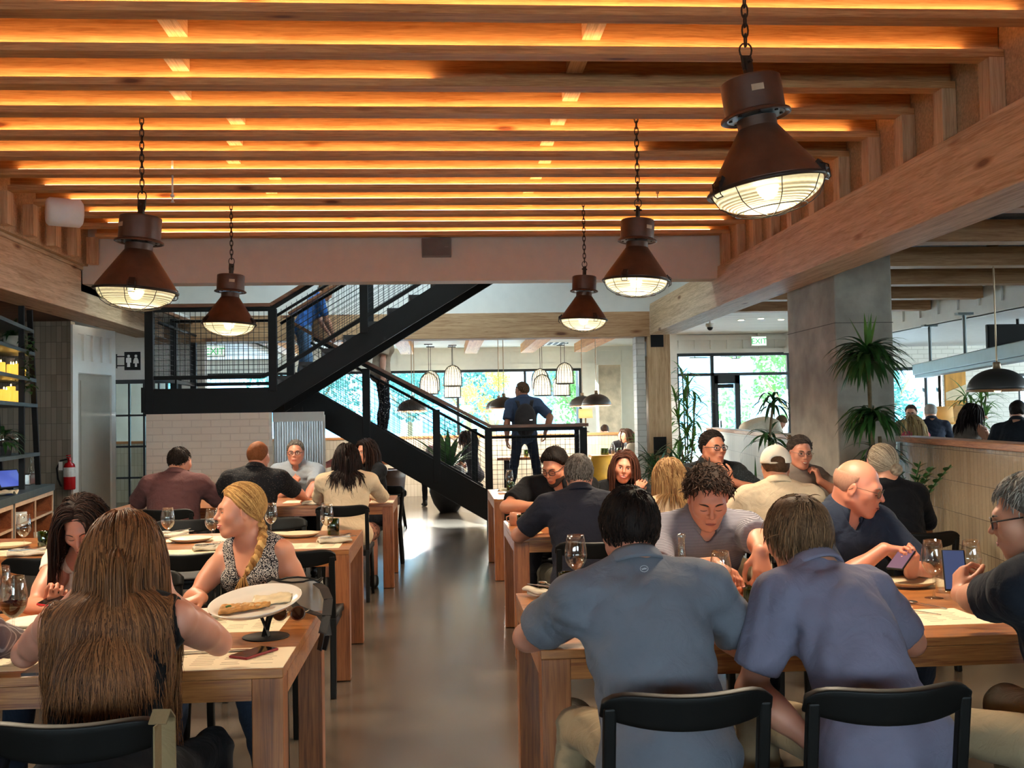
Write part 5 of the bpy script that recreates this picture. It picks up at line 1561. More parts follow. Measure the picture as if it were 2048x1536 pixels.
def make_hair(root, hair, hd, HM, HS, HC, NB, P3, P2, RX, FY, ux, SR, SL, s, h, shw):
    style = hair['style']; mat = hair_mat('hair_'+hair['dark'].strip('#')+hair['light'].strip('#'), hair['dark'], hair['light'], hair.get('rough', .66))
    th = hair.get('thick', .012)
    hl_kind = hair.get('line', 'short' if style in ('short', 'buzz') else 'long')
    # base cap over the scalp
    Fh = Field(HC-.17*HS, HC+.17*HS, max(h, .006))
    Fh.put(ellp(hd(CR_C), (CR_R+th)*HS, HM), .0)
    Mi = HM.T
    rs = np.random.default_rng(int(abs(HC[0]*1e4)+abs(HC[2]*1e3))+5)
    fo = make_folds(int(rs.integers(1e6)), .004 if style == 'buzz' else .007, (1, 1, .4))
    def cut(D, X, Y, Z):
        px, py, pz = X-f32(HC[0]), Y-f32(HC[1]), Z-f32(HC[2])
        lx = (px*f32(Mi[0][0])+py*f32(Mi[0][1])+pz*f32(Mi[0][2]))/f32(HS)
        ly = (px*f32(Mi[1][0])+py*f32(Mi[1][1])+pz*f32(Mi[1][2]))/f32(HS)
        lz = (px*f32(Mi[2][0])+py*f32(Mi[2][1])+pz*f32(Mi[2][2]))/f32(HS)
        zl = np.interp(ly, [-.12, -.06, -.03, .0, .03, .055, .085, .13], {'short': [-.055,-.05,-.022,.002,.036,.072,.092,.1], 'bald': [-.05,-.045,-.02,.022,.1,.13,.15,.16], 'long': [-.075,-.065,-.05,-.03,.026,.068,.094,.106]}[hl_kind]).astype(f32)
        if hl_kind == 'bald':      # no hair on the crown
            D = np.maximum(D, lz-f32(.06))
        D = D+f32(th*HS)*(1-np.clip((lz-zl)/f32(.03), 0, 1))
        return np.maximum(D+(fo(X, Y, Z)-f32(.004))*(np.abs(D) < .05), (zl-lz)*f32(.8*HS))
    Fh.apply(cut)
    v, q = Fh.mesh()
    if len(v):
        if not isinstance(v, list):
            o = np_mesh('hair_cap' if style in ('strands',) else 'hair', v, q, mat, root, relax=1)
            add_attr(o, rs.uniform(.1, .45, len(o.data.vertices)))
    n = hair.get('n', 0)
    if not n: 
        return
    # locks grown from the scalp
    paths = []; rad = []
    L = hair.get('len', .05); r0 = hair.get('r', .0045)
    comb = nrm(hair.get('comb', (0, 1, -.3))); lift = hair.get('lift', .35)
    tries = 0
    cr = (CR_R+th*.7)*HS; cc = hd(CR_C)
    # colliders for long hair
    sph_c = [(cc, cr*1.02, HM)]
    if style == 'strands':
        CHm = frame(ux, FY)
        sph_c += [(P3-ux*.02*s, np.array([shw+.005, .125*s, .12*s]), CHm), (P2, np.array([shw*.82, .13*s, .16*s]), CHm), (NB, np.array([.068, .068, .1])*s, CHm)]
        sph_c += [(SR, np.array([.066]*3)*s, np.eye(3)), (SL, np.array([.066]*3)*s, np.eye(3))]
    while len(paths) < n and tries < n*8:
        tries += 1
        d = nrm(rs.normal(size=3))
        pl = CR_C+(CR_R+th*.6)*d
        if pl[2] < np.interp(pl[1], [-.12, -.06, -.03, .0, .03, .055, .085, .13], {'short': [-.05,-.045,-.02,.006,.04,.074,.094,.1], 'bald': [-.05,-.04,-.02,.005,.04,.2,.2,.2], 'long': [-.06,-.05,-.04,-.02,.034,.07,.096,.106]}[hl_kind]): continue
        if hair.get('gather') and pl[1] > .07: continue
        nl = nrm((pl-CR_C)/(CR_R**2))
        if style == 'strands':
            if pl[2] < .0 and rs.uniform() < .5: continue
            part = hair.get('part', 0.0)
            sx = 1 if pl[0] >= part else -1
            # leave the part sideways, then fall
            back = hair.get('back', .3)
            lat = .12+.9*min(1, max(0, (pl[1]+.03)/.1))
            dl = nrm(np.array([sx*lat+pl[0]*2.5, -back-max(0, -pl[1]*8), .05]))
            dl = nrm(dl-nl*(dl@nl)+nl*.25)
            p = hd(pl); dd = HM @ dl
            ln = L*rs.uniform(.6, 1.14); steps = hair.get('steps', 16); st_ = ln/steps
            off = rs.uniform(0, hair.get('puff', .07)); wv = hair.get('wave', .0); ph = rs.uniform(0, 6.28); ax = nrm(rs.normal(size=3))
            P = [p.copy()]
            fall = np.array(hair.get('fall', (0, 0, -1.0)), float)
            for i in range(steps):
                g = min(.62, .18+.1*i)
                dd = nrm(dd*(1-g)+fall*g+ (HM[:,1]*-.25 if hair.get('tuck') and i < 5 else 0))
                q = p+dd*st_
                q = q+ax*wv*math.sin(ph+i*.9)*(i/steps)
                for (c_, r_, M_) in sph_c:
                    lq = M_.T @ (q-c_); kk = np.linalg.norm(lq/(r_+.004))
                    if kk < 1+off: q = c_+M_ @ (lq/kk*(1+off))
                p = q; P.append(p.copy())
            paths.append(np.array(P)); rad.append(r0*rs.uniform(.7, 1.2))
        else:
            cb = comb.copy()
            if hair.get('swirl'):       # combed away from the crown
                cb = nrm(pl-np.array([.01, -.06, .12])); 
            if hair.get('sidepart') is not None:
                sp_ = hair['sidepart']; cb = nrm(np.array([1.0 if pl[0] > sp_ else -1.0, .35, -.2]))
            jit = rs.normal(size=3)*hair.get('jit', .25)
            tl = nrm(cb+jit); tl = tl-nl*(tl@nl); tl = nrm(tl+nl*lift)
            off2 = rs.uniform(0, .035); ln = L*rs.uniform(.6, 1.15)*(1 if pl[2] > .03 else hair.get('sides', .6))
            p = hd(pl); dd = HM @ tl; P = [p.copy()]; ps = 5
            ga = hair.get('gather')
            if ga is not None:
                ps = 9; ln = min(.34, np.linalg.norm(np.array(ga)-pl)*1.35)*HS*rs.uniform(.85, 1.0)
            curl = hair.get('curl', 0); ax = nrm(rs.normal(size=3))
            for i in range(ps):
                if ga is not None:
                    tg = hd(ga)-p; dg = np.linalg.norm(tg)
                    if dg < .012: break
                    dd = nrm(dd*.35+tg/dg)
                else: dd = nrm(dd+np.array([0, 0, -.18])*hair.get('grav', 1.0)-(HM @ nl)*.22*lift/.35+np.cross(ax, dd)*curl)
                q = p+dd*ln/ps
                lq = HM.T @ (q-cc); kk = np.linalg.norm(lq/(cr+.002))
                if kk < 1 or (hair.get('hug') and lq[2] > -.07): q = cc+HM @ (lq/kk*(1+off2))
                p = q; P.append(p.copy())
            if len(P) < 3: continue
            paths.append(np.array(P)); rad.append(r0*rs.uniform(.7, 1.2))
    V, Fc, S = strands_mesh('hair', paths, rad, mat, root)
    o = np_mesh('hair_locks', V, Fc, mat, root, relax=0)
    add_attr(o, S)
# ================================================================ tables and chairs
W_table = wood('table_oak', '#7d4421', '#b97a43', 'X', .32, .9, knots=False, coat=.25)
W_tleg = wood('table_leg_oak', '#6f3c1f', '#a9683a', 'Z', .4, .9, knots=False, coat=.1)
W_chair = plain('black_stained_wood', '#0d0c0b', .5, var=.25, scale=14, stretch=(1, 1, .2), spec=.22)
M_seatpad = plain('black_leather', '#0f0f11', .55, bump=.2, bscale=200)
TZ = .76
def table(label, x0, x1, y0, y1, group='oak dining tables'):
    t = thing('dining_table', label, 'table', ((x0+x1)/2, (y0+y1)/2, 0), 0, group)
    hx, hy = (x1-x0)/2, (y1-y0)/2; L = .095
    MB().box(-hx, hx, -hy, hy, TZ-.03, TZ).build('tabletop', W_table, t, bevel=.003)
    MB().box(-hx+L, hx-L, -hy, -hy+.03, TZ-.095, TZ-.03).box(-hx+L, hx-L, hy-.03, hy, TZ-.095, TZ-.03).box(-hx, -hx+L, -hy+L, hy-L, TZ-.095, TZ-.03).box(hx-L, hx, -hy+L, hy-L, TZ-.095, TZ-.03).build('apron', W_table, t)
    for sx in (-1, 1):
        for sy in (-1, 1):
            xa, xb = sorted((sx*hx, sx*(hx-L))); ya, yb = sorted((sy*hy, sy*(hy-L)))
            MB().box(xa, xb, ya, yb, 0.004, TZ-.03).build('leg', W_tleg, t, bevel=.003)
            MB().lathe([(.018,0),(.018,.004)], 10, (sx*(hx-L/2), sy*(hy-L/2), 0)).build('foot_pad', M_black, t)
    return t
table('oak dining table nearest on the left, with the plate stand and phone on it', -3.0, -.485, 3.2, 4.3)
table('oak dining table set with empty places, second on the left', -3.0, -.54, 6.1, 7.2)
table('oak dining table by the brick wall, farthest on the left', -2.95, -.435, 9.42, 10.45)
table('oak dining table nearest on the right, between the men in polo shirts', .31, 3.05, 3.32, 4.42)
table('oak dining table second on the right, behind the men in polo shirts', .45, 3.15, 6.48, 7.58)
table('oak dining table farthest on the right, before the stair landing', .49, 2.2, 9.65, 11.0)

def make_chair():
    t = thing('dining_chair', 'x', 'chair', (0, 0, 0))
    # faces +y; seat centre at the origin
    mb = MB()
    mb.grid(lambda u, v: ((u-.5)*(.46-.05*(1-v)), (v-.5)*.43, .452-.018*math.sin(PI*u)*math.sin(PI*v)), 10, 8)
    s_ = mb.build('seat', M_seatpad, t, smooth=True); m = s_.modifiers.new('s', 'SOLIDIFY'); m.thickness = .035; m.offset = -1
    for sx in (-1, 1):
        MB().tube([(sx*.205, .19, .43), (sx*.215, .205, 0)], [.019, .013], 10).build('leg', W_chair, t, smooth=True)
        mb = MB().bar((sx*.2, -.235, 0), (sx*.2, -.2, .43), .032, .04)
        mb.bar((sx*.2, -.2, .42), (sx*.2, -.255, .775), .032, .03)
        mb.build('rear_post', W_chair, t, bevel=.006)
        MB().bar((sx*.205, .18, .405), (sx*.205, -.2, .405), .022, .045).build('seat_rail', W_chair, t)
    MB().bar((-.2, .185, .405), (.2, .185, .405), .022, .045).bar((-.2, -.2, .405), (.2, -.2, .405), .022, .045).build('apron', W_chair, t)
    # broad curved top rail
    def rail(u, v):
        x = (u-.5)*.44
        c = 1-(2*u-1)**2
        top = .822-.035*abs(2*u-1)**7-.014*c; bot = .738-.02*c+.012*abs(2*u-1)**3
        z = bot+(top-bot)*v
        return (x, -.235-.06*c-.02*(v-.3), z)
    r = MB().grid(rail, 18, 5).build('top_rail', W_chair, t, smooth=True)
    m = r.modifiers.new('s', 'SOLIDIFY'); m.thickness = .026; m.offset = 0
    b_ = r.modifiers.new('b', 'BEVEL'); b_.width = .005; b_.segments = 2
    return t
chair0 = make_chair(); chair_used = [False]
def chair(x, y, rz, label, group='black dining chairs'):
    c = chair0 if not chair_used[0] else copy_tree(chair0)
    chair_used[0] = True
    c.location = (x, y, 0); c.rotation_euler = (0, 0, rz); c['label'] = label; c['group'] = group
    return c
# chairs nobody sits on
for x, lab in ((-2.75, 'empty black chair at the left end of the set table, back to us'), (-2.12, 'empty black chair behind the woman with the red phone'), (-1.38, 'empty black chair behind the seated women, at the middle of the set table'), (-.8, 'empty black chair behind the blonde woman with the braid')):
    chair(x, 5.97, 0, lab)
for x, lab in ((-2.45, 'empty black chair across the set table, behind the left wine glasses'), (-1.86, 'empty black chair across the set table, before the man in maroon'), (-1.2, 'empty black chair across the set table, before the man in the dark polo')):
    chair(x, 7.42, PI, lab)
for x, y, rz, lab in ((-1.45, 13.0-.45, 2.6, 'dark chair pushed back behind the man with glasses, left of two'), (-1.1, 12.7, 2.3, 'dark chair behind the woman in the white blazer, right of two')):
    chair(x, y, rz, lab)

# upholstered stool catching the daylight
sp = at(790, 1055, z=0)
t = thing('stool', 'padded dark stool with tapered legs behind the farthest left table', 'stool', (sp.x-.06, sp.y, 0), .1)
MB().box(-.22,.22,-.2,.2,.44,.54).build('seat', plain('dark_teal_leather', '#20282c', .35), t, bevel=.03)
for sx in (-1, 1):
    for sy in (-1, 1): MB().tube([(sx*.15, sy*.14, .44), (sx*.21, sy*.19, 0)], [.02, .012], 8).build('leg', W_chair, t, smooth=True)
# armchair under the stairs
ac = thing('armchair', 'brown leather tub armchair seen below the stair flight', 'armchair', (-.98, 15.9, 0), 2.2)
M_brl = plain('brown_leather', '#5b3a28', .45, bump=.2, bscale=120)
mb = MB()
def tub(u, v):
    a = -PI*.15+(PI*1.3)*u+PI
    r = .36+.05*v
    return (r*math.cos(a-PI/2+ -.0)*1.0, r*math.sin(a-PI/2), .25+.52*v)
MB().grid(tub, 20, 4).build('tub_back', M_brl, ac, smooth=True, solid=.09)
MB().lathe([(0,.28),(.3,.28),(.33,.32),(.33,.42),(.3,.46),(0,.47)], 24).build('seat', M_brl, ac, smooth=True)
for k in range(4):
    a = PI/4+k*PI/2
    MB().tube([(.22*math.cos(a), .22*math.sin(a), .3), (.27*math.cos(a), .27*math.sin(a), 0)], [.022, .014], 8).build('leg', W_chair, ac)

# ================================================================ tableware
M_wine = glass_mat('wine_glass', (.98, .99, .98), .045)
M_green = glass_mat('green_bottle_glass', (.30, .42, .08), .07)
M_bottle = glass_mat('clear_bottle_glass', (.93, .97, .95), .08)
M_cream = plain('cream_stoneware', '#d9c9a6', .3, var=.05)
M_rimd = plain('brown_glaze_rim', '#8a6a45', .35)
M_whitec = plain('white_china', '#e9e3d6', .2, var=.02)
M_paper = plain('menu_paper', '#e6d6b6', .85, var=.03)
M_ink = plain('printed_lines', '#8b7a60', .9)
M_napkin = cloth('linen_napkin', '#cfc3ae')
M_silver = plain('cutlery_steel', '#c9c7c2', .22, 1.0, var=.03)
M_red = plain('red_wine', '#1d0306', .6, spec=.0)
M_wwine = glass_mat('water_liquid', (.95, .93, .85), .03)

def make_wine():
    t = thing('wine_glass', 'x', 'wine glass')
    bowl = [(.003,.085),(.012,.088),(.028,.102),(.039,.122),(.0425,.142),(.041,.165),(.036,.195),(.0325,.218)]
    inn = [(r-.0012 if r > .004 else .001, z+.001) for r, z in bowl]
    MB().lathe(bowl+inn[::-1], 28).build('bowl', M_wine, t, smooth=True)
    MB().lathe([(.034,0),(.034,.0015),(.02,.0035),(.006,.007),(.0038,.015),(.0034,.05),(.004,.08),(.007,.088)], 20).build('stem', M_wine, t, smooth=True)
    return t
wine0 = make_wine(); wine_used = [False]
def wineglass(p, label, s=1.0, fill=None, group='wine glasses on the tables'):
    o = wine0 if not wine_used[0] else copy_tree(wine0)
    wine_used[0] = True
    o.location = p; o.scale = (s, s, s); o['label'] = label; o['group'] = group
    if fill:
        MB().lathe([(.001,.0885),(.012,.09),(.0275,.1035),(.0375,.122),(.0405,.137),(.001,.137)], 28).build('red_wine', M_red, o, smooth=True)
    return o
def make_tumbler():
    t = thing('green_tumbler', 'x', 'tumbler')
    prof = [(.001,.012),(.02,.012),(.03,.006),(.037,.0),(.0385,.006),(.0385,.105),(.0375,.107),(.0362,.105),(.0362,.02),(.02,.022),(.001,.022)]
    MB().lathe(prof, 28).build('wall', M_green, t, smooth=True)
    MB().lathe([(.001,.0225),(.0355,.0225),(.0355,.06),(.001,.06)], 24).build('water', glass_mat('green_water', (.8, .9, .6), .02), t, smooth=True)
    return t
tum0 = make_tumbler(); tum_used = [False]
def tumbler(p, label, s=1.0):
    o = tum0 if not tum_used[0] else copy_tree(tum0)
    tum_used[0] = True
    o.location = p; o.scale = (s, s, s); o['label'] = label; o['group'] = 'green bottle-glass tumblers'
    return o
def plate(p, label, r=.135, mat=None, rim=True, name='plate'):
    t = thing(name, label, 'plate', p)
    MB().lathe([(.001,.0),(r*.6,.0),(r*.75,.004),(r*.97,.018),(r,.021),(r*.985,.024),(r*.72,.011),(r*.6,.008),(.001,.008)], 40).build('dish', mat or M_cream, t, smooth=True)
    if rim: MB().lathe([(r*.985,.0205),(r*1.004,.021),(r*.99,.0248)], 40, close=True).build('glazed_rim', M_rimd, t, smooth=True)
    return t
def placemat(p, rz, label, w=.42, d=.29, first=[0]):
    t = thing('placemat', label, 'placemat', p, rz, 'printed paper placemats')
    MB().box(-w/2, w/2, -d/2, d/2, 0, .0012).build('sheet', M_paper, t)
    mb = MB(); r = random.Random(int(abs(p[0])*1000))
    for cx_ in (-.33, -.11, .11, .33):
        for k in range(9):
            y = d*(.36-.08*k); wl = r.uniform(.06, .1)
            if r.random() < .2: continue
            mb.box(cx_*w-w*.09, cx_*w-w*.09+wl*w/.42*.75, y, y+.0035, .0012, .0015)
    mb.build('print', M_ink, t)
    return t
def napkin(p, rz, label, fork=True, knife=True):
    t = thing('napkin', label, 'napkin', p, rz, 'linen napkins with cutlery')
    def fold(u, v): 
        return ((u-.5)*.2, (v-.5)*.085+.012*math.sin(u*5), .012+.01*math.sin(PI*v)+.004*math.sin(9*u+4*v))
    MB().grid(fold, 16, 8).build('cloth', M_napkin, t, smooth=True, solid=.012)
    def fold2(u, v): return ((u-.5)*.19+.01, (v-.5)*.05+.03+.01*math.sin(u*6), .026+.008*math.sin(PI*v)+.004*math.sin(8*u))
    MB().grid(fold2, 14, 6).build('fold', M_napkin, t, smooth=True, solid=.01)
    return t
def cutlery(p, rz, kind, label):
    t = thing(kind, label, kind, p, rz, 'steel cutlery on the tables')
    if kind == 'fork':
        mb = MB().bar((-.1,0,.002),(.03,0,.004),.008,.0025).box(.03,.05,-.011,.011,.003,.0052)
        for k in range(4): mb.bar((.05,-.0095+.0063*k,.0042),(.1,-.0095+.0063*k,.009),.0026,.0018)
        mb.build('body', M_silver, t)
    elif kind == 'knife':
        MB().bar((-.11,0,.003),(0,0,.003),.012,.006).prism([(0,-.007),(.1,-.009),(.115,0),(.1,.009),(0,.007)], .002,.004).build('body', M_silver, t)
    else:
        MB().bar((-.1,0,.002),(.04,0,.004),.008,.0025).ell((.062,0,.006), .026,.017,.004, 14, 8).build('body', M_silver, t)
    return t
def phone(p, M, label, case, screen=None, name='phone'):
    t = thing(name, label, 'phone', p)
    mb = MB().obox((0,0,0), .076, .152, .009, Matrix.Identity(3)); mb.v = [tuple(M @ Vector(v)) for v in mb.v]
    mb.build('case', case, t, bevel=.004)
    mb = MB().obox((0,0,.0048), .068, .143, .0006, Matrix.Identity(3)); mb.v = [tuple(M @ Vector(v)) for v in mb.v]
    mb.build('screen', screen or plain('off_glass', '#0d0d10', .08), t)
    mb = MB().obox((-.022,.055,-.0055), .026, .026, .003, Matrix.Identity(3)); mb.v = [tuple(M @ Vector(v)) for v in mb.v]
    mb.build('camera_bump', M_black, t)
    return t
def on(px, py, z=TZ): return at(px, py, z=z)

# --- second left table, set for guests
for px, py, lab in ((48, 1104, 'empty wine glass leftmost on the set table by the two green tumblers'), (134, 1083, 'empty wine glass just right of the pair of green tumblers on the set table'), (336, 1087, 'empty wine glass on the set table before the man in maroon'), (424, 1090, 'empty wine glass on the set table touching the outline of the blonde woman face'),
        (542, 1075, 'empty wine glass on the set table right behind the blonde braid'), (654, 1079, 'empty wine glass nearest the right end of the set table')):
    wineglass(on(px, py), lab, 1.02)
tumbler(on(89, 1097), 'green tumbler left of the pair on the set table')
tumbler(on(112, 1104), 'green tumbler right of the pair on the set table')
tumbler(on(667, 1070), 'green tumbler behind the wine glass at the right end of the set table')
plate(on(16, 1096), 'cream plate at the left edge of the photo on the set table')
plate(on(382, 1083), 'cream plate on the set table between two wine glasses')
plate(on(598, 1073), 'cream plate right of the blonde woman on the set table')
for px, py, lab in ((20, 1106, 'printed paper placemat under the leftmost plate'), (190, 1100, 'printed paper placemat left of the dark haired woman'), (360, 1106, 'printed paper placemat near side of the set table, left of the braid woman'), (400, 1078, 'printed paper placemat under the plate between two wine glasses'), (560, 1068, 'printed paper placemat under the plate right of the blonde woman'), (612, 1092, 'printed paper placemat near the front edge right of the blonde woman')):
    p = on(px, py); placemat((p.x, p.y, TZ), 0, lab)
for px, py, lab in ((52, 1112, 'grey napkin below the leftmost wine glass'), (133, 1090, 'crumpled napkin behind the dark haired woman'), (345, 1075, 'napkin before the man in maroon'), (421, 1101, 'dark edged napkin beside the blonde woman'), (668, 1086, 'napkin at the right end of the set table')):
    p = on(px, py); napkin((p.x, p.y, TZ), .35, lab)
    cutlery((p.x+.03, p.y+.01, TZ+.04), .9, 'fork', 'steel fork laid on the '+lab)
    cutlery((p.x+.03, p.y-.03, TZ+.038), .25, 'knife', 'steel knife laid on the '+lab)
# --- third left table
for px, py, lab in ((626, 1010, 'napkin at the man with glasses, far left table'), (757, 998, 'napkin at the right end of the far left table')):
    p = on(px, py); napkin((p.x, p.y, TZ), .2, lab); cutlery((p.x, p.y, TZ+.04), .5, 'fork', 'steel fork laid on the '+lab)
for px, py, lab in ((615, 1003, 'paper placemat before the man with glasses'), (742, 1004, 'paper placemat right of the woman in the white blazer')):
    p = on(px, py); placemat((p.x, p.y, TZ), 0, lab)
# --- nearest left table
p = on(27, 1291); wineglass((p.x, p.y, TZ), 'wine glass half full of red wine on the near left table', 1.08, fill=True)
p = on(-2, 1262); wineglass((p.x, p.y, TZ), 'clear wine glass cut by the left edge of the photo, near table', 1.08)
for px, py, lab, r in ((62, 1262, 'white side plate beside the red wine', .1), (80, 1252, 'white dinner plate behind the side plate, before the woman with the red phone', .12)):
    p = on(px, py); plate((p.x, p.y, TZ+(.0 if r < .11 else .0)), lab, r, M_whitec, False)
for px, py, rz, lab in ((445, 1318, 0, 'paper placemat under the elbow of the long haired woman'), (455, 1250, 0, 'paper placemat with bold print behind the plate stand'), (60, 1275, 0, 'paper placemat under the plates by the red wine'), (75, 1320, .0, 'paper placemat under the striped sleeve')):
    p = on(px, py); placemat((p.x, p.y, TZ), rz, lab)
p = on(412, 1236); plate((p.x, p.y, TZ), 'side plate with food scraps beside the big raised plate', .085, M_whitec, False)
r = random.Random(4); fs = thing('food_scraps', 'brown food scraps left on the side plate', 'food', (p.x, p.y, TZ+.012))
mb = MB()
for k in range(12): mb.ell((r.uniform(-.04,.04), r.uniform(-.04,.04), .006), .012, .008, .006, 7, 5)
tag(fs, kind='stuff'); mb.build('scraps', plain('browned_crust', '#7a4a22', .7, var=.4, scale=60), fs)
p = on(432, 1306); cutlery((p.x, p.y, TZ+.003), .1, 'knife', 'steel knife on the placemat by the elbow')
# raised plate on its black stand
pb = on(532, 1274)
ps = thing('plate_stand', 'black metal plate stand with a round base on the near left table', 'plate stand', (pb.x, pb.y, TZ))
MB().lathe([(.001,0),(.079,0),(.081,.002),(.079,.004),(.001,.004)], 36).build('base', M_black, ps, smooth=True)
for k, (a, c) in enumerate((((-.05,.05,.105),(.012,-.01,.004)), ((.02,.06,.115),(-.008,-.012,.004)), ((.03,-.04,.085),(.0,.01,.004)))):
    pts = [tuple(Vector(c).lerp(Vector(a), t)+Vector((0,0,.012*math.sin(PI*t)))) for t in np.linspace(0, 1, 8)]
    mb = MB()
    for q0, q1 in zip(pts[:-1], pts[1:]): mb.bar(q0, q1, .012, .003)
    mb.build('prong', M_black, ps)
pp = at(512, 1207, y=pb.y+.03)
Mt = Matrix.Rotation(math.radians(11), 3, 'X') @ Matrix.Rotation(math.radians(-5), 3, 'Y')
bp_ = thing('serving_plate', 'large white pizza plate raised on the black stand', 'plate', (pp.x, pp.y, pp.z-.012)); bp_.rotation_euler = Mt.to_euler()
MB().lathe([(.001,0),(.11,0),(.135,.006),(.158,.022),(.162,.026),(.158,.027),(.135,.012),(.11,.006),(.001,.006)], 48).build('dish', M_whitec, bp_, smooth=True)
pz = thing('pizza_slice', 'leftover slice of pizza with a green leaf on the raised plate', 'pizza slice', pp+Mt @ Vector((-.03,-.035,-.004))); pz.rotation_euler = Mt.to_euler()
rr = random.Random(9)
def slab(u, v):
    w = .075*(1-.72*u); 
    return (-.085+.17*u, (v-.5)*2*w*.55, .006+.009*math.sin(PI*v)**.6*(1-.3*u)+.004*math.sin(23*u)*math.sin(17*v))
MB().grid(slab, 22, 10).build('crust', plain('pizza_crust', '#c98f4a', .6, var=.35, scale=45, bump=.6, bscale=70), pz, smooth=True, solid=.008)
mb = MB()
for k in range(14): mb.ell((rr.uniform(-.07,.06), rr.uniform(-.018,.018), .016), .01, .007, .004, 8, 5)
tag(mb.build('topping', plain('topping', '#d9b27a', .5, var=.4, scale=50), pz, smooth=True), kind='stuff')
MB().ell((-.055,-.008,.02), .011,.008,.005, 8, 5).build('basil_leaf', plain('basil', '#3f6b22', .5), pz, smooth=True)
pc = thing('parchment', 'crumpled greasy parchment on the raised plate', 'parchment', pp+Mt @ Vector((.05,.03,-.004))); pc.rotation_euler = Mt.to_euler()
MB().grid(lambda u, v: ((u-.5)*.14, (v-.5)*.1, .004+.003*math.sin(9*u+5*v)*math.sin(11*v)+.001*math.sin(31*u)), 16, 12).build('sheet', plain('greasy_paper', '#d9c9a4', .4, var=.15, scale=25), pc, smooth=True, solid=.001)
# handbag, strap, sunglasses and phone
hb = on(585, 1228)
bag = thing('handbag', 'small clear plastic handbag with a black strap behind the raised plate', 'handbag', (hb.x-.0, hb.y+.08, TZ), -.25)
M_vinyl = plain('clear_vinyl', '#b9b2a4', .25, var=.1, transl=.6)
def bagf(u, v):
    a = 2*PI*u; r1, r2 = .125*(1-.12*v), .05*(1-.3*v)
    return (r1*math.copysign(abs(math.cos(a))**.6, math.cos(a)), r2*math.copysign(abs(math.sin(a))**.7, math.sin(a))+.004*math.sin(7*a), .005+.115*v+.006*math.sin(5*a)*v)
MB().grid(bagf, 36, 8, wrap=True).build('pouch', M_vinyl, bag, smooth=True)
MB().grid(lambda u, v: ((u-.5)*.17, .02*math.sin(6*u), .01+.08*v+.01*math.sin(8*u)), 14, 6).build('contents', plain('tissue', '#cbb9a0', .7), bag, smooth=True, solid=.02)
MB().tube([bagf(k/24, 1.0) for k in range(24)], .004, 6, closed=True).build('edge_binding', M_black, bag)
mb = MB()
sp_ = [(.1,-.02,.11),(.15,-.08,.1),(.19,-.14,.07),(.205,-.2,.02),(.2,-.23,-.04),(.19,-.24,-.1)]
sp_ = [Vector(q) for q in sp_]
for q0, q1 in zip(sp_[:-1], sp_[1:]): mb.bar(q0, q1, .035, .004)
sp2 = [Vector(q) for q in ((-.02,-.06,.07),(.05,-.11,.035),(.12,-.14,.02),(.17,-.17,.015),(.2,-.2,.0),(.215,-.22,-.05),(.205,-.235,-.1))]
for q0, q1 in zip(sp2[:-1], sp2[1:]): mb.bar(q0, q1, .032, .004)
mb.build('strap', plain('black_webbing', '#1b1a1a', .6, bump=.3, bscale=400), bag)
sgp = on(576, 1243)
sg_ = thing('sunglasses', 'tortoiseshell sunglasses with thin gold arms on the table edge', 'sunglasses', (sgp.x+.005, sgp.y+.01, TZ), -.1)
M_tort = plain('tortoiseshell', '#4a2414', .2, var=.5, scale=40)
for sx in (-1, 1):
    ring = [(sx*.034+.026*math.cos(2*PI*k/24), -.012+.004*math.sin(2*PI*k/24), .03+.024*math.sin(2*PI*k/24)) for k in range(24)]
    MB().tube(ring, .0028, 6, closed=True).build('rim', M_tort, sg_, smooth=True)
    m_ = MB(); m_.v = ring; m_.f = [tuple(range(24))]; m_.build('lens', plain('brown_lens', '#2a140c', .06, coat=.5), sg_)
    MB().tube([(sx*.06,-.012,.035),(sx*.066,0,.036),(sx*.06,.06,.03),(sx*.035,.12,.008)], .002, 6).build('temple', M_watch, sg_)
MB().tube([(-.009,-.012,.034),(0,-.014,.037),(.009,-.012,.034)], .0022, 6).build('bridge', M_watch, sg_)
phone_p = on(508, 1309); M_redcase = plain('red_phone_case', '#7c1d22', .4)
phone((phone_p.x, phone_p.y, TZ+.0055), Matrix.Rotation(-.55, 3, 'Z'), 'phone in a dark red case lying by the plate stand', M_redcase)
pm = on(66, 1345)
tag(box_obj('tray', plain('dark_tray', '#2a1a12', .3), None, pm.x-.02, pm.x+.12, pm.y-.04, pm.y+.16, TZ, TZ+.008), 'dark flat tray edge beside the hair of the near woman', 'tray')

# --- nearest right table
p = on(1153, 1186); wineglass((p.x, p.y, TZ), 'empty wine glass by the left shoulder of the man in grey blue polo', 1.12)
p = on(1443, 1216); wineglass((p.x, p.y, TZ), 'wine glass in front of the curly haired young man', 1.0)
p = on(1868, 1196); wineglass((p.x, p.y, TZ), 'tall empty wine glass between the bald man and the man at the right edge', 1.05)
p = on(1945, 1186); wineglass((p.x, p.y, TZ), 'wine glass half hidden by the shoulder of the man at the right edge', .98)
p = on(1136, 1197); tumbler((p.x, p.y, TZ), 'green tumbler peeping over the left arm of the man in grey blue')
p = on(1510, 1238); tumbler((p.x, p.y, TZ), 'green tumbler between the two men with their backs turned', 1.05)
p = on(1366, 1222)
bt = thing('water_bottle', 'clear glass water bottle before the curly haired young man', 'bottle', (p.x, p.y, TZ))
MB().lathe([(.001,0),(.036,0),(.039,.006),(.039,.13),(.036,.155),(.022,.19),(.0145,.21),(.0135,.275),(.0165,.277),(.0165,.29),(.013,.292),(.0115,.285),(.0115,.21),(.034,.152),(.0365,.13),(.0365,.01),(.001,.01)], 28).build('glass', M_bottle, bt, smooth=True)
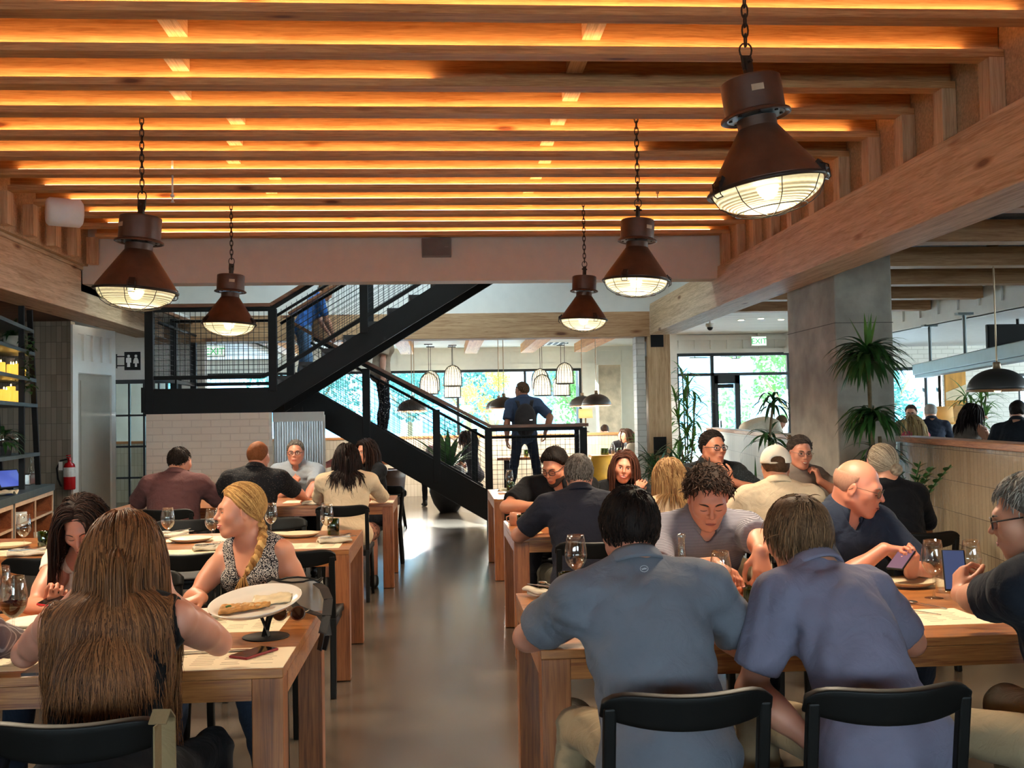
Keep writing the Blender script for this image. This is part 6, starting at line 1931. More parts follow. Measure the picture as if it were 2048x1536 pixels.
p = on(1338, 1190); wt = thing('water_glass', 'small clear water glass left of the bottle', 'glass', (p.x, p.y, TZ)); MB().lathe([(.001,0),(.03,0),(.034,.1),(.0325,.1),(.029,.008),(.001,.008)], 22).build('wall', M_wine, wt, smooth=True)
p = on(1887, 1185); wt = thing('water_glass', 'small clear glass beside the phone of the man at the right edge', 'glass', (p.x, p.y, TZ)); MB().lathe([(.001,0),(.03,0),(.034,.1),(.0325,.1),(.029,.008),(.001,.008)], 22).build('wall', M_wine, wt, smooth=True)
p = on(1097, 1196); napkin((p.x, p.y, TZ), 2.2, 'folded napkin with cutlery at the left end of the near right table')
cutlery((p.x-.005, p.y+.0, TZ+.044), 2.3, 'knife', 'steel knife on the napkin at the table end'); cutlery((p.x+.02, p.y-.01, TZ+.044), -.9, 'fork', 'steel fork on the napkin at the table end'); cutlery((p.x+.012, p.y+.03, TZ+.046), 2.0, 'spoon', 'steel spoon on the napkin at the table end')
p = on(1815, 1172); plate((p.x, p.y, TZ+.0015), 'cream plate before the bald man', .115)
for px, py, rz, lab in ((1800, 1165, 0, 'paper placemat under the plate of the bald man'), (1600, 1268, .0, 'paper placemat under the green tumbler between the two men'), (1835, 1235, 0, 'paper placemat by the elbow of the man at the right edge'), (1400, 1190, 0, 'paper placemat before the curly haired young man')):
    p = on(px, py); placemat((p.x, p.y, TZ), rz, lab)
p = on(1830, 1225); cutlery((p.x, p.y, TZ+.003), 2.2, 'fork', 'steel fork on the placemat right of the lavender polo'); p = on(1850, 1212); cutlery((p.x, p.y, TZ+.003), 2.0, 'spoon', 'steel spoon by the bracelet of the man at the right edge')
p = on(1484, 1207); plate((p.x, p.y, TZ+.0015), 'white plate of glazed ribs left of the green tumbler', .125, M_whitec, False)
rb = random.Random(3)
for k, (dx, dy, dz) in enumerate(((-.03,-.01,.025),(.0,.0,.027),(.03,.01,.025),(-.01,-.005,.05))):
    f = thing('rib_piece', ['glazed rib at the left of the plate', 'glazed rib in the middle of the plate', 'glazed rib near the tumbler', 'glazed rib on top of the pile'][k], 'food', (p.x+dx-.01, p.y+dy, TZ+dz), .4+.1*k)
    MB().grid(lambda u, v: (.055*math.cos(PI*(u-.5)*.98)*0+(u-.5)*.1, .016*math.cos(2*PI*v)*(1-.3*abs(2*u-1)), .014*math.sin(2*PI*v)+.003*math.sin(20*u)), 12, 10).build('meat', plain('glazed_meat', '#8a3e1b', .3, var=.45, scale=60, bump=.5, bscale=90), f, smooth=True)
# --- second right table
p = on(1046, 1062); tumbler((p.x, p.y, TZ), 'green tumbler before the man in black with glasses')
p = on(1062, 1045); tumbler((p.x, p.y, TZ), 'green tumbler by the elbow of the grey haired man', .9)
p = on(1031, 1051)
mg = thing('stoneware_mug', 'pinkish stoneware mug at the end of the second right table', 'mug', (p.x, p.y, TZ))
MB().lathe([(.001,0),(.034,0),(.042,.02),(.043,.06),(.038,.09),(.036,.09),(.04,.06),(.039,.02),(.03,.008),(.001,.008)], 24).build('cup', plain('pink_clay', '#b8795c', .45), mg, smooth=True)
MB().tube([(-.04,0,.07),(-.062,0,.06),(-.062,0,.035),(-.042,0,.025)], .005, 6).build('handle', plain('pink_clay', '#b8795c', .45), mg)
p = on(1050, 1068); phone((p.x, p.y, TZ+.006), Matrix.Rotation(1.4, 3, 'Z'), 'black phone lying at the end of the second right table', M_black)
p = on(1073, 1066); nt_ = thing('paper_note', 'tan paper slip beside the black phone', 'paper', (p.x, p.y, TZ), .1); MB().box(-.04,.04,-.06,.06,0,.002).build('sheet', plain('kraft', '#c39a67', .8), nt_)
p = on(1075, 1052); cutlery((p.x, p.y, TZ+.003), 1.2, 'knife', 'steel knife by the folded arms of the man in black')
p = on(1210, 1020)
for k, dx in enumerate((0, .07)):
    sh = thing('salt_shaker', ['small steel topped shaker left of two before the smiling woman', 'small steel topped shaker right of two before the smiling woman'][k], 'shaker', (1.17+dx, 7.25, TZ))
    MB().lathe([(.001,0),(.02,0),(.018,.06),(.001,.06)], 16).build('glass', M_wine, sh, smooth=True); MB().lathe([(.019,.06),(.019,.078),(.012,.088),(.001,.088)], 16).build('cap', M_silver, sh, smooth=True)
wineglass((1.32, 7.38, TZ), 'wine glass beside the smiling brown haired woman')
# --- third right table
p = on(1020, 984); wineglass((p.x, p.y+.06, TZ), 'wine glass on the farthest right table left of the man in black')
tumbler((p.x, p.y-.05, TZ), 'green tumbler below the wine glass on the farthest right table')
p = on(1000, 977); napkin((.68, 10.55, TZ), .3, 'napkin at the end of the farthest right table')

# ================================================================ left service counter and shelves
W_ply = wood('plywood_box', '#7a3f1e', '#a15c30', 'X', .5, 1, knots=False)
M_bluegrey = plain('blue_grey_steel', '#4d5a60', .45, .4, var=.15)
CP0, CP1 = at(110, 967, z=.9), at(0, 1001, z=.9)
CANG = math.atan2(CP0.y-CP1.y, CP0.x-CP1.x)
def cw(x, y, z):
    return Vector((CP0.x+x*math.cos(CANG)-y*math.sin(CANG), CP0.y+x*math.sin(CANG)+y*math.cos(CANG), z))
def cpx(px, yl, z):
    # place along the counter seen at a photo column, at depth yl behind its front
    d0 = at(px, 850, y=10.0); k = d0.x/10.0
    o = cw(0, yl, 0); dx_, dy_ = math.cos(CANG), math.sin(CANG)
    x = (o.x-k*o.y)/(k*dy_-dx_)
    return cw(x, yl, z)
ct = thing('service_counter', 'blue grey metal service counter with open wooden cubbies by the tiled wall', 'counter', (CP0.x, CP0.y, 0), CANG)
CX0, CX1, CY0, CY1 = -4.2, .0, .0, .62     # local, front at CY0; right end at world -4.15
CX0 = -4.0
MB().box(CX0, CX1, CY0, CY1, .83, .9).build('worktop', M_bluegrey, ct, bevel=.004)
for x in (CX0, -1.97, -.03): MB().box(x-.02, x+.03, CY0+.01, CY0+.06, 0, .83).build('leg', M_bluegrey, ct)
for i, (a, c) in enumerate(((-1.92, -.05), (-3.9, -2.0))):
    mb = MB().box(a, c, CY0+.02, CY1, .8, .83).box(a, c, CY0+.02, CY1, .2, .23).box(a, a+.018, CY0+.02, CY1, .23, .8).box(c-.018, c, CY0+.02, CY1, .23, .8).box(a, c, CY1-.02, CY1, .2, .83)
    md = (a+c)/2
    mb.box(md-.009, md+.009, CY0+.03, CY1, .23, .8).box(a, c, CY0+.03, CY1, .6, .618)
    mb.build('cubby_unit', W_ply, ct)
    MB().box(a, c, CY0+.008, CY0+.02, .79, .83).box(a, c, CY0+.008, CY0+.02, .2, .235).box(a, a+.02, CY0+.008, CY0+.02, .2, .83).box(c-.02, c, CY0+.008, CY0+.02, .2, .83).box(md-.01, md+.01, CY0+.008, CY0+.02, .23, .8).box(a, c, CY0+.008, CY0+.02, .6, .62).build('edge_banding', plain('pale_edge', '#d3b192', .5), ct)
bx_ = thing('white_box', 'white box on the upper shelf of the counter', 'box', cw(-1.45, .03, .618), CANG); MB().box(-.16,.16,0,.3,0,.09).build('carton', M_white, bx_, bevel=.004); MB().box(-.03,.03,-.002,0,.04,.06).build('hand_hole', M_black, bx_)
ln = thing('folded_linen', 'bundle of folded white linen in the lower cubby', 'linen', cw(-.5, .05, .23), CANG)
for k in range(4): MB().grid(lambda u, v, k=k: ((u-.5)*.3, v*.3, .03+.045*k+.012*math.sin(6*u+k)+.008*math.sin(9*v)), 12, 8).build('fold', M_napkin, ln, smooth=True, solid=.03)
ti = thing('tablet', 'lit blue tablet till on the counter', 'tablet', cpx(17, .25, 1.01), CANG-.6)
Mr = Matrix.Rotation(math.radians(-30), 3, 'X')
mb = MB().obox((0,0,0), .3, .012, .2, Mr); mb.build('case', M_black, ti, bevel=.004)
MB().obox(Mr @ Vector((0,-.0075,0)), .27, .001, .175, Mr).build('screen', emit('tablet_screen', '#3f4f9c', .7, var=.3, base=.1), ti)
MB().box(-.06,.06,0,.12,-.11,-.04).build('stand', M_black, ti)
wp = thing('warming_pan', 'silver steel pan on the counter beside the tablet', 'pan', cpx(45, .3, .96), CANG); MB().box(-.14,.12,-.1,.1,-.06,.06).build('pan', M_silver, wp, bevel=.01); MB().tube([(-.15,-.1,.05),(.13,-.1,.05)], .006).build('handle', M_silver, wp)
for k, px in enumerate((62, 69)):
    p = at(px, 968, y=11.7); b_ = thing('oil_bottle', ['clear bottle left of two on the counter end', 'clear bottle right of two on the counter end'][k], 'bottle', cpx(px, .3, .9))
    MB().lathe([(.001,0),(.036,0),(.038,.13),(.013,.19),(.012,.27),(.015,.28),(.001,.28)], 18).build('glass', M_bottle, b_, smooth=True)
rg = thing('cleaning_cloth', 'crumpled white cloth at the counter front', 'cloth', cpx(12, .1, .905), CANG); MB().grid(lambda u, v: ((u-.5)*.26, (v-.5)*.16, .02+.02*math.sin(7*u)*math.sin(6*v+1)), 14, 10).build('cloth', M_napkin, rg, smooth=True, solid=.01)
# leaning shelf
sh = thing('ladder_shelf', 'tall leaning black steel shelf full of candles and plants', 'shelf', cw(-.86, .3, .9), CANG)
def sx(z): return .72-.42*z/1.75     # right edge of the leaning side, local
for yy in (-.16, .2):
    MB().bar((sx(0), yy, 0), (sx(1.8), yy, 1.8), .05, .05).build('upright', M_black, sh)
    MB().bar((-.1, yy, 0), (-.1, yy, 1.8), .05, .05).build('upright', M_black, sh)
SHZ = [.315, .76, 1.03, 1.31, 1.62]
SHZ = [float(at(50, py, y=11.0).z)-.9 for py in (906, 808, 758, 706, 662)]
for z in SHZ: MB().box(-1.4, sx(z)+.02, -.19, .24, z-.035, z).build('shelf_board', M_bluegrey, sh)
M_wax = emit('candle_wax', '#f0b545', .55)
M_flame = emit('candle_flame', '#ffcf70', 9)
def candle(px, py, hgt, rad, label, lit=True, grp='pillar candles on the leaning shelf'):
    z = {0: SHZ[2], 1: SHZ[1]}[py]+.9
    c = thing('pillar_candle', label, 'candle', cpx(px, .25+.05*((px*7) % 3-1), z), 0, grp)
    MB().lathe([(.001,0),(rad,0),(rad,hgt),(rad*.85,hgt+.004),(rad*.6,hgt-.006),(.001,hgt-.006)], 18).build('wax', M_wax, c, smooth=True)
    MB().ell((0,0,hgt+.014), .006,.006,.016, 8, 6).build('flame', M_flame, c, smooth=True)
for i, (px, hg) in enumerate(((2, .13), (22, .12), (27, .11), (33, .125), (38, .105), (44, .11))): candle(px, 0, hg, .04, ['lit candle at the left edge of the upper candle shelf', 'lit candle leftmost of the upper row of five', 'lit candle second of the upper row of five', 'lit candle third of the upper row of five', 'lit candle fourth of the upper row of five', 'lit candle rightmost of the upper row'][i])
for i, (px, hg) in enumerate(((8, .13), (13, .12), (22, .16), (28, .12), (37, .1))): candle(px, 1, hg, .042, ['lit candle leftmost of the lower candle shelf', 'lit candle second of the lower candle shelf', 'tallest lit candle of the lower candle shelf', 'lit candle right of the tallest on the lower shelf', 'short candle at the right of the lower shelf'][i])
vz = thing('vase', 'grey stone vase behind the candles', 'vase', cpx(18, .42, SHZ[2]+.9)); MB().lathe([(.001,0),(.07,0),(.09,.08),(.06,.17),(.045,.2),(.06,.23),(.05,.23),(.03,.2),(.001,.19)], 20).build('body', plain('stone_grey', '#8d8377', .7), vz, smooth=True)
for k, px in enumerate((0, 29, 39)):
    wineglass(cpx(px, .25, SHZ[0]+.9), ['wine glass at the left edge of the lowest shelf', 'wine glass left of two on the lowest shelf', 'wine glass right of two on the lowest shelf'][k], 1.0, group='wine glasses on the leaning shelf')

# fire extinguisher
fe = thing('fire_extinguisher', 'red fire extinguisher hanging on the grey tiled wall', 'fire extinguisher', at(139, 950, y=12.5))
M_redp = plain('extinguisher_red', '#b3161c', .25, var=.05)
MB().lathe([(.001,-.17),(.06,-.17),(.066,-.16),(.066,.09),(.05,.135),(.02,.15),(.02,.17),(.001,.17)], 24).build('cylinder', M_redp, fe, smooth=True)
MB().lathe([(.0665,-.02),(.0668,.09)], 24).build('label_band', plain('label_white', '#d8d5cf', .5, var=.1, scale=40), fe)
MB().lathe([(.018,.165),(.022,.17),(.022,.2),(.001,.2)], 14).box(-.012,.012,-.07,.02,.2,.212).box(-.012,.012,-.08,.01,.225,.236).build('valve', M_redp, fe)
MB().tube([(-.02,-.02,.185),(-.09,-.03,.17),(-.135,-.03,.08),(-.125,-.02,-.04),(-.1,-.01,-.11),(-.09,0,-.13)], .011, 8).build('hose', M_black, fe, smooth=True)
MB().box(-.03,.03,.05,.1,-.1,.12).build('bracket', M_black, fe)
wt_ = MB().box(-.1,-.055,-.068,-.066,.06,.16); wt_.build('tag_card', M_white, fe)

# table lamps
def table_lamp(label, p, r, hh, zb, ztop_mat='lit_shade'):
    t = thing('table_lamp', label, 'table lamp', (p.x, p.y, zb))
    z = p.z-zb
    MB().lathe([(r, z-hh/2), (r*.95, z+hh/2)], 28).build('lamp_shade', plain('fabric_shade', '#e9d2a0', .8, transl=.6), t, smooth=True, solid=.004)
    MB().lathe([(.001,0),(.08,0),(.08,.015),(.02,.03),(.015,.05),(.015,z),(.001,z)], 16).build('base', plain('brass_dark', '#6a5436', .4, .7), t, smooth=True)
    MB().ell((0,0,z), .035,.035,.05).build('bulb', M_bulb, t)
table_lamp('table lamp with pale drum shade before the pale column', at(1171, 827, y=21.5), .15, .19, 1.2)
table_lamp('table lamp with warm tapered shade at the bar', at(1881, 829, y=16.5), .2, .26, 1.05)

# back dining tables
def back_table(label, x0, x1, y0, y1, z=.76):
    t = thing('dining_table', label, 'table', ((x0+x1)/2, (y0+y1)/2, 0), 0, 'tables of the back dining room')
    hx, hy = (x1-x0)/2, (y1-y0)/2
    MB().box(-hx, hx, -hy, hy, z-.05, z).build('tabletop', W_table, t, bevel=.004)
    for sx_ in (-1, 1): MB().box(sx_*hx*.7-.05, sx_*hx*.7+.05, -.05, .05, .02, z-.05).build('leg', M_black, t); MB().box(sx_*hx*.7-.06, sx_*hx*.7+.06, -hy*.8, hy*.8, 0, .03).build('foot', M_black, t)
    return t
back_table('wooden table seen right of the stair landing post', 2.75, 4.0, 18.4, 19.2, .82)
back_table('wooden table seen between the legs of the standing man', 1.0, 2.3, 18.4, 19.2, .82)
back_table('wooden table seen through the lower stair mesh', -1.4, .3, 18.6, 19.4, .78)
for px, lab in ((1206, 'green tumbler left on the back table right of the landing'), (1213, 'green tumbler beside the first on the back table'), (1238, 'green tumbler near the two women at the back table'), (1052, 'green tumbler on the back table seen through the landing mesh'), (1063, 'green tumbler second on the table seen through the landing mesh')):
    tumbler(Vector((at(px, 900, y=18.7).x, 18.7, .82)), lab, 1.15)
bb = thing('water_bottle', 'clear water bottle on the back table by the two women', 'bottle', (at(1226,890,y=18.8).x, 18.8, .82)); MB().lathe([(.001,0),(.036,0),(.039,.13),(.014,.2),(.013,.28),(.001,.28)], 18).build('glass', M_bottle, bb, smooth=True)
yc = thing('yellow_chair', 'mustard yellow shell chair behind the smiling woman', 'chair', (at(1190, 930, y=17.4).x, 17.4, 0), .3)
MB().grid(lambda u, v: ((u-.5)*.46*(1-.2*v), -.2-.06*v-.08*(1-(2*u-1)**2)*1, .45+.42*v), 10, 6).build('backrest', plain('mustard', '#c99a2e', .6), yc, smooth=True, solid=.025)
MB().box(-.22,.22,-.22,.22,.42,.46).build('seat', plain('mustard', '#c99a2e', .6), yc, bevel=.02)
for sx_ in (-1, 1):
    for sy in (-1, 1): MB().tube([(sx_*.17,sy*.17,.43),(sx_*.2,sy*.2,0)], .014, 8).build('leg', plain('mustard', '#c99a2e', .6), yc)
# high tables and stools of the bar
ht = thing('high_table', 'high bar table behind the half wall on the right', 'table', (7.35, 12.6, 0))
MB().box(-.5, .5, -1.3, 1.4, 1.0, 1.05).build('tabletop', W_table, ht, bevel=.004)
for sy in (-1.1, 1.2): MB().box(-.06,.06,sy-.06,sy+.06,0,1.0).build('leg', M_black, ht)
M_stool = plain('grey_green_leather', '#7f8b86', .4)
def bar_stool(x, y, rz, label):
    t = thing('bar_stool', label, 'bar stool', (x, y, 0), rz, 'low backed bar stools')
    MB().box(-.21,.21,-.2,.2,.68,.75).build('seat', M_stool, t, bevel=.02)
    MB().grid(lambda u, v: ((u-.5)*.44, -.2-.05*(1-(2*u-1)**2), .8+.26*v), 10, 4).build('backrest', M_stool, t, smooth=True, solid=.04)
    for sx_ in (-1, 1):
        MB().bar((sx_*.19,-.2,.0),(sx_*.2,-.2,.95), .03,.03).build('rear_post', M_black, t)
        MB().bar((sx_*.19,.19,.0),(sx_*.19,.19,.68), .03,.03).build('leg', M_black, t)
    MB().bar((-.19,.19,.25),(.19,.19,.25),.025,.025).build('foot_rail', M_black, t)
# ================================================================ plants
M_leaf = plain('dark_leaf', '#2d562a', .35, var=.35, scale=10, transl=.15)
M_leafl = plain('fresh_leaf', '#4c7a2f', .4, var=.35, scale=10, transl=.25)
M_stem = plain('plant_stem', '#5d5236', .7, var=.3, scale=30)
M_pot = plain('dark_stone_pot', '#2c2c2e', .6, var=.2, scale=10, bump=.1)
M_potw = plain('pale_clay_pot', '#c9c1ae', .7, var=.1)
def leaf(mb, base, d, L, w, droop, seg=7, up=(0, 0, 1), vfold=.25):
    """one strap leaf: base, start direction, length, width, droop"""
    p = Vector(base); d = Vector(d).normalized(); b = len(mb.v)
    for i in range(seg+1):
        t = i/seg
        side = d.cross(Vector((0, 0, 1)))
        side = side.normalized() if side.length > 1e-4 else Vector((1, 0, 0))
        nrm_ = side.cross(d)
        ww = w*(math.sin(PI*min(1, (t*.93+.07))**.75))*.5+.0005
        mb.v += [tuple(p-side*ww+nrm_*ww*vfold), tuple(p), tuple(p+side*ww+nrm_*ww*vfold)]
        d = (d+Vector((0, 0, -droop/seg))).normalized()
        p = p+d*L/seg
    for i in range(seg):
        a = b+3*i
        mb.f += [(a, a+1, a+4, a+3), (a+1, a+2, a+5, a+4)]
def rosette(mb, c, n, L, w, rnd, droop=(1.2, 2.2), up=(.1, 1.1)):
    for k in range(n):
        a = 2*PI*k/n*2.4+rnd.uniform(-.3, .3); e = rnd.uniform(*up)
        d = (math.cos(a)*math.cos(e), math.sin(a)*math.cos(e), math.sin(e))
        leaf(mb, (c[0], c[1], c[2]+rnd.uniform(-.06, .06)), d, L*rnd.uniform(.75, 1.1), w, rnd.uniform(*droop))
def pot(mb, r, h): return mb.lathe([(.001,0),(r*.72,0),(r*.95,h*.5),(r,h),(r*.9,h),(r*.88,h*.9),(.001,h*.9)], 28)
rnd = random.Random(21)
# dracaena before the column
dx = at(1745, 860, y=8.45)
t = thing('dracaena', 'tall dark green dracaena with drooping leaf crowns before the concrete column', 'plant', (dx.x, 8.45, 0))
pot(MB(), .2, .4).build('pot', M_pot, t, smooth=True)
MB().tube([(0,0,.35),(.02,0,.9),(-.01,.0,1.4),(-.02,0,1.95)], .018, 8).tube([(.05,.03,.35),(.08,.02,.9),(.06,0,1.3)], .016, 8).build('stem', M_stem, t, smooth=True)
for nm, c, n, L, w in (('crown', (-.02,0,1.98), 120, .42, .042), ('crown', (.0,0,1.46), 90, .38, .04), ('crown', (.06,.0,1.12), 40, .36, .036)):
    mb = MB(); rosette(mb, c, n, L, w, rnd, (1.3, 2.3), (.05, 1.0)); mb.build(nm, M_leaf, t, smooth=True)
mb = MB()
for d in ((-.1,-.1,1),(.05,0,1),(.25,.1,.9),(-.35,0,.8),(.02,-.2,1)): leaf(mb, (-.02,0,1.98), d, .36, .04, .15)
mb.build('new_leaves', M_leafl, t, smooth=True)
# second dracaena at the left edge of the column
dx = at(1585, 850, y=11.3)
t = thing('dracaena', 'drooping dracaena half hidden at the left edge of the concrete column', 'plant', (3.42, 10.75, 0))
pot(MB(), .17, .4).build('pot', M_pot, t, smooth=True)
MB().tube([(0,0,.35),(.05,0,1.2),(.1,0,1.6)], .015, 8).build('stem', M_stem, t)
for c in ((.1,0,1.62),(.05,0,1.25)):
    mb = MB(); rosette(mb, c, 26, .36, .035, rnd, (1.4, 2.4), (.2, 1.0)); mb.build('crown', M_leaf, t, smooth=True)
# zz plant by the half wall
def zz(label, p, hs, n, mat=M_leaf, s=1.0):
    t = thing('zz_plant', label, 'plant', p)
    pot(MB(), .16*s, .3*s).build('pot', M_pot, t, smooth=True)
    for k in range(n):
        a = 2*PI*k/n+rnd.uniform(-.3, .3); H_ = hs*rnd.uniform(.75, 1.1); lean_ = rnd.uniform(.15, .5)
        pts = [Vector((math.cos(a)*lean_*H_*t_*t_, math.sin(a)*lean_*H_*t_*t_, .26*s+H_*t_)) for t_ in np.linspace(0, 1, 9)]
        st_ = MB().tube(pts, [.012*s*(1-.6*i/8) for i in range(9)], 6).build('frond_stem', mat, t)
        mb = MB()
        for i in range(1, 9):
            d = (pts[i]-pts[i-1]).normalized(); sd = d.cross(Vector((math.cos(a+1.57), math.sin(a+1.57), 0)))
            side = Vector((-math.sin(a), math.cos(a), 0))
            for sg in (-1, 1):
                for q in (0, .5):
                    pb_ = pts[i-1].lerp(pts[i], q)
                    leaf(mb, pb_, side*sg*.8+d*.7+Vector((0,0,.1)), .1*s*(1.1-.05*i), .04*s, .3, 4)
        mb.build('leaflets', mat, st_, smooth=True)
    return t
zp_ = at(1838, 1060, y=6.6)
zz('zz plant with glossy fronds before the tiled half wall on the right', (zp_.x-.02, 6.75, .25), .62, 9)
tag(MB().lathe([(.001,0),(.2,0),(.22,.25),(.001,.25)], 24).build('plant_stand', M_pot, None, loc=(zp_.x-.02, 6.75, 0)), 'low dark plant stand under the zz plant', 'plant stand')
zz('small leafy plant beside the woman with the bun, by the column', (3.45, 8.0, 0), .75, 8, M_leafl, 1.0)
# snake plants
def snake(label, p, n, H_, s=1.0, mat=M_leaf):
    t = thing('snake_plant', label, 'plant', p)
    pot(MB(), .14*s, .26*s).build('pot', M_pot, t, smooth=True)
    mb = MB()
    for k in range(n):
        a = 2*PI*k/n; leaf(mb, (.05*math.cos(a), .05*math.sin(a), .2*s), (.12*math.cos(a)+rnd.uniform(-.1,.1), .12*math.sin(a), 1), H_*rnd.uniform(.7, 1.1), .05, .05, 6)
    mb.build('leaves', mat, t, smooth=True)
q = at(1527, 970, y=8.4); snake('snake plant with dark upright leaves left of the man in the white cap', (q.x, 8.6, .0), 7, .95, 1.0)
q = at(300, 990, y=12.6); snake('snake plant before the glazed corridor door at the brick wall corner', (q.x-.03, 12.75, 0), 8, .75)
# tall palms behind the post
def reed_palm(label, p, H_, n, mat=M_leafl, L=.42):
    t = thing('palm', label, 'plant', p)
    pot(MB(), .2, .4).build('pot', M_potw, t, smooth=True)
    for k in range(n):
        a = 2*PI*k/n; h_ = H_*rnd.uniform(.7, 1.05); top = Vector((.16*math.cos(a), .16*math.sin(a), h_))
        MB().tube([(.05*math.cos(a), .05*math.sin(a), .35), top*.6+Vector((0,0,.1)), top], .012, 6).build('cane', M_stem, t)
        mb = MB()
        for zf in (1.0, .8, .6):
            rosette(mb, (top.x*zf, top.y*zf, h_*zf), 14, L, .04, rnd, (.7, 1.6), (.0, 1.2))
        mb.build('fronds', mat, t, smooth=True)
q = at(1372, 850, y=16.5); reed_palm('tall bright palm right of the fir post', (q.x, 16.5, 0), 2.3, 4)
q = at(1365, 910, y=13.0); reed_palm('low leafy plant at the foot of the fir post', (q.x-.05, 14.2, 0), 1.0, 3, M_leaf, .4)
q = at(1415, 880, y=16.2); reed_palm('small palm at the end of the back half wall', (4.2, 17.6, 0), 1.25, 3, M_leafl, .3)
q = at(1330, 930, y=12.5); reed_palm('broad leafed plant behind the bobbed blonde woman', (q.x+.0, 12.4, 0), .95, 3, M_leaf, .42)
# planter with big paddle leaves behind the stairs
q = at(897, 1024, z=0)
t = thing('planter', 'big dark egg shaped planter with paddle leaved plant behind the stairs', 'planter', (q.x, q.y, 0))
MB().lathe([(.001,0),(.14,0),(.24,.14),(.31,.34),(.32,.52),(.27,.7),(.24,.76),(.21,.76),(.22,.68),(.001,.66)], 32).build('pot', M_pot, t, smooth=True)
mb = MB()
for k in range(16):
    a = 2*PI*k/16+rnd.uniform(-.2,.2); e = rnd.uniform(.7, 1.35)
    leaf(mb, (.06*math.cos(a), .06*math.sin(a), .7), (math.cos(a)*math.cos(e), math.sin(a)*math.cos(e), math.sin(e)), rnd.uniform(.55, .95), .11, rnd.uniform(.7, 1.4), 8)
mb.build('leaves', M_leaf, t, smooth=True)
# white round pot by the pier
q = at(1290, 880, y=16.2)
t = thing('potted_plant', 'leafy plant in a round pale pot on a pale block beside the masonry pier', 'plant', (q.x-.02, 16.6, .62))
MB().lathe([(.001,0),(.12,0),(.23,.16),(.25,.3),(.19,.44),(.15,.46),(.001,.44)], 28).build('pot', M_potw, t, smooth=True)
mb = MB(); rosette(mb, (0,0,.46), 34, .28, .05, rnd, (.3, 1.2), (.4, 1.4)); mb.build('leaves', M_leafl, t, smooth=True)
tag(MB().box(-.3,.3,-.3,.3,0,.62).build('plinth', M_white2, None, loc=(q.x-.02, 16.6, 0), bevel=.01), 'pale block under the round potted plant', 'plinth')
# shelf plants
for lab, px, si, trail in (('trailing dark ivy in a pale pot on the upper shelf', 40, 3, True), ('dark leafy plant on the lowest shelf', 20, 0, False)):
    t = thing('shelf_plant', lab, 'plant', cpx(px-14, .25, SHZ[si]+.9))
    MB().lathe([(.001,0),(.07,0),(.09,.14),(.08,.14),(.001,.12)], 20).build('pot', M_potw if trail else M_pot, t, smooth=True)
    mb = MB(); rosette(mb, (0,0,.15), 40, .24 if not trail else .2, .035, rnd, (.8, 2.2), (-.2, 1.2))
    if trail:
        for k in range(60):
            z = rnd.uniform(-.42, .15); leaf(mb, (.17+rnd.uniform(-.05,.06), -.1+rnd.uniform(-.06,.06), z), (rnd.uniform(-1,1), rnd.uniform(-1,1), .2), .07, .045, 1.2, 4)
    mb.build('leaves', M_leaf, t, smooth=True)
q = at(1960, 820, y=15.5); reed_palm('palm behind the bar beyond the dark dome pendant', (q.x, 15.6, .0), 1.75, 4, M_leafl, .4)

# ================================================================ outdoor trees and street
def tree(label, p, H_, R, mats, n=900, name='tree', low=.25):
    t = thing(name, label, 'tree', p)
    MB().tube([(0,0,0),(.05,0,H_*.3),(-.05,0,H_*.6)], [.14,.11,.06], 8).tube([(0,0,H_*.3),(R*.5,0,H_*.6)], [.06,.03], 6).tube([(0,0,H_*.35),(-R*.5,.1,H_*.6)], [.06,.03], 6).build('trunk', M_stem, t)
    mb = MB(); r = np.random.default_rng(int(p[0]*100) % 1000+3)
    blobs = [(r.normal(size=3)*np.array([R*.5, R*.5, H_*.2])+np.array([0, 0, H_*(.45+low)]), R*r.uniform(.3, .55)) for _ in range(14)]
    for k in range(n):
        c_, rb_ = blobs[r.integers(len(blobs))]
        d = nrm(r.normal(size=3)); q_ = c_+d*rb_*r.uniform(.75, 1.05)
        u = nrm(r.normal(size=3)); v = nrm(np.cross(u, d)); sz = R*.05*r.uniform(.6, 1.4)
        b0 = len(mb.v); mb.v += [tuple(q_-u*sz), tuple(q_+v*sz*.5), tuple(q_+u*sz), tuple(q_-v*sz*.5)]; mb.f.append((b0, b0+1, b0+2, b0+3))
    mb.build('crown', mats, t)
M_tg = plain('tree_green', '#55803e', .7, var=.4, scale=1.5, transl=.4)
M_tb = plain('tree_blue_green', '#3f746c', .7, var=.4, scale=1.5, transl=.4)
M_ty = plain('tree_yellow', '#a8a236', .7, var=.35, scale=1.5, transl=.45)
tl = [(-9.5, 33, 'blue'), (-4.2, 33, 'blue'), (-1.2, 40, 'blue'), (.9, 34.5, 'blue'), (4.6, 34, 'green'), (6.5, 41, 'blue'), (11.0, 32, 'green'), (16, 36, 'blue'), (1.4, 28.2, 'yellow')]
names = {'blue': ['blue green street tree leftmost beyond the back window', 'blue green street tree beyond the landing mesh', 'blue green street tree behind the left wicker pendants', 'blue green street tree left of the yellow tree', 'blue green street tree behind the right wicker pendants', 'blue green street tree beyond the right half of the shop front'], 'green': ['fresh green street tree right of the yellow tree', 'round green street tree outside the shop front door'], 'yellow': ['yellow leaved street tree in the middle of the back window']}
for x, y, k in tl:
    tree(names[k].pop(0), (x, y, -.06), 4.6 if k != 'yellow' else 3.4, 1.6 if k != 'yellow' else .75, {'blue': M_tb, 'green': M_tg, 'yellow': M_ty}[k], 4200 if k != 'yellow' else 2600)
bd = thing('building', 'pale blue office building across the street', 'building', (8, 48, -.06))
MB().box(-30, 30, 0, 10, 0, 9).build('wall', plain('pale_facade', '#a9c4d2', .8, var=.06), bd)
mb = MB()
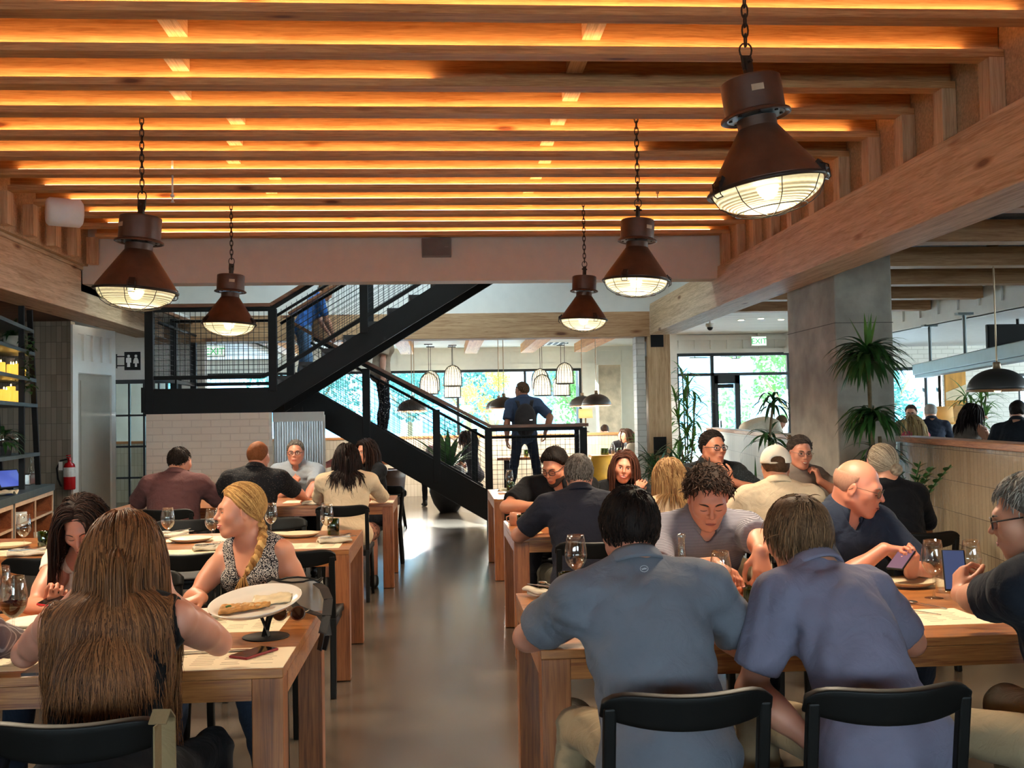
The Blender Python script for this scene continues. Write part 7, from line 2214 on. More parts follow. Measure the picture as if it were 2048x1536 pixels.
for i in range(24):
    for z in (1.0, 3.8, 6.4): pass
for i in range(24): box_obj('window_band', plain('blue_glass', '#5f92b4', .15), bd, -28+2.4*i, -26.6+2.4*i, -.05, 0, 1.0, 7.8)
rl = thing('street_railing', 'dark street railing outside the back window', 'railing', (3.0, 27.6, -.06))
mb = MB().bar((-2,0,1.05),(2,0,1.05),.04,.04).bar((-2,0,.2),(2,0,.2),.04,.04)
mb.build('rail', M_dkframe, rl)
for i in range(9): MB().bar((-2+.5*i,0,0),(-2+.5*i,0,1.05),.03,.03).build('baluster', M_dkframe, rl)
lp = thing('street_lamp', 'thin dark street lamp beyond the right wicker pendants', 'street lamp', (at(1155,760,y=28).x, 28, -.06)); MB().tube([(0,0,0),(0,0,3.2)], .05, 8).build('pole', M_dkframe, lp); MB().lathe([(.08,3.2),(.15,3.5),(.05,3.6),(.001,3.62)], 10).build('lantern', M_dkframe, lp)
car = thing('car', 'white car parked beyond the shop front glass', 'car', (9.6, 27.5, -.06), 1.5)
mb = MB().prism([(-2.1,.3),(2.1,.3),(2.15,.75),(1.3,.9),(.7,1.4),(-.9,1.42),(-1.7,.95),(-2.1,.85)], -.85, .85, rotx(PI/2)); mb.build('body', M_white, car, bevel=.05)
mb = MB().prism([(1.15,.92),(.65,1.33),(-.85,1.35),(-1.5,.97)], -.86, .86, rotx(PI/2)); mb.build('window', M_dkframe, car)
for sx_ in (-1.3, 1.3):
    for sy in (-.8, .8): MB().lathe([(.001,-.1),(.32,-.1),(.33,0),(.32,.1),(.001,.1)], 18, (sx_, sy, .33), rotx(PI/2)).build('wheel', M_black, car)
# ================================================================ everybody in the room
UP = PI      # faces the camera
def w(px, py, y): return tuple(at(px, py, y=y))
# ---- nearest right table
c_greyblue = cloth('grey_blue_pique', '#686c76', wr=.25)
c = person('dark haired man, back to us, in a grey blue polo at the near right table', (.63, 2.93), .06, h=.006, wide=1.06, lean=21, lean2=28, side=-3, seat=.465,
       head=(4, 6, 0), hl=(.5, 3.43, .825), hr=(.84, 3.46, .83), el=(-1, .15, -.4), er=(.55, .1, -.6), topcol=c_greyblue, sleeve=.72, loose=.02,
       legcol=cloth('khaki_cotton', '#a38e70'), skin='#b8806a', face=False, hair=dict(style='short', dark='#0d0908', light='#2b1d17', thick=.016, n=1300, len=.045, r=.0022, comb=(0, .7, .3), lift=.3, swirl=True), fold=.006)
lg = thing('shirt_logo', 'x', 'x'); bpy.data.objects.remove(lg)
# round crest below the collar
def crest(ctx):
    mb = MB(); p = ctx['P3']+ctx['ux']*.045-ctx['FY']*.0
    # found on the cloth: step outwards along the back
    o = [ch for ch in ctx['root'].children if ch.name.startswith('shirt')][0]
    hit, loc_, nor, _ = o.ray_cast(Vector(p-ctx['FY']*.4), Vector(ctx['FY']))
    if not hit: return
    z = Vector(nor); x = Vector(ctx['RX']); x = (x-z*x.dot(z)).normalized(); y = z.cross(x); M = Matrix((x, y, z)).transposed()
    MB().lathe([(.0125,0),(.0125,.001),(.0108,.001),(.0108,0)], 28, loc_+z*.0012, M, close=True).build('crest_ring', plain('silver_thread', '#b9bec4', .5), ctx['root'])
    cr = [(-.007,-.003),(.007,-.003),(.008,.0035),(.0045,.0005),(.0025,.005),(0,.001),(-.0025,.005),(-.0045,.0005),(-.008,.0035)]
    MB().prism(cr, 0, .0008, M, loc_+z*.0012).build('crest', plain('silver_thread', '#b9bec4', .5), ctx['root'])
crest(c)
chair(.605, 2.86, .03, 'black chair of the man in the grey blue polo')

c_lav = cloth('lavender_pique', '#727084', wr=.25)
person('brown haired man leaning left, back to us, in a lavender grey polo', (1.245, 2.9), .12, h=.006, wide=.85, lean=22, lean2=44, side=-6, seat=.48, twist=8,
       head=(-10, 8, -4), hl=(1.08, 2.96, .53), hr=(1.38, 3.5, .84), el=(-.35, .1, -.9), er=(.7, 0, -.6), topcol=c_lav, sleeve=.78, loose=.018, legcol=cloth('khaki_cotton', '#a38e70'), skin='#b98068', face=False,
       hair=dict(style='short', dark='#3a281b', light='#8d6c4e', thick=.018, n=1500, len=.075, r=.0021, comb=(0, -.2, -1), lift=.16, swirl=True, jit=.22, sides=1.0, line='short'), fold=.006)
chair(1.12, 2.84, .03, 'black chair of the man in the lavender polo')

c_navy = cloth('navy_jersey', '#1c2029', wr=.3)
person('grey haired man with glasses and phone in a navy shirt at the right edge', (1.9, 2.84), .5, h=.006, wide=1.12, lean=14, lean2=20, seat=.47, belly=.04,
       head=(-25, 12, 0), hl=(1.745, 3.46, .87), hr=(2.2, 3.4, .86), el=(-.5, .1, -.9), topcol=c_navy, sleeve=.8, loose=.022, legcol=cloth('khaki_cotton', '#a38e70'), skin='#bb846a', specs=('dark',), brow='#6a625a',
       hand={'l': dict(curl=.75, thumb=.6, n=(.5, .2, .3), d=(.3, .45, .8))},
       hair=dict(style='short', dark='#4b453f', light='#a39b90', thick=.013, n=1100, len=.035, r=.002, comb=(0, .5, .3), lift=.4, swirl=True))
phone((1.785, 3.52, .945), Matrix.Rotation(-.35, 3, 'Z') @ Matrix.Rotation(1.05, 3, 'X'), 'phone lit blue in the hand of the man at the right edge', M_black, emit('blue_screen', '#4a5a86', .25, base=.05))
chair(1.88, 2.78, .45, 'black chair of the man at the right edge')

# facing us on the far side
c_str = cloth('grey_striped_pique', '#5d5a62', 'stripe', '#8f8c94', 2.2, wr=.2)
mint = cloth('mint_placket', '#7f9a92')
person('young man with dark curly hair in a grey striped polo reaching over his plate', (1.16, 4.82), UP+.02, h=.005, wide=1.08, lean=22, lean2=34, seat=.48, s=1.03, neck='open', collar_mat=c_str,
       head=(6, 30, 0), hr=w(1428, 1128, 4.16), hl=w(1524, 1108, 3.98), er=(-.9, .3, -.4), el=(1.0, .35, .1), topcol=c_str, sleeve=.85, loose=.018, legcol=cloth('navy_trousers', '#20242c'), skin='#c4866c', eyes='down',
       brow='#33241c', hand={'r': dict(d=(.65, -.45, -.3), n=(.1, -.3, -1), curl=.42, spread=.2), 'l': dict(d=(-.05, -.45, -.9), n=(-.3, .9, -.4), curl=.6, thumb=.6)},
       hair=dict(style='short', dark='#19110d', light='#49352a', thick=.02, n=1300, len=.05, r=.0027, comb=(0, .6, .3), lift=.5, curl=.55, jit=.6))
chair(1.23, 4.9, UP, 'black chair of the curly haired young man')

c_navyp = cloth('navy_pique', '#272e3d', wr=.3)
person('bald man with glasses and grey stubble in a navy polo typing on his phone', (1.79, 4.82), UP+.28, h=.005, wide=1.1, lean=16, lean2=24, seat=.47, belly=.05, neck='open',
       head=(-40, 16, 0), hr=w(1768, 1098, 4.42), hl=w(1822, 1146, 4.38), er=(-.9, .1, -.7), el=(.9, .2, -.7), topcol=c_navyp, sleeve=.95, loose=.022, legcol=cloth('dark_trousers', '#22232a'), skin='#c47f66', eyes='down', specs=('wire',), brow='#8a7464', smile=.2,
       hand={'r': dict(d=(.9, -.2, -.1), n=(0, -.3, -.8), curl=.35), 'l': dict(d=(-.15, -.4, .55), n=(-.4, .1, .9), curl=.8, thumb=.7)},
       hair=dict(style='buzz', dark='#9a705c', light='#b88a72', thick=.002, line='bald'))
phone(w(1803, 1118, 4.33), Matrix.Rotation(-.9, 3, 'Z') @ Matrix.Rotation(.5, 3, 'X'), 'dark phone held by the bald man', M_black, emit('pink_screen', '#b57aa8', .12, base=.05))
chair(1.88, 4.9, UP, 'black chair of the bald man')

# ---- second right table
c_black = cloth('black_cotton', '#17181b', wr=.3)
person('man with black hair, glasses and a goatee in a black shirt with folded arms', (.9, 7.98), UP-.1, h=.0075, wide=1.12, lean=22, lean2=36, seat=.485, belly=.05, s=1.03, neck='open',
       head=(32, 26, 0), hr=w(1075, 1012, 7.42), hl=w(1105, 1022, 7.4), er=(-1, .3, -.2), el=(1, .3, -.3), topcol=c_black, sleeve=.75, loose=.022, legcol=cloth('dark_trousers', '#22232a'), skin='#c3876a', eyes='down', specs=('dark',), beard='#2b1d18', brow='#1d1512',
       hand={'r': dict(d=(.75, -.3, .4), n=(.1, -.9, -.2), curl=.15, spread=.3), 'l': dict(d=(-.9, -.1, 0), curl=.3)},
       hair=dict(style='short', dark='#0b0908', light='#241a16', thick=.018, n=700, len=.045, r=.0028, comb=(.3, -.6, .4), lift=.35))
chair(.9, 8.02, UP, 'black chair of the man in black')
c_navyb = cloth('dark_navy_pique', '#23242f', wr=.3)
person('grey haired man, back to us, in a dark navy polo at the second right table', (.84, 6.16), -.05, h=.0075, wide=1.1, lean=16, lean2=22, seat=.455, s=.98, head=(8, 4, 0), hl=(.66, 6.62, .84), hr=(1.05, 6.66, .84), el=(-.9, -.1, -.6), er=(.9, -.1, -.6), topcol=c_navyb, sleeve=.75, loose=.02,
       legcol=cloth('olive_trousers', '#4a463a'), skin='#bb8068', face=False, hair=dict(style='short', dark='#332c28', light='#8b8178', thick=.014, n=800, len=.034, r=.0026, comb=(0, .5, .3), lift=.3, swirl=True))
chair(.86, 6.02, -.03, 'black chair of the grey haired man in navy')
person('smiling woman with long brown hair in a black jacket facing us', (1.36, 7.98), UP+.05, h=.007, sex='f', lean=18, lean2=28, seat=.46, s=.97, head=(12, 4, -8), hr=w(1232, 1000, 7.62), hl=w(1268, 984, 7.6), el=(1, .1, -.4), top='jacket', topcol=c_black, sleeve=1.9, loose=.016, legcol=cloth('dark_trousers', '#22232a'),
       skin='#c98b70', smile=1.3, hand={'l': dict(d=(.5, .1, .55), n=(.2, .9, 0), curl=.3)}, hair=dict(style='strands', dark='#2a1711', light='#5c372a', thick=.012, n=800, len=.36, r=.004, part=.02, wave=.005, back=.3))
chair(1.44, 8.04, UP, 'black chair of the smiling woman')
c_beige = cloth('pale_beige_knit', '#d0b291', wr=.25)
person('woman with a blonde bob, back to us, in a pale beige top', (1.42, 6.16), -.02, h=.0075, sex='f', lean=14, lean2=22, seat=.44, s=.95, head=(-10, 6, 0), hl=(1.3, 6.6, .82), hr=(1.56, 6.6, .82), top='sweater', topcol=c_beige, sleeve=1.8, loose=.016, legcol=cloth('dark_trousers', '#22232a'), skin='#c98f74', face=False,
       hair=dict(style='strands', dark='#6d4327', light='#c39a66', thick=.02, n=1100, len=.27, r=.0038, part=.0, back=.4, wave=.003))
chair(1.42, 6.08, 0, 'black chair of the woman with the blonde bob')
c_dkpat = cloth('dark_patterned_cotton', '#1d2226', 'dots', '#3c464b', 1.0)
person('man with glasses and short dark hair in a dark patterned shirt, hand at his neck', (2.1, 8.05), UP+.1, h=.0075, wide=1.1, lean=4, lean2=6, s=1.04, seat=.48, head=(-14, 0, 0), hr=(1.9, 7.6, .82), hl=w(1462, 962, 7.8), el=(1, .4, -.3), top='shirt', topcol=c_dkpat, sleeve=.8, loose=.02, legcol=cloth('dark_trousers', '#22232a'), skin='#b87c62', specs=('dark',), smile=.6, brow='#1d1512',
       hand={'l': dict(d=(-.55, .1, .6), n=(.3, .8, .1), curl=.35)}, hair=dict(style='short', dark='#0f0b0a', light='#3a2f2a', thick=.013, n=600, len=.034, r=.0028, comb=(.4, -.5, .4), lift=.25))
chair(2.1, 8.1, UP, 'black chair of the man in the dark patterned shirt')
c_cream = cloth('cream_linen_shirt', '#d9c4a6', wr=.4)
cp = person('man in a white baseball cap and cream shirt with his back to us', (2.07, 6.16), -.1, h=.0075, wide=1.02, lean=12, lean2=20, seat=.455, head=(6, 2, 0), hl=(1.9, 6.62, .84), hr=(2.28, 6.62, .84), top='shirt', topcol=c_cream, sleeve=.9, loose=.024, legcol=cloth('khaki_cotton', '#a38e70'), skin='#bd8468', face=False,
       hair=dict(style='short', dark='#3a281b', light='#6d4f38', thick=.008))
def white_cap(ctx):
    hd = ctx['hd']; HM = ctx['HM']; HS = ctx['HS']; mat = cloth('white_cap_cotton', '#e3d6c4', wr=.15)
    Fc = Field(ctx['HC']-.2, ctx['HC']+.2, .0065)
    Fc.put(ellp(hd((0, -.01, .04)), np.array([.096, .116, .105])*HS, HM), 0)
    a, zc, yc = ctx['HC'], HM[:, 2], HM[:, 1]
    Fc.apply(lambda D, X, Y, Z: np.maximum(D, -((X-f32(a[0]))*f32(zc[0])+(Y-f32(a[1]))*f32(zc[1])+(Z-f32(a[2]))*f32(zc[2])-f32(.028))))
    Fc.put(ellp(hd((0, -.12, .045)), np.array([.045, .05, .028])*HS, HM), .004, sub=True)
    v, q = Fc.mesh(); o = np_mesh('baseball_cap', v, q, mat, ctx['root'])
    mb = MB(); mb.grid(lambda u, v: tuple(hd(((u-.5)*.16, .085+.075*v*(1-(2*u-1)**2*.55), .035-.02*v-.015*(2*u-1)**2))), 14, 5); mb.build('cap_brim', mat, o, smooth=True, solid=.004)
    mb = MB(); mb.tube([tuple(hd((.07*math.sin(t), -.118*math.cos(t*.8), .032))) for t in np.linspace(-.75, .75, 10)], .006, 6); mb.build('cap_strap', mat, o)
    MB().ell(tuple(hd((0, -.01, .147))), .008, .008, .005).build('cap_button', mat, o)
white_cap(cp)
chair(2.06, 6.08, 0, 'black chair of the man in the white cap')
c_zip = cloth('grey_zip_jersey', '#8b8076', wr=.3)
person('man with wire glasses in a grey zip top touching his ear', (2.74, 8.0), UP+.35, h=.0075, wide=1.02, lean=8, lean2=10, seat=.47, head=(16, 6, -4), hr=(2.6, 7.6, .83), hl=w(1640, 962, 7.78), el=(1, .3, -.6), top='shirt', topcol=c_zip, sleeve=1.0, loose=.02, legcol=cloth('dark_trousers', '#22232a'), skin='#c68a72', specs=('wire',), smile=1.2, brow='#4b3a2e',
       hand={'l': dict(d=(-.25, .1, .9), n=(-.7, .5, 0), curl=.7)}, hair=dict(style='short', dark='#2b2320', light='#5f544c', thick=.014, n=600, len=.042, r=.0028, comb=(.6, -.4, .4), lift=.3))
chair(2.86, 8.05, UP, 'black chair of the man in the grey zip top')
c_dkb = cloth('black_navy_knit', '#14161c', wr=.25)
bn = person('woman with grey blonde hair in a low bun and a dark sweater, back to us', (2.8, 6.12), .2, h=.0075, sex='f', s=1.0, wide=1.12, lean=12, lean2=20, seat=.46, head=(-14, 2, 0), hl=(2.5, 6.6, .83), hr=(2.95, 6.62, .83), top='sweater', topcol=c_dkb, sleeve=1.9, loose=.02, legcol=cloth('dark_trousers', '#22232a'), skin='#c98f74', specs=('wire',),
       hair=dict(style='short', line='long', dark='#6e5f50', light='#c2b199', thick=.015, n=1000, len=.13, r=.0025, comb=(0, -1, -.35), lift=.0, hug=True, gather=(0, -.118, -.03), jit=.06, sides=1.0, grav=.2))
hm = hair_mat('hair_'+'6e5f50'+'c2b199', '#6e5f50', '#c2b199')
mb = MB(); mb.ell(tuple(bn['hd']((0, -.125, -.03))), .04, .038, .04, 14, 10); o = mb.build('hair_bun', hm, bn['root'], smooth=True); add_attr(o, np.random.default_rng(2).uniform(0, 1, len(o.data.vertices)))
MB().tube([tuple(bn['hd']((.1*math.cos(t), .03, .035+.1*math.sin(t)))) for t in np.linspace(-.1, PI+.1, 16)], .006, 6).build('headband', M_black, bn['root'])
chair(2.74, 6.05, .1, 'black chair of the woman with the bun')

# ---- nearest left table
c_tank = cloth('black_tank_cotton', '#101013', wr=.3)
person('woman with very long brown wavy hair, back to us, in a black tank top', (-.91, 2.86), -.02, h=.006, sex='f', s=.97, wide=1.12, lean=14, lean2=26, side=-2, seat=.45, head=(-8, 6, 0), hr=(-.82, 3.16, 1.0), hl=(-1.1, 3.24, 1.0), er=(.66, .05, -.74), el=(-.7, .3, -.7), top='tank', topcol=c_tank, sleeve=0, neck='scoop', loose=.01, hipw=1.06,
       legcol=cloth('black_jeans', '#141519'), skin='#c98d76', face=False, hand={'r': dict(d=(-.2, .1, .9), n=(-.9, .3, 0), curl=.5), 'l': dict(d=(.2, .1, .9), n=(.9, .3, 0), curl=.5)},
       hair=dict(style='strands', dark='#3c2216', light='#96633e', thick=.014, puff=.06, n=5000, len=.61, r=.0021, part=-.01, back=.6, wave=.012, steps=22, rough=.42))
chair(-.88, 2.8, .0, 'black chair under the long haired woman, a wooden strap over its back')
ws = thing('bag_strap', 'brown canvas bag strap hung over the back of the long haired woman chair', 'strap', (-.66, 2.5, .55), -.1)
mb = MB()
for q0, q1 in zip([(0,-.03,0),(0,-.03,.26),(0,-.0,.285),(0,.03,.26)], [(0,-.03,.26),(0,-.0,.285),(0,.03,.26),(0,.035,.0)]): mb.bar(q0, q1, .042, .004, up=(1,0,0) if q0[1] == q1[1] else (0,1,0))
mb.build('webbing', cloth('canvas_strap', '#8a7454'), ws)
c_white = cloth('white_eyelet_cotton', '#e2d2bd', wr=.25)
person('woman with long dark hair in a white eyelet top looking down at her phone', (-1.45, 4.66), UP-.1, h=.0055, sex='f', s=.95, lean=14, lean2=26, seat=.45, head=(-6, 34, 6), hr=w(112, 1222, 4.16), hl=w(165, 1228, 4.2), er=(-.9, .2, -.6), el=(.9, .2, -.6), top='tee', topcol=c_white, sleeve=.28, neck='scoop', loose=.014, legcol=cloth('blue_jeans', '#2c3646'), skin='#c98a70', eyes='down',
       hand={'r': dict(d=(.15, -.3, .4), n=(.2, -.2, .9), curl=.7, thumb=.7)}, hair=dict(style='strands', dark='#120b09', light='#3a241b', thick=.013, n=1300, len=.38, r=.0028, part=0, back=.3, wave=.005))
phone(w(112, 1203, 4.08), Matrix.Rotation(.9, 3, 'Z') @ Matrix.Rotation(-.35, 3, 'Y'), 'phone in a bright red patterned case held by the dark haired woman', plain('bright_red_case', '#c01f2c', .35))
chair(-1.44, 4.76, UP, 'black chair of the woman in the white eyelet top')
c_speck = cloth('black_white_speckle', '#26262c', 'speck', '#c7bfb4', 1.5, wr=.15)
br = person('blonde woman with a long braid in a black and white sleeveless top, face in profile', (-.77, 4.7), math.radians(155), h=.0045, sex='f', wide=.94, s=.95, lean=8, lean2=12, side=3, seat=.43, head=(46, 3, 0), hr=w(405, 1196, 4.34), hl=w(560, 1228, 4.42), er=(-.6, .5, -.5), el=(.4, .35, -.8), top='tank', topcol=c_speck, sleeve=0, neck='v', loose=.01, legcol=cloth('blue_jeans', '#2c3646'), skin='#cd8e70', smile=1.3, brow='#7d5634',
       hand={'r': dict(d=(-.6, -.6, -.1), n=(0, 0, -1), curl=.45)}, hair=dict(style='short', line='short', dark='#7a4f27', light='#d9ab6a', thick=.013, n=1500, len=.15, r=.0021, comb=(0, -1, -.42), lift=.0, jit=.06, sides=1.0, gather=(-.035, -.088, -.062), hug=True))
def braid(ctx, a, bpts, mat, r=.019):
    # three plaited tails
    P = [np.array(p) for p in bpts]; 
    t = np.linspace(0, 1, 40); seg = np.array([np.interp(t, np.linspace(0, 1, len(P)), [p[i] for p in P]) for i in range(3)]).T
    paths = []; rad = []
    for k in range(3):
        ph = 2*PI*k/3; off = np.stack([np.sin(t*34+ph), np.sin(t*68+2*ph)*.6, np.zeros_like(t)], 1)*r*.7*(1-.35*t)[:, None]
        paths.append(seg+off @ ctx['HM'].T); rad.append(r*.85)
    V, Fc, S = strands_mesh('braid', paths, rad, mat, ctx['root'], 8)
    o = np_mesh('hair_braid', V, Fc, mat, ctx['root'], relax=0); add_attr(o, S)
    e_ = seg[-1]; tl_ = []; tr_ = []
    rs = np.random.default_rng(3)
    for k in range(40):
        j = rs.normal(size=3)*.012
        tl_.append(np.array([e_+j*.4, e_+j*1.1+np.array([0,.0,-.05]), e_+j*1.5+np.array([-.01,0,-.11])])); tr_.append(.0035)
    V, Fc, S = strands_mesh('tail', tl_, tr_, mat, ctx['root']); o = np_mesh('hair_tail', V, Fc, mat, ctx['root'], relax=0); add_attr(o, S)
hmb = hair_mat('hair_7a4f27d9ab6a', '#7a4f27', '#d9ab6a')
def loc_of(ctx, p): return ctx['Rw'].T @ (np.array(p)-np.array([ctx['pos'][0], ctx['pos'][1], 0]))
braid(br, None, [br['hd']((-.035, -.088, -.058)), loc_of(br, w(526, 1064, 4.6)), loc_of(br, w(524, 1084, 4.5)), loc_of(br, w(514, 1112, 4.46)), loc_of(br, w(497, 1140, 4.44)), loc_of(br, w(487, 1158, 4.43))], hmb)
chair(-.9, 4.8, UP, 'black chair of the blonde woman with the braid')
c_strsh = cloth('grey_striped_shirt', '#6b6468', 'vstripe', '#a9a2a2', 2.0, wr=.35)
p4 = person('man at the left edge in a grey striped shirt, his watched hand on the table', (-1.66, 2.86), -.2, h=.006, wide=1.05, lean=14, lean2=20, seat=.46, head=(-20, 6, 0), hr=w(58, 1290, 3.5), hl=(-1.95, 3.5, .84), er=(.9, .1, -.5), top='shirt', topcol=c_strsh, sleeve=1.7, loose=.02, legcol=cloth('dark_trousers', '#22232a'), skin='#c0836a', face=False, hand={'r': dict(d=(.65, .5, .1), n=(-.2, .3, -.9), curl=.5)}, hair=dict(style='short', dark='#2b211c', light='#5f5048', thick=.014))
def watch(ctx, i, strap, face_m, d=.018):
    sd, S_, E_, W_ = ctx['arms'][i]; u = nrm(W_-E_); c_ = W_-u*d; Fm = frame(u, np.array([0, .2, 1])); r = .034*ctx['s'] if i < 2 else .03
    ring = [tuple(c_+Fm @ np.array([r*math.cos(a), r*.86*math.sin(a), 0])) for a in np.linspace(0, 2*PI, 25)[:-1]]
    wt = MB().tube(ring, .0065, 6, closed=True).build('wristwatch', strap, ctx['root'], smooth=True)
    MB().lathe([(.001,0),(.017,0),(.018,.006),(.001,.007)], 18, Vector(c_+Fm @ np.array([0, r*.9, 0])), Matrix(Fm.tolist()) @ rotx(-PI/2)).build('watch_face', face_m, wt)
watch(p4, 0, M_black, M_watch)
chair(-1.8, 2.8, -.2, 'black chair at the left edge of the near left table')

# ---- farthest left table
c_mar = cloth('maroon_cotton', '#5c3c3c', wr=.35)
person('man with short dark hair, back to us, in a maroon polo', (-2.31, 9.08), -.05, h=.009, wide=1.15, lean=12, lean2=18, seat=.46, belly=.06, head=(28, 8, 0), hl=(-2.55, 9.58, .86), hr=(-2.05, 9.58, .86), topcol=c_mar, sleeve=.85, loose=.026, legcol=cloth('dark_trousers', '#22232a'), skin='#bf866c', beard='#3a2a24', hair=dict(style='short', dark='#120d0b', light='#32261f', thick=.012, n=500, len=.028, r=.003, comb=(0, .5, .3), lift=.3, swirl=True))
chair(-2.26, 8.98, 0, 'black chair of the man in maroon')
c_dots = cloth('black_dotted_polo', '#1b1b1f', 'dots', '#4a4340', 1.0)
person('man with a short ginger crew cut, back to us, in a dark dotted polo', (-1.64, 9.06), -.12, h=.009, wide=1.12, s=1.04, lean=12, lean2=22, seat=.47, head=(14, 2, 0), hl=(-1.85, 9.6, .86), hr=w(618, 1003, 9.75), er=(.9, -.2, -.6), topcol=c_dots, sleeve=.85, loose=.024, legcol=cloth('grey_trousers', '#3d3a36'), skin='#c98468', face=False, hair=dict(style='buzz', dark='#6a3c22', light='#a0633b', thick=.006))
chair(-1.64, 8.98, -.05, 'black chair of the man with the ginger crew cut')
c_pale = cloth('pale_grey_blue_polo', '#8d96a0', wr=.3)
p7 = person('man with dark rimmed glasses, fist at his chin, in a pale grey polo', (-1.47, 10.82), UP, h=.0075, wide=1.06, lean=8, lean2=12, seat=.47, neck='open', head=(0, 2, 0), hr=w(590, 972, 10.5), hl=w(612, 1000, 10.25), er=(-.7, .3, -.8), el=(1, .2, -.3), topcol=c_pale, sleeve=.85, loose=.02, legcol=cloth('dark_trousers', '#22232a'), skin='#c48771', specs=('dark',), brow='#4a4038', smile=-.3,
       hand={'r': dict(d=(.15, -.1, .9), n=(.5, .8, 0), curl=1.2), 'l': dict(d=(-.9, -.2, 0), curl=.5)}, hair=dict(style='short', dark='#3c3835', light='#8a847c', thick=.007, n=500, len=.022, r=.003, comb=(0, -.4, .8), lift=.4))
watch(p7, 0, M_black, M_black)
chair(-1.47, 10.9, UP, 'black chair of the man with his fist at his chin')
c_blz = cloth('ivory_blazer', '#dcc3a2', wr=.4)
c_flor = cloth('floral_skirt', '#a6705c', 'flowers', '#3a2a2c', 1.0)
person('woman with black curly hair, back to us, in an ivory blazer and floral skirt', (-.82, 9.06), .02, h=.0085, sex='f', s=1.0, wide=1.26, lean=10, lean2=16, seat=.45, hipw=1.1, head=(-4, 4, 0), hl=(-1.0, 9.6, .84), hr=(-.62, 9.6, .83), top='blazer', topcol=c_blz, sleeve=1.9, loose=.022, legs='skirt', legcol=c_flor, skin='#c98d74', face=False,
       hair=dict(style='strands', dark='#0f0a09', light='#2e1e1b', thick=.026, n=900, len=.34, r=.005, part=0, back=.4, wave=.014))
chair(-.82, 8.96, 0, 'black chair of the woman in the ivory blazer')
person('woman with long dark hair in a black top beyond the ivory blazer, turned left', (-.66, 10.85), math.radians(125), h=.009, sex='f', lean=6, lean2=10, seat=.46, head=(-10, 6, 0), hl=(-.9, 10.3, .84), hr=(-.9, 10.45, .85), top='sweater', topcol=c_black, sleeve=1.9, loose=.016, legcol=cloth('dark_trousers', '#22232a'), skin='#c98d74',
       hair=dict(style='strands', dark='#150e0c', light='#35231d', thick=.014, n=260, len=.36, r=.008, part=0, back=.5, wave=.004))
chair(-.72, 10.95, math.radians(140), 'black chair of the woman in black beyond the ivory blazer')

# ---- behind and on the stairs
c_pink = cloth('pink_blouse', '#d98d88')
p10 = at(690, 900, y=15.4)
person('woman in a pink blouse with sneakers sitting behind the stair flight', (p10.x+.22, 15.9), math.radians(165), h=.011, sex='f', lean=10, lean2=30, seat=.48, head=(40, 20, 0), hl=w(780, 920, 15.2), hr=(-1.9, 15.4, .8), top='shirt', topcol=c_pink, sleeve=1.7, loose=.02, legs='shorts', legcol=c_black, skin='#cf9a84', shoe=plain('white_sneaker', '#ded2bd', .5), hair=dict(style='short', line='long', dark='#4a3326', light='#96765a', thick=.016, n=160, len=.08, r=.006, comb=(0, -1, -.3), lift=.05), knees=[(.05,.46,.5),(-.15,.42,.52),(.42,.5,.36),(-.15,.45,.085)])
c_blue = cloth('blue_tee', '#2f568f')
person('person in a blue shirt bending on the stair landing behind the mesh', (-1.92, 14.75), -1.2, h=.011, stand=True, floor=1.93, s=.95, lean=20, lean2=38, head=(0, 30, 0), hr=(-1.5, 14.85, 2.75), hl=(-1.55, 15.0, 2.75), topcol=c_blue, sleeve=.8, legcol=cloth('mid_blue_jeans', '#56718f'), skin='#bd8468', hair=dict(style='short', dark='#5a3d28', light='#8a6444', thick=.016))
c_beige2 = cloth('tan_tee', '#a08a74'); c_polka = cloth('black_polka_trousers', '#17161b', 'dots', '#b9b4b0', .5)
person('woman in a tan top and black polka dot trousers going down the lower flight', (-.83, 14.78), -1.35, h=.011, sex='f', stand=True, floor=1.22, s=1.0, lean=4, lean2=6, head=(0, 14, 0), hr=(-.8, 14.5, 1.98), hl=(-.8, 15.0, 1.98), top='tee', topcol=c_beige2, sleeve=.8, loose=.025, legcol=c_polka, legs='trousers', skin='#c98f74', hair=dict(style='short', line='long', dark='#3a2a20', light='#6b5140', thick=.016), hipw=1.15)
c_bluesh = cloth('blue_oxford', '#434d63', wr=.4)
bk = person('man in a blue shirt standing on the low stair landing, back to us', (1.2, 14.72), .02, h=.009, stand=True, floor=.36, s=.955, lean=2, lean2=4, wide=1.06, head=(-50, -2, 0), hl=w(1014, 880, 14.6), hr=w(1090, 866, 14.7), top='shirt', topcol=c_bluesh, sleeve=.85, loose=.022, legcol=cloth('dark_jeans', '#2a2f3f'), skin='#b97e62', hair=dict(style='short', dark='#4a3424', light='#7a5a40', thick=.012, n=150, len=.03, r=.005, comb=(0, .5, .3), lift=.3, swirl=True), legspread=.1,
       knees=[(.16,.06,.5),(-.16,-.02,.5),(.2,-.04,.085),(-.24,-.1,.085)], hand={'l': dict(d=(0, 0, -1), n=(1, 0, 0), curl=.5), 'r': dict(d=(0, .1, -1), n=(-1, 0, 0), curl=.5)})
M_bp = cloth('dark_grey_nylon', '#3a3433', wr=.3)
bpk = thing('backpack', 'dark grey backpack on the back of the man in the blue shirt', 'backpack', (1.2, 14.72, .36))
Fb = Field((-.2, -.36, .88), (.2, -.06, 1.4), .01)
Fb.put(ellp((0, -.2, 1.12), (.155, .085, .24)), 0); Fb.put(ellp((0, -.24, 1.04), (.12, .075, .13)), .02)
v, q = Fb.mesh(); np_mesh('bag', v, q, M_bp, bpk)
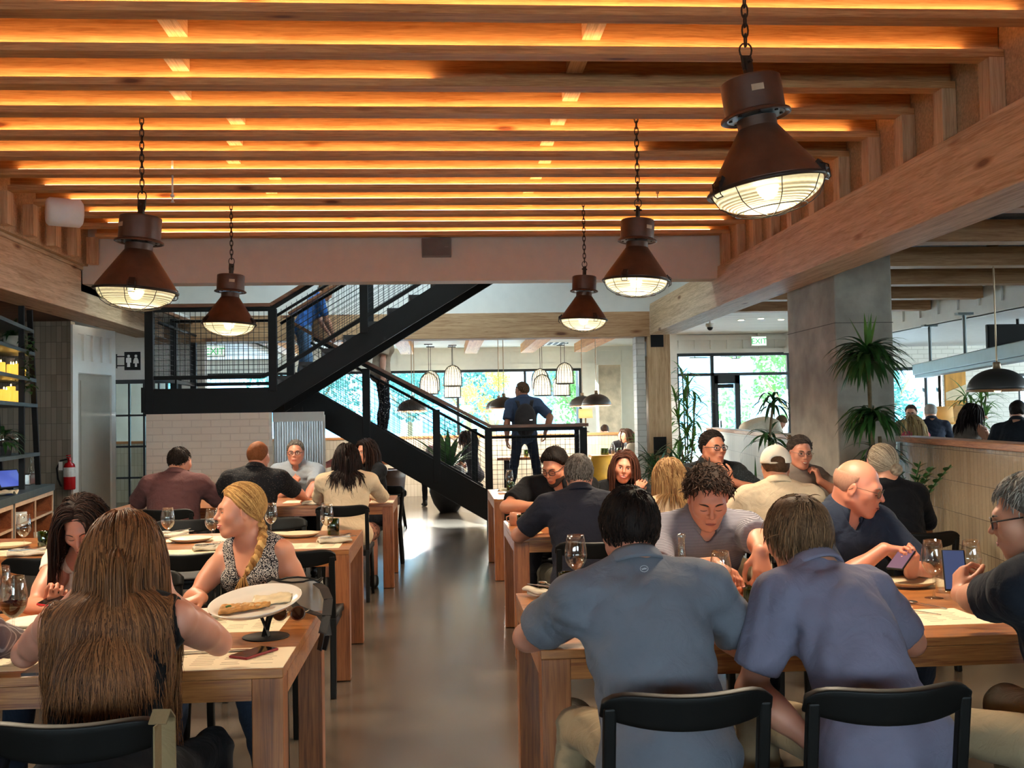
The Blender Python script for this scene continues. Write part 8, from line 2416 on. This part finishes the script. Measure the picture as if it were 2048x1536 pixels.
for sx_ in (-1, 1): 
    mb = MB(); pts = [(sx_*.08,-.15,1.3),(sx_*.1,-.12,1.38),(sx_*.115,.0,1.42),(sx_*.12,.11,1.33),(sx_*.13,.12,1.15),(sx_*.15,.02,1.0)]
    for q0, q1 in zip(pts[:-1], pts[1:]): mb.bar(q0, q1, .05, .012)
    mb.build('shoulder_strap', M_bp, bpk)
MB().box(-.1,.1,-.318,-.31,1.0,1.006).box(.05,.09,-.3,-.292,1.12,1.13).build('zip', M_silver, bpk)

# ---- back dining room
def far_person(label, px, y, yaw, top, skin='#cf9a80', sex='m', hair=('#2b1d16', '#4e382c'), long=False, seat=.46, s=1.0, lean=8, lean2=14, head=(0, 8, 0), sleeve=.85, h=.013, hl=None, hr=None, topk='tee', dx=0.0, specs=None, n=0, legs=True):
    x = at(px, 870, y=y).x+dx
    hd_ = dict(style='strands', dark=hair[0], light=hair[1], thick=.014, n=150, len=.36, r=.011, part=0, back=.4, wave=.004, steps=9) if long else dict(style='short', dark=hair[0], light=hair[1], thick=.013)
    return person(label, (x, y), yaw, h=h, sex=sex, s=s, seat=seat, lean=lean, lean2=lean2, head=head, top=topk, topcol=top, sleeve=sleeve, legcol=cloth('dark_trousers', '#22232a'), skin=skin, hair=hd_, hl=hl, hr=hr, specs=specs, legs='trousers')
far_person('child with brown hair at the table behind the stair mesh', 880, 18.0, .3, cloth('lilac_tee', '#b9a3b4'), s=.86, seat=.55)
far_person('person in a dark tee seated behind the foot of the stair mesh', 948, 18.0, 1.2, cloth('slate_tee', '#3b3a42'), sex='f', long=True)
far_person('woman with dark hair and bare arms at the back table by the pier', 1278, 19.2, 1.9, cloth('black_top', '#1b1b1f'), sex='f', long=True, lean=14, lean2=28, sleeve=0, topk='tank')
far_person('woman with tied hair resting her chin at the back table', 1247, 19.9, 2.9, cloth('black_top', '#1b1b1f'), sex='f', hair=('#2a1a14', '#5a3b2c'), lean=14, lean2=24)
far_person('diner whose dark hair shows over the back half wall', 1215, 21.6, .2, cloth('lilac_tee', '#b9a3b4'), seat=.5)
# ---- bar, right edge
BS = .76
def bar_person(label, px, y, yaw, top, stool, **k):
    x = at(px, 840, y=y).x
    bar_stool(x, y, yaw, stool)
    return far_person(label, px, y, yaw, top, seat=BS, **k)
bar_person('white haired man in a navy jacket at the bar, back to us', 1866, 14.7, -.3, cloth('navy_jacket', '#2a303f'), 'bar stool of the man in the navy jacket', hair=('#8f8a86', '#d3cfca'), h=.011, topk='jacket', sleeve=1.9)
bar_person('man with glasses facing us beyond the navy jacket at the bar', 1826, 15.9, 2.6, cloth('olive_shirt', '#6b6a58'), 'bar stool of the man with glasses at the bar', specs=('dark',), h=.009)
bar_person('blonde girl in pink at the bar, back to us', 1838, 12.9, .1, cloth('pink_tee', '#c9566b'), 'bar stool of the blonde girl', sex='f', hair=('#8a6d45', '#d9bd8a'), long=True, s=.82, h=.011)
bar_person('dark haired woman in a grey sleeveless top at the bar, hand at her chin', 1922, 12.4, -1.1, cloth('taupe_top', '#6e6660'), 'bar stool of the woman in the grey sleeveless top', sex='f', hair=('#0f0b0b', '#2a2020'), long=True, sleeve=0, topk='tank', lean=12, lean2=24, h=.009, hl=w(1958, 838, 12.6), hr=w(1972, 862, 12.0))
bar_person('man in a black shirt at the bar on the right edge, back to us', 2030, 10.9, -.7, cloth('ink_shirt', '#22252d'), 'bar stool of the man in black at the right edge', hair=('#171210', '#352a24'), h=.009, topk='shirt', sleeve=1.8, lean=10, lean2=20)
wineglass((at(1975, 850, y=12.5).x, 12.5, 1.05), 'glass of red wine before the dark haired woman at the bar', 1.05, fill=True)
tumbler((at(1962, 860, y=12.6).x, 12.6, 1.05), 'green tumbler beside the red wine at the bar', 1.2)
c_crm = cloth('cream_tee', '#cfc4b2', wr=.35)
lx = at(1496, 850, y=17.0)
person('person in a cream shirt bent low over the back half wall', (lx.x, 17.0), -1.45, h=.012, stand=True, floor=.36, s=.92, lean=62, lean2=92, head=(0, 60, 0), hr=(lx.x+.7, 16.8, 1.05), hl=(lx.x+.7, 17.2, 1.05), top='tee', topcol=c_crm, sleeve=.9, loose=.03, legcol=cloth('dark_trousers', '#22232a'), skin='#c98f74', hair=dict(style='short', line='long', dark='#4a3828', light='#7a624a', thick=.016))
bpy.context.view_layer.update()
def _px(p):
    d = np.array(p)-np.array([0, 0, CAM_H]); c_ = R3.T @ d
    return (round(1024+F_PIX*c_[0]/c_[2]), round(768-F_PIX*c_[1]/c_[2]))
if False:
    for L_, p_, ht_, hc_, sr_, sl_, ws_ in PEOPLE: print('PX', L_[:38].ljust(38), 'top', _px(ht_), 'ctr', _px(hc_), 'shR', _px(sr_), 'shL', _px(sl_), 'wr', [_px(q) for q in ws_])
# ================================================================ light
w = bpy.data.worlds.new('sky'); scene.world = w; w.use_nodes = True
nt = w.node_tree; bg = nt.nodes['Background']
tc = N(nt, 'ShaderNodeTexCoord'); sp = N(nt, 'ShaderNodeSeparateXYZ')
nt.links.new(tc.outputs['Generated'], sp.inputs[0])
nt.links.new(ramp(nt, sp.outputs['Z'], [(.0, (.88, .96, 1.0, 1)), (.5, (.68, .86, 1.0, 1))]), bg.inputs['Color'])
bg.inputs['Strength'].default_value = 9.0
sun = bpy.data.lights.new('sun', 'SUN'); sun.energy = 45; sun.angle = math.radians(.6); sun.color = (1, .95, .86)
so = bpy.data.objects.new('sun', sun); COL.objects.link(so)
dirv = Vector((.34, -.94, -math.tan(math.radians(14.5)))).normalized()
so.rotation_euler = dirv.to_track_quat('-Z', 'Y').to_euler()
so.location = (0, 40, 15)
vs = scene.view_settings
scene.display_settings.display_device = 'sRGB'
vs.view_transform = 'Standard'; vs.look = 'None'; vs.gamma = 1; vs.use_curve_mapping = False
vs.exposure = 1.36
scene.cycles.use_denoising = True
scene.cycles.max_bounces = 8
scene.cycles.diffuse_bounces = 4
scene.cycles.glossy_bounces = 3
scene.cycles.transparent_max_bounces = 24
scene.cycles.transmission_bounces = 4
scene.cycles.sample_clamp_indirect = 6
scene.cycles.caustics_reflective = False
scene.cycles.caustics_refractive = False
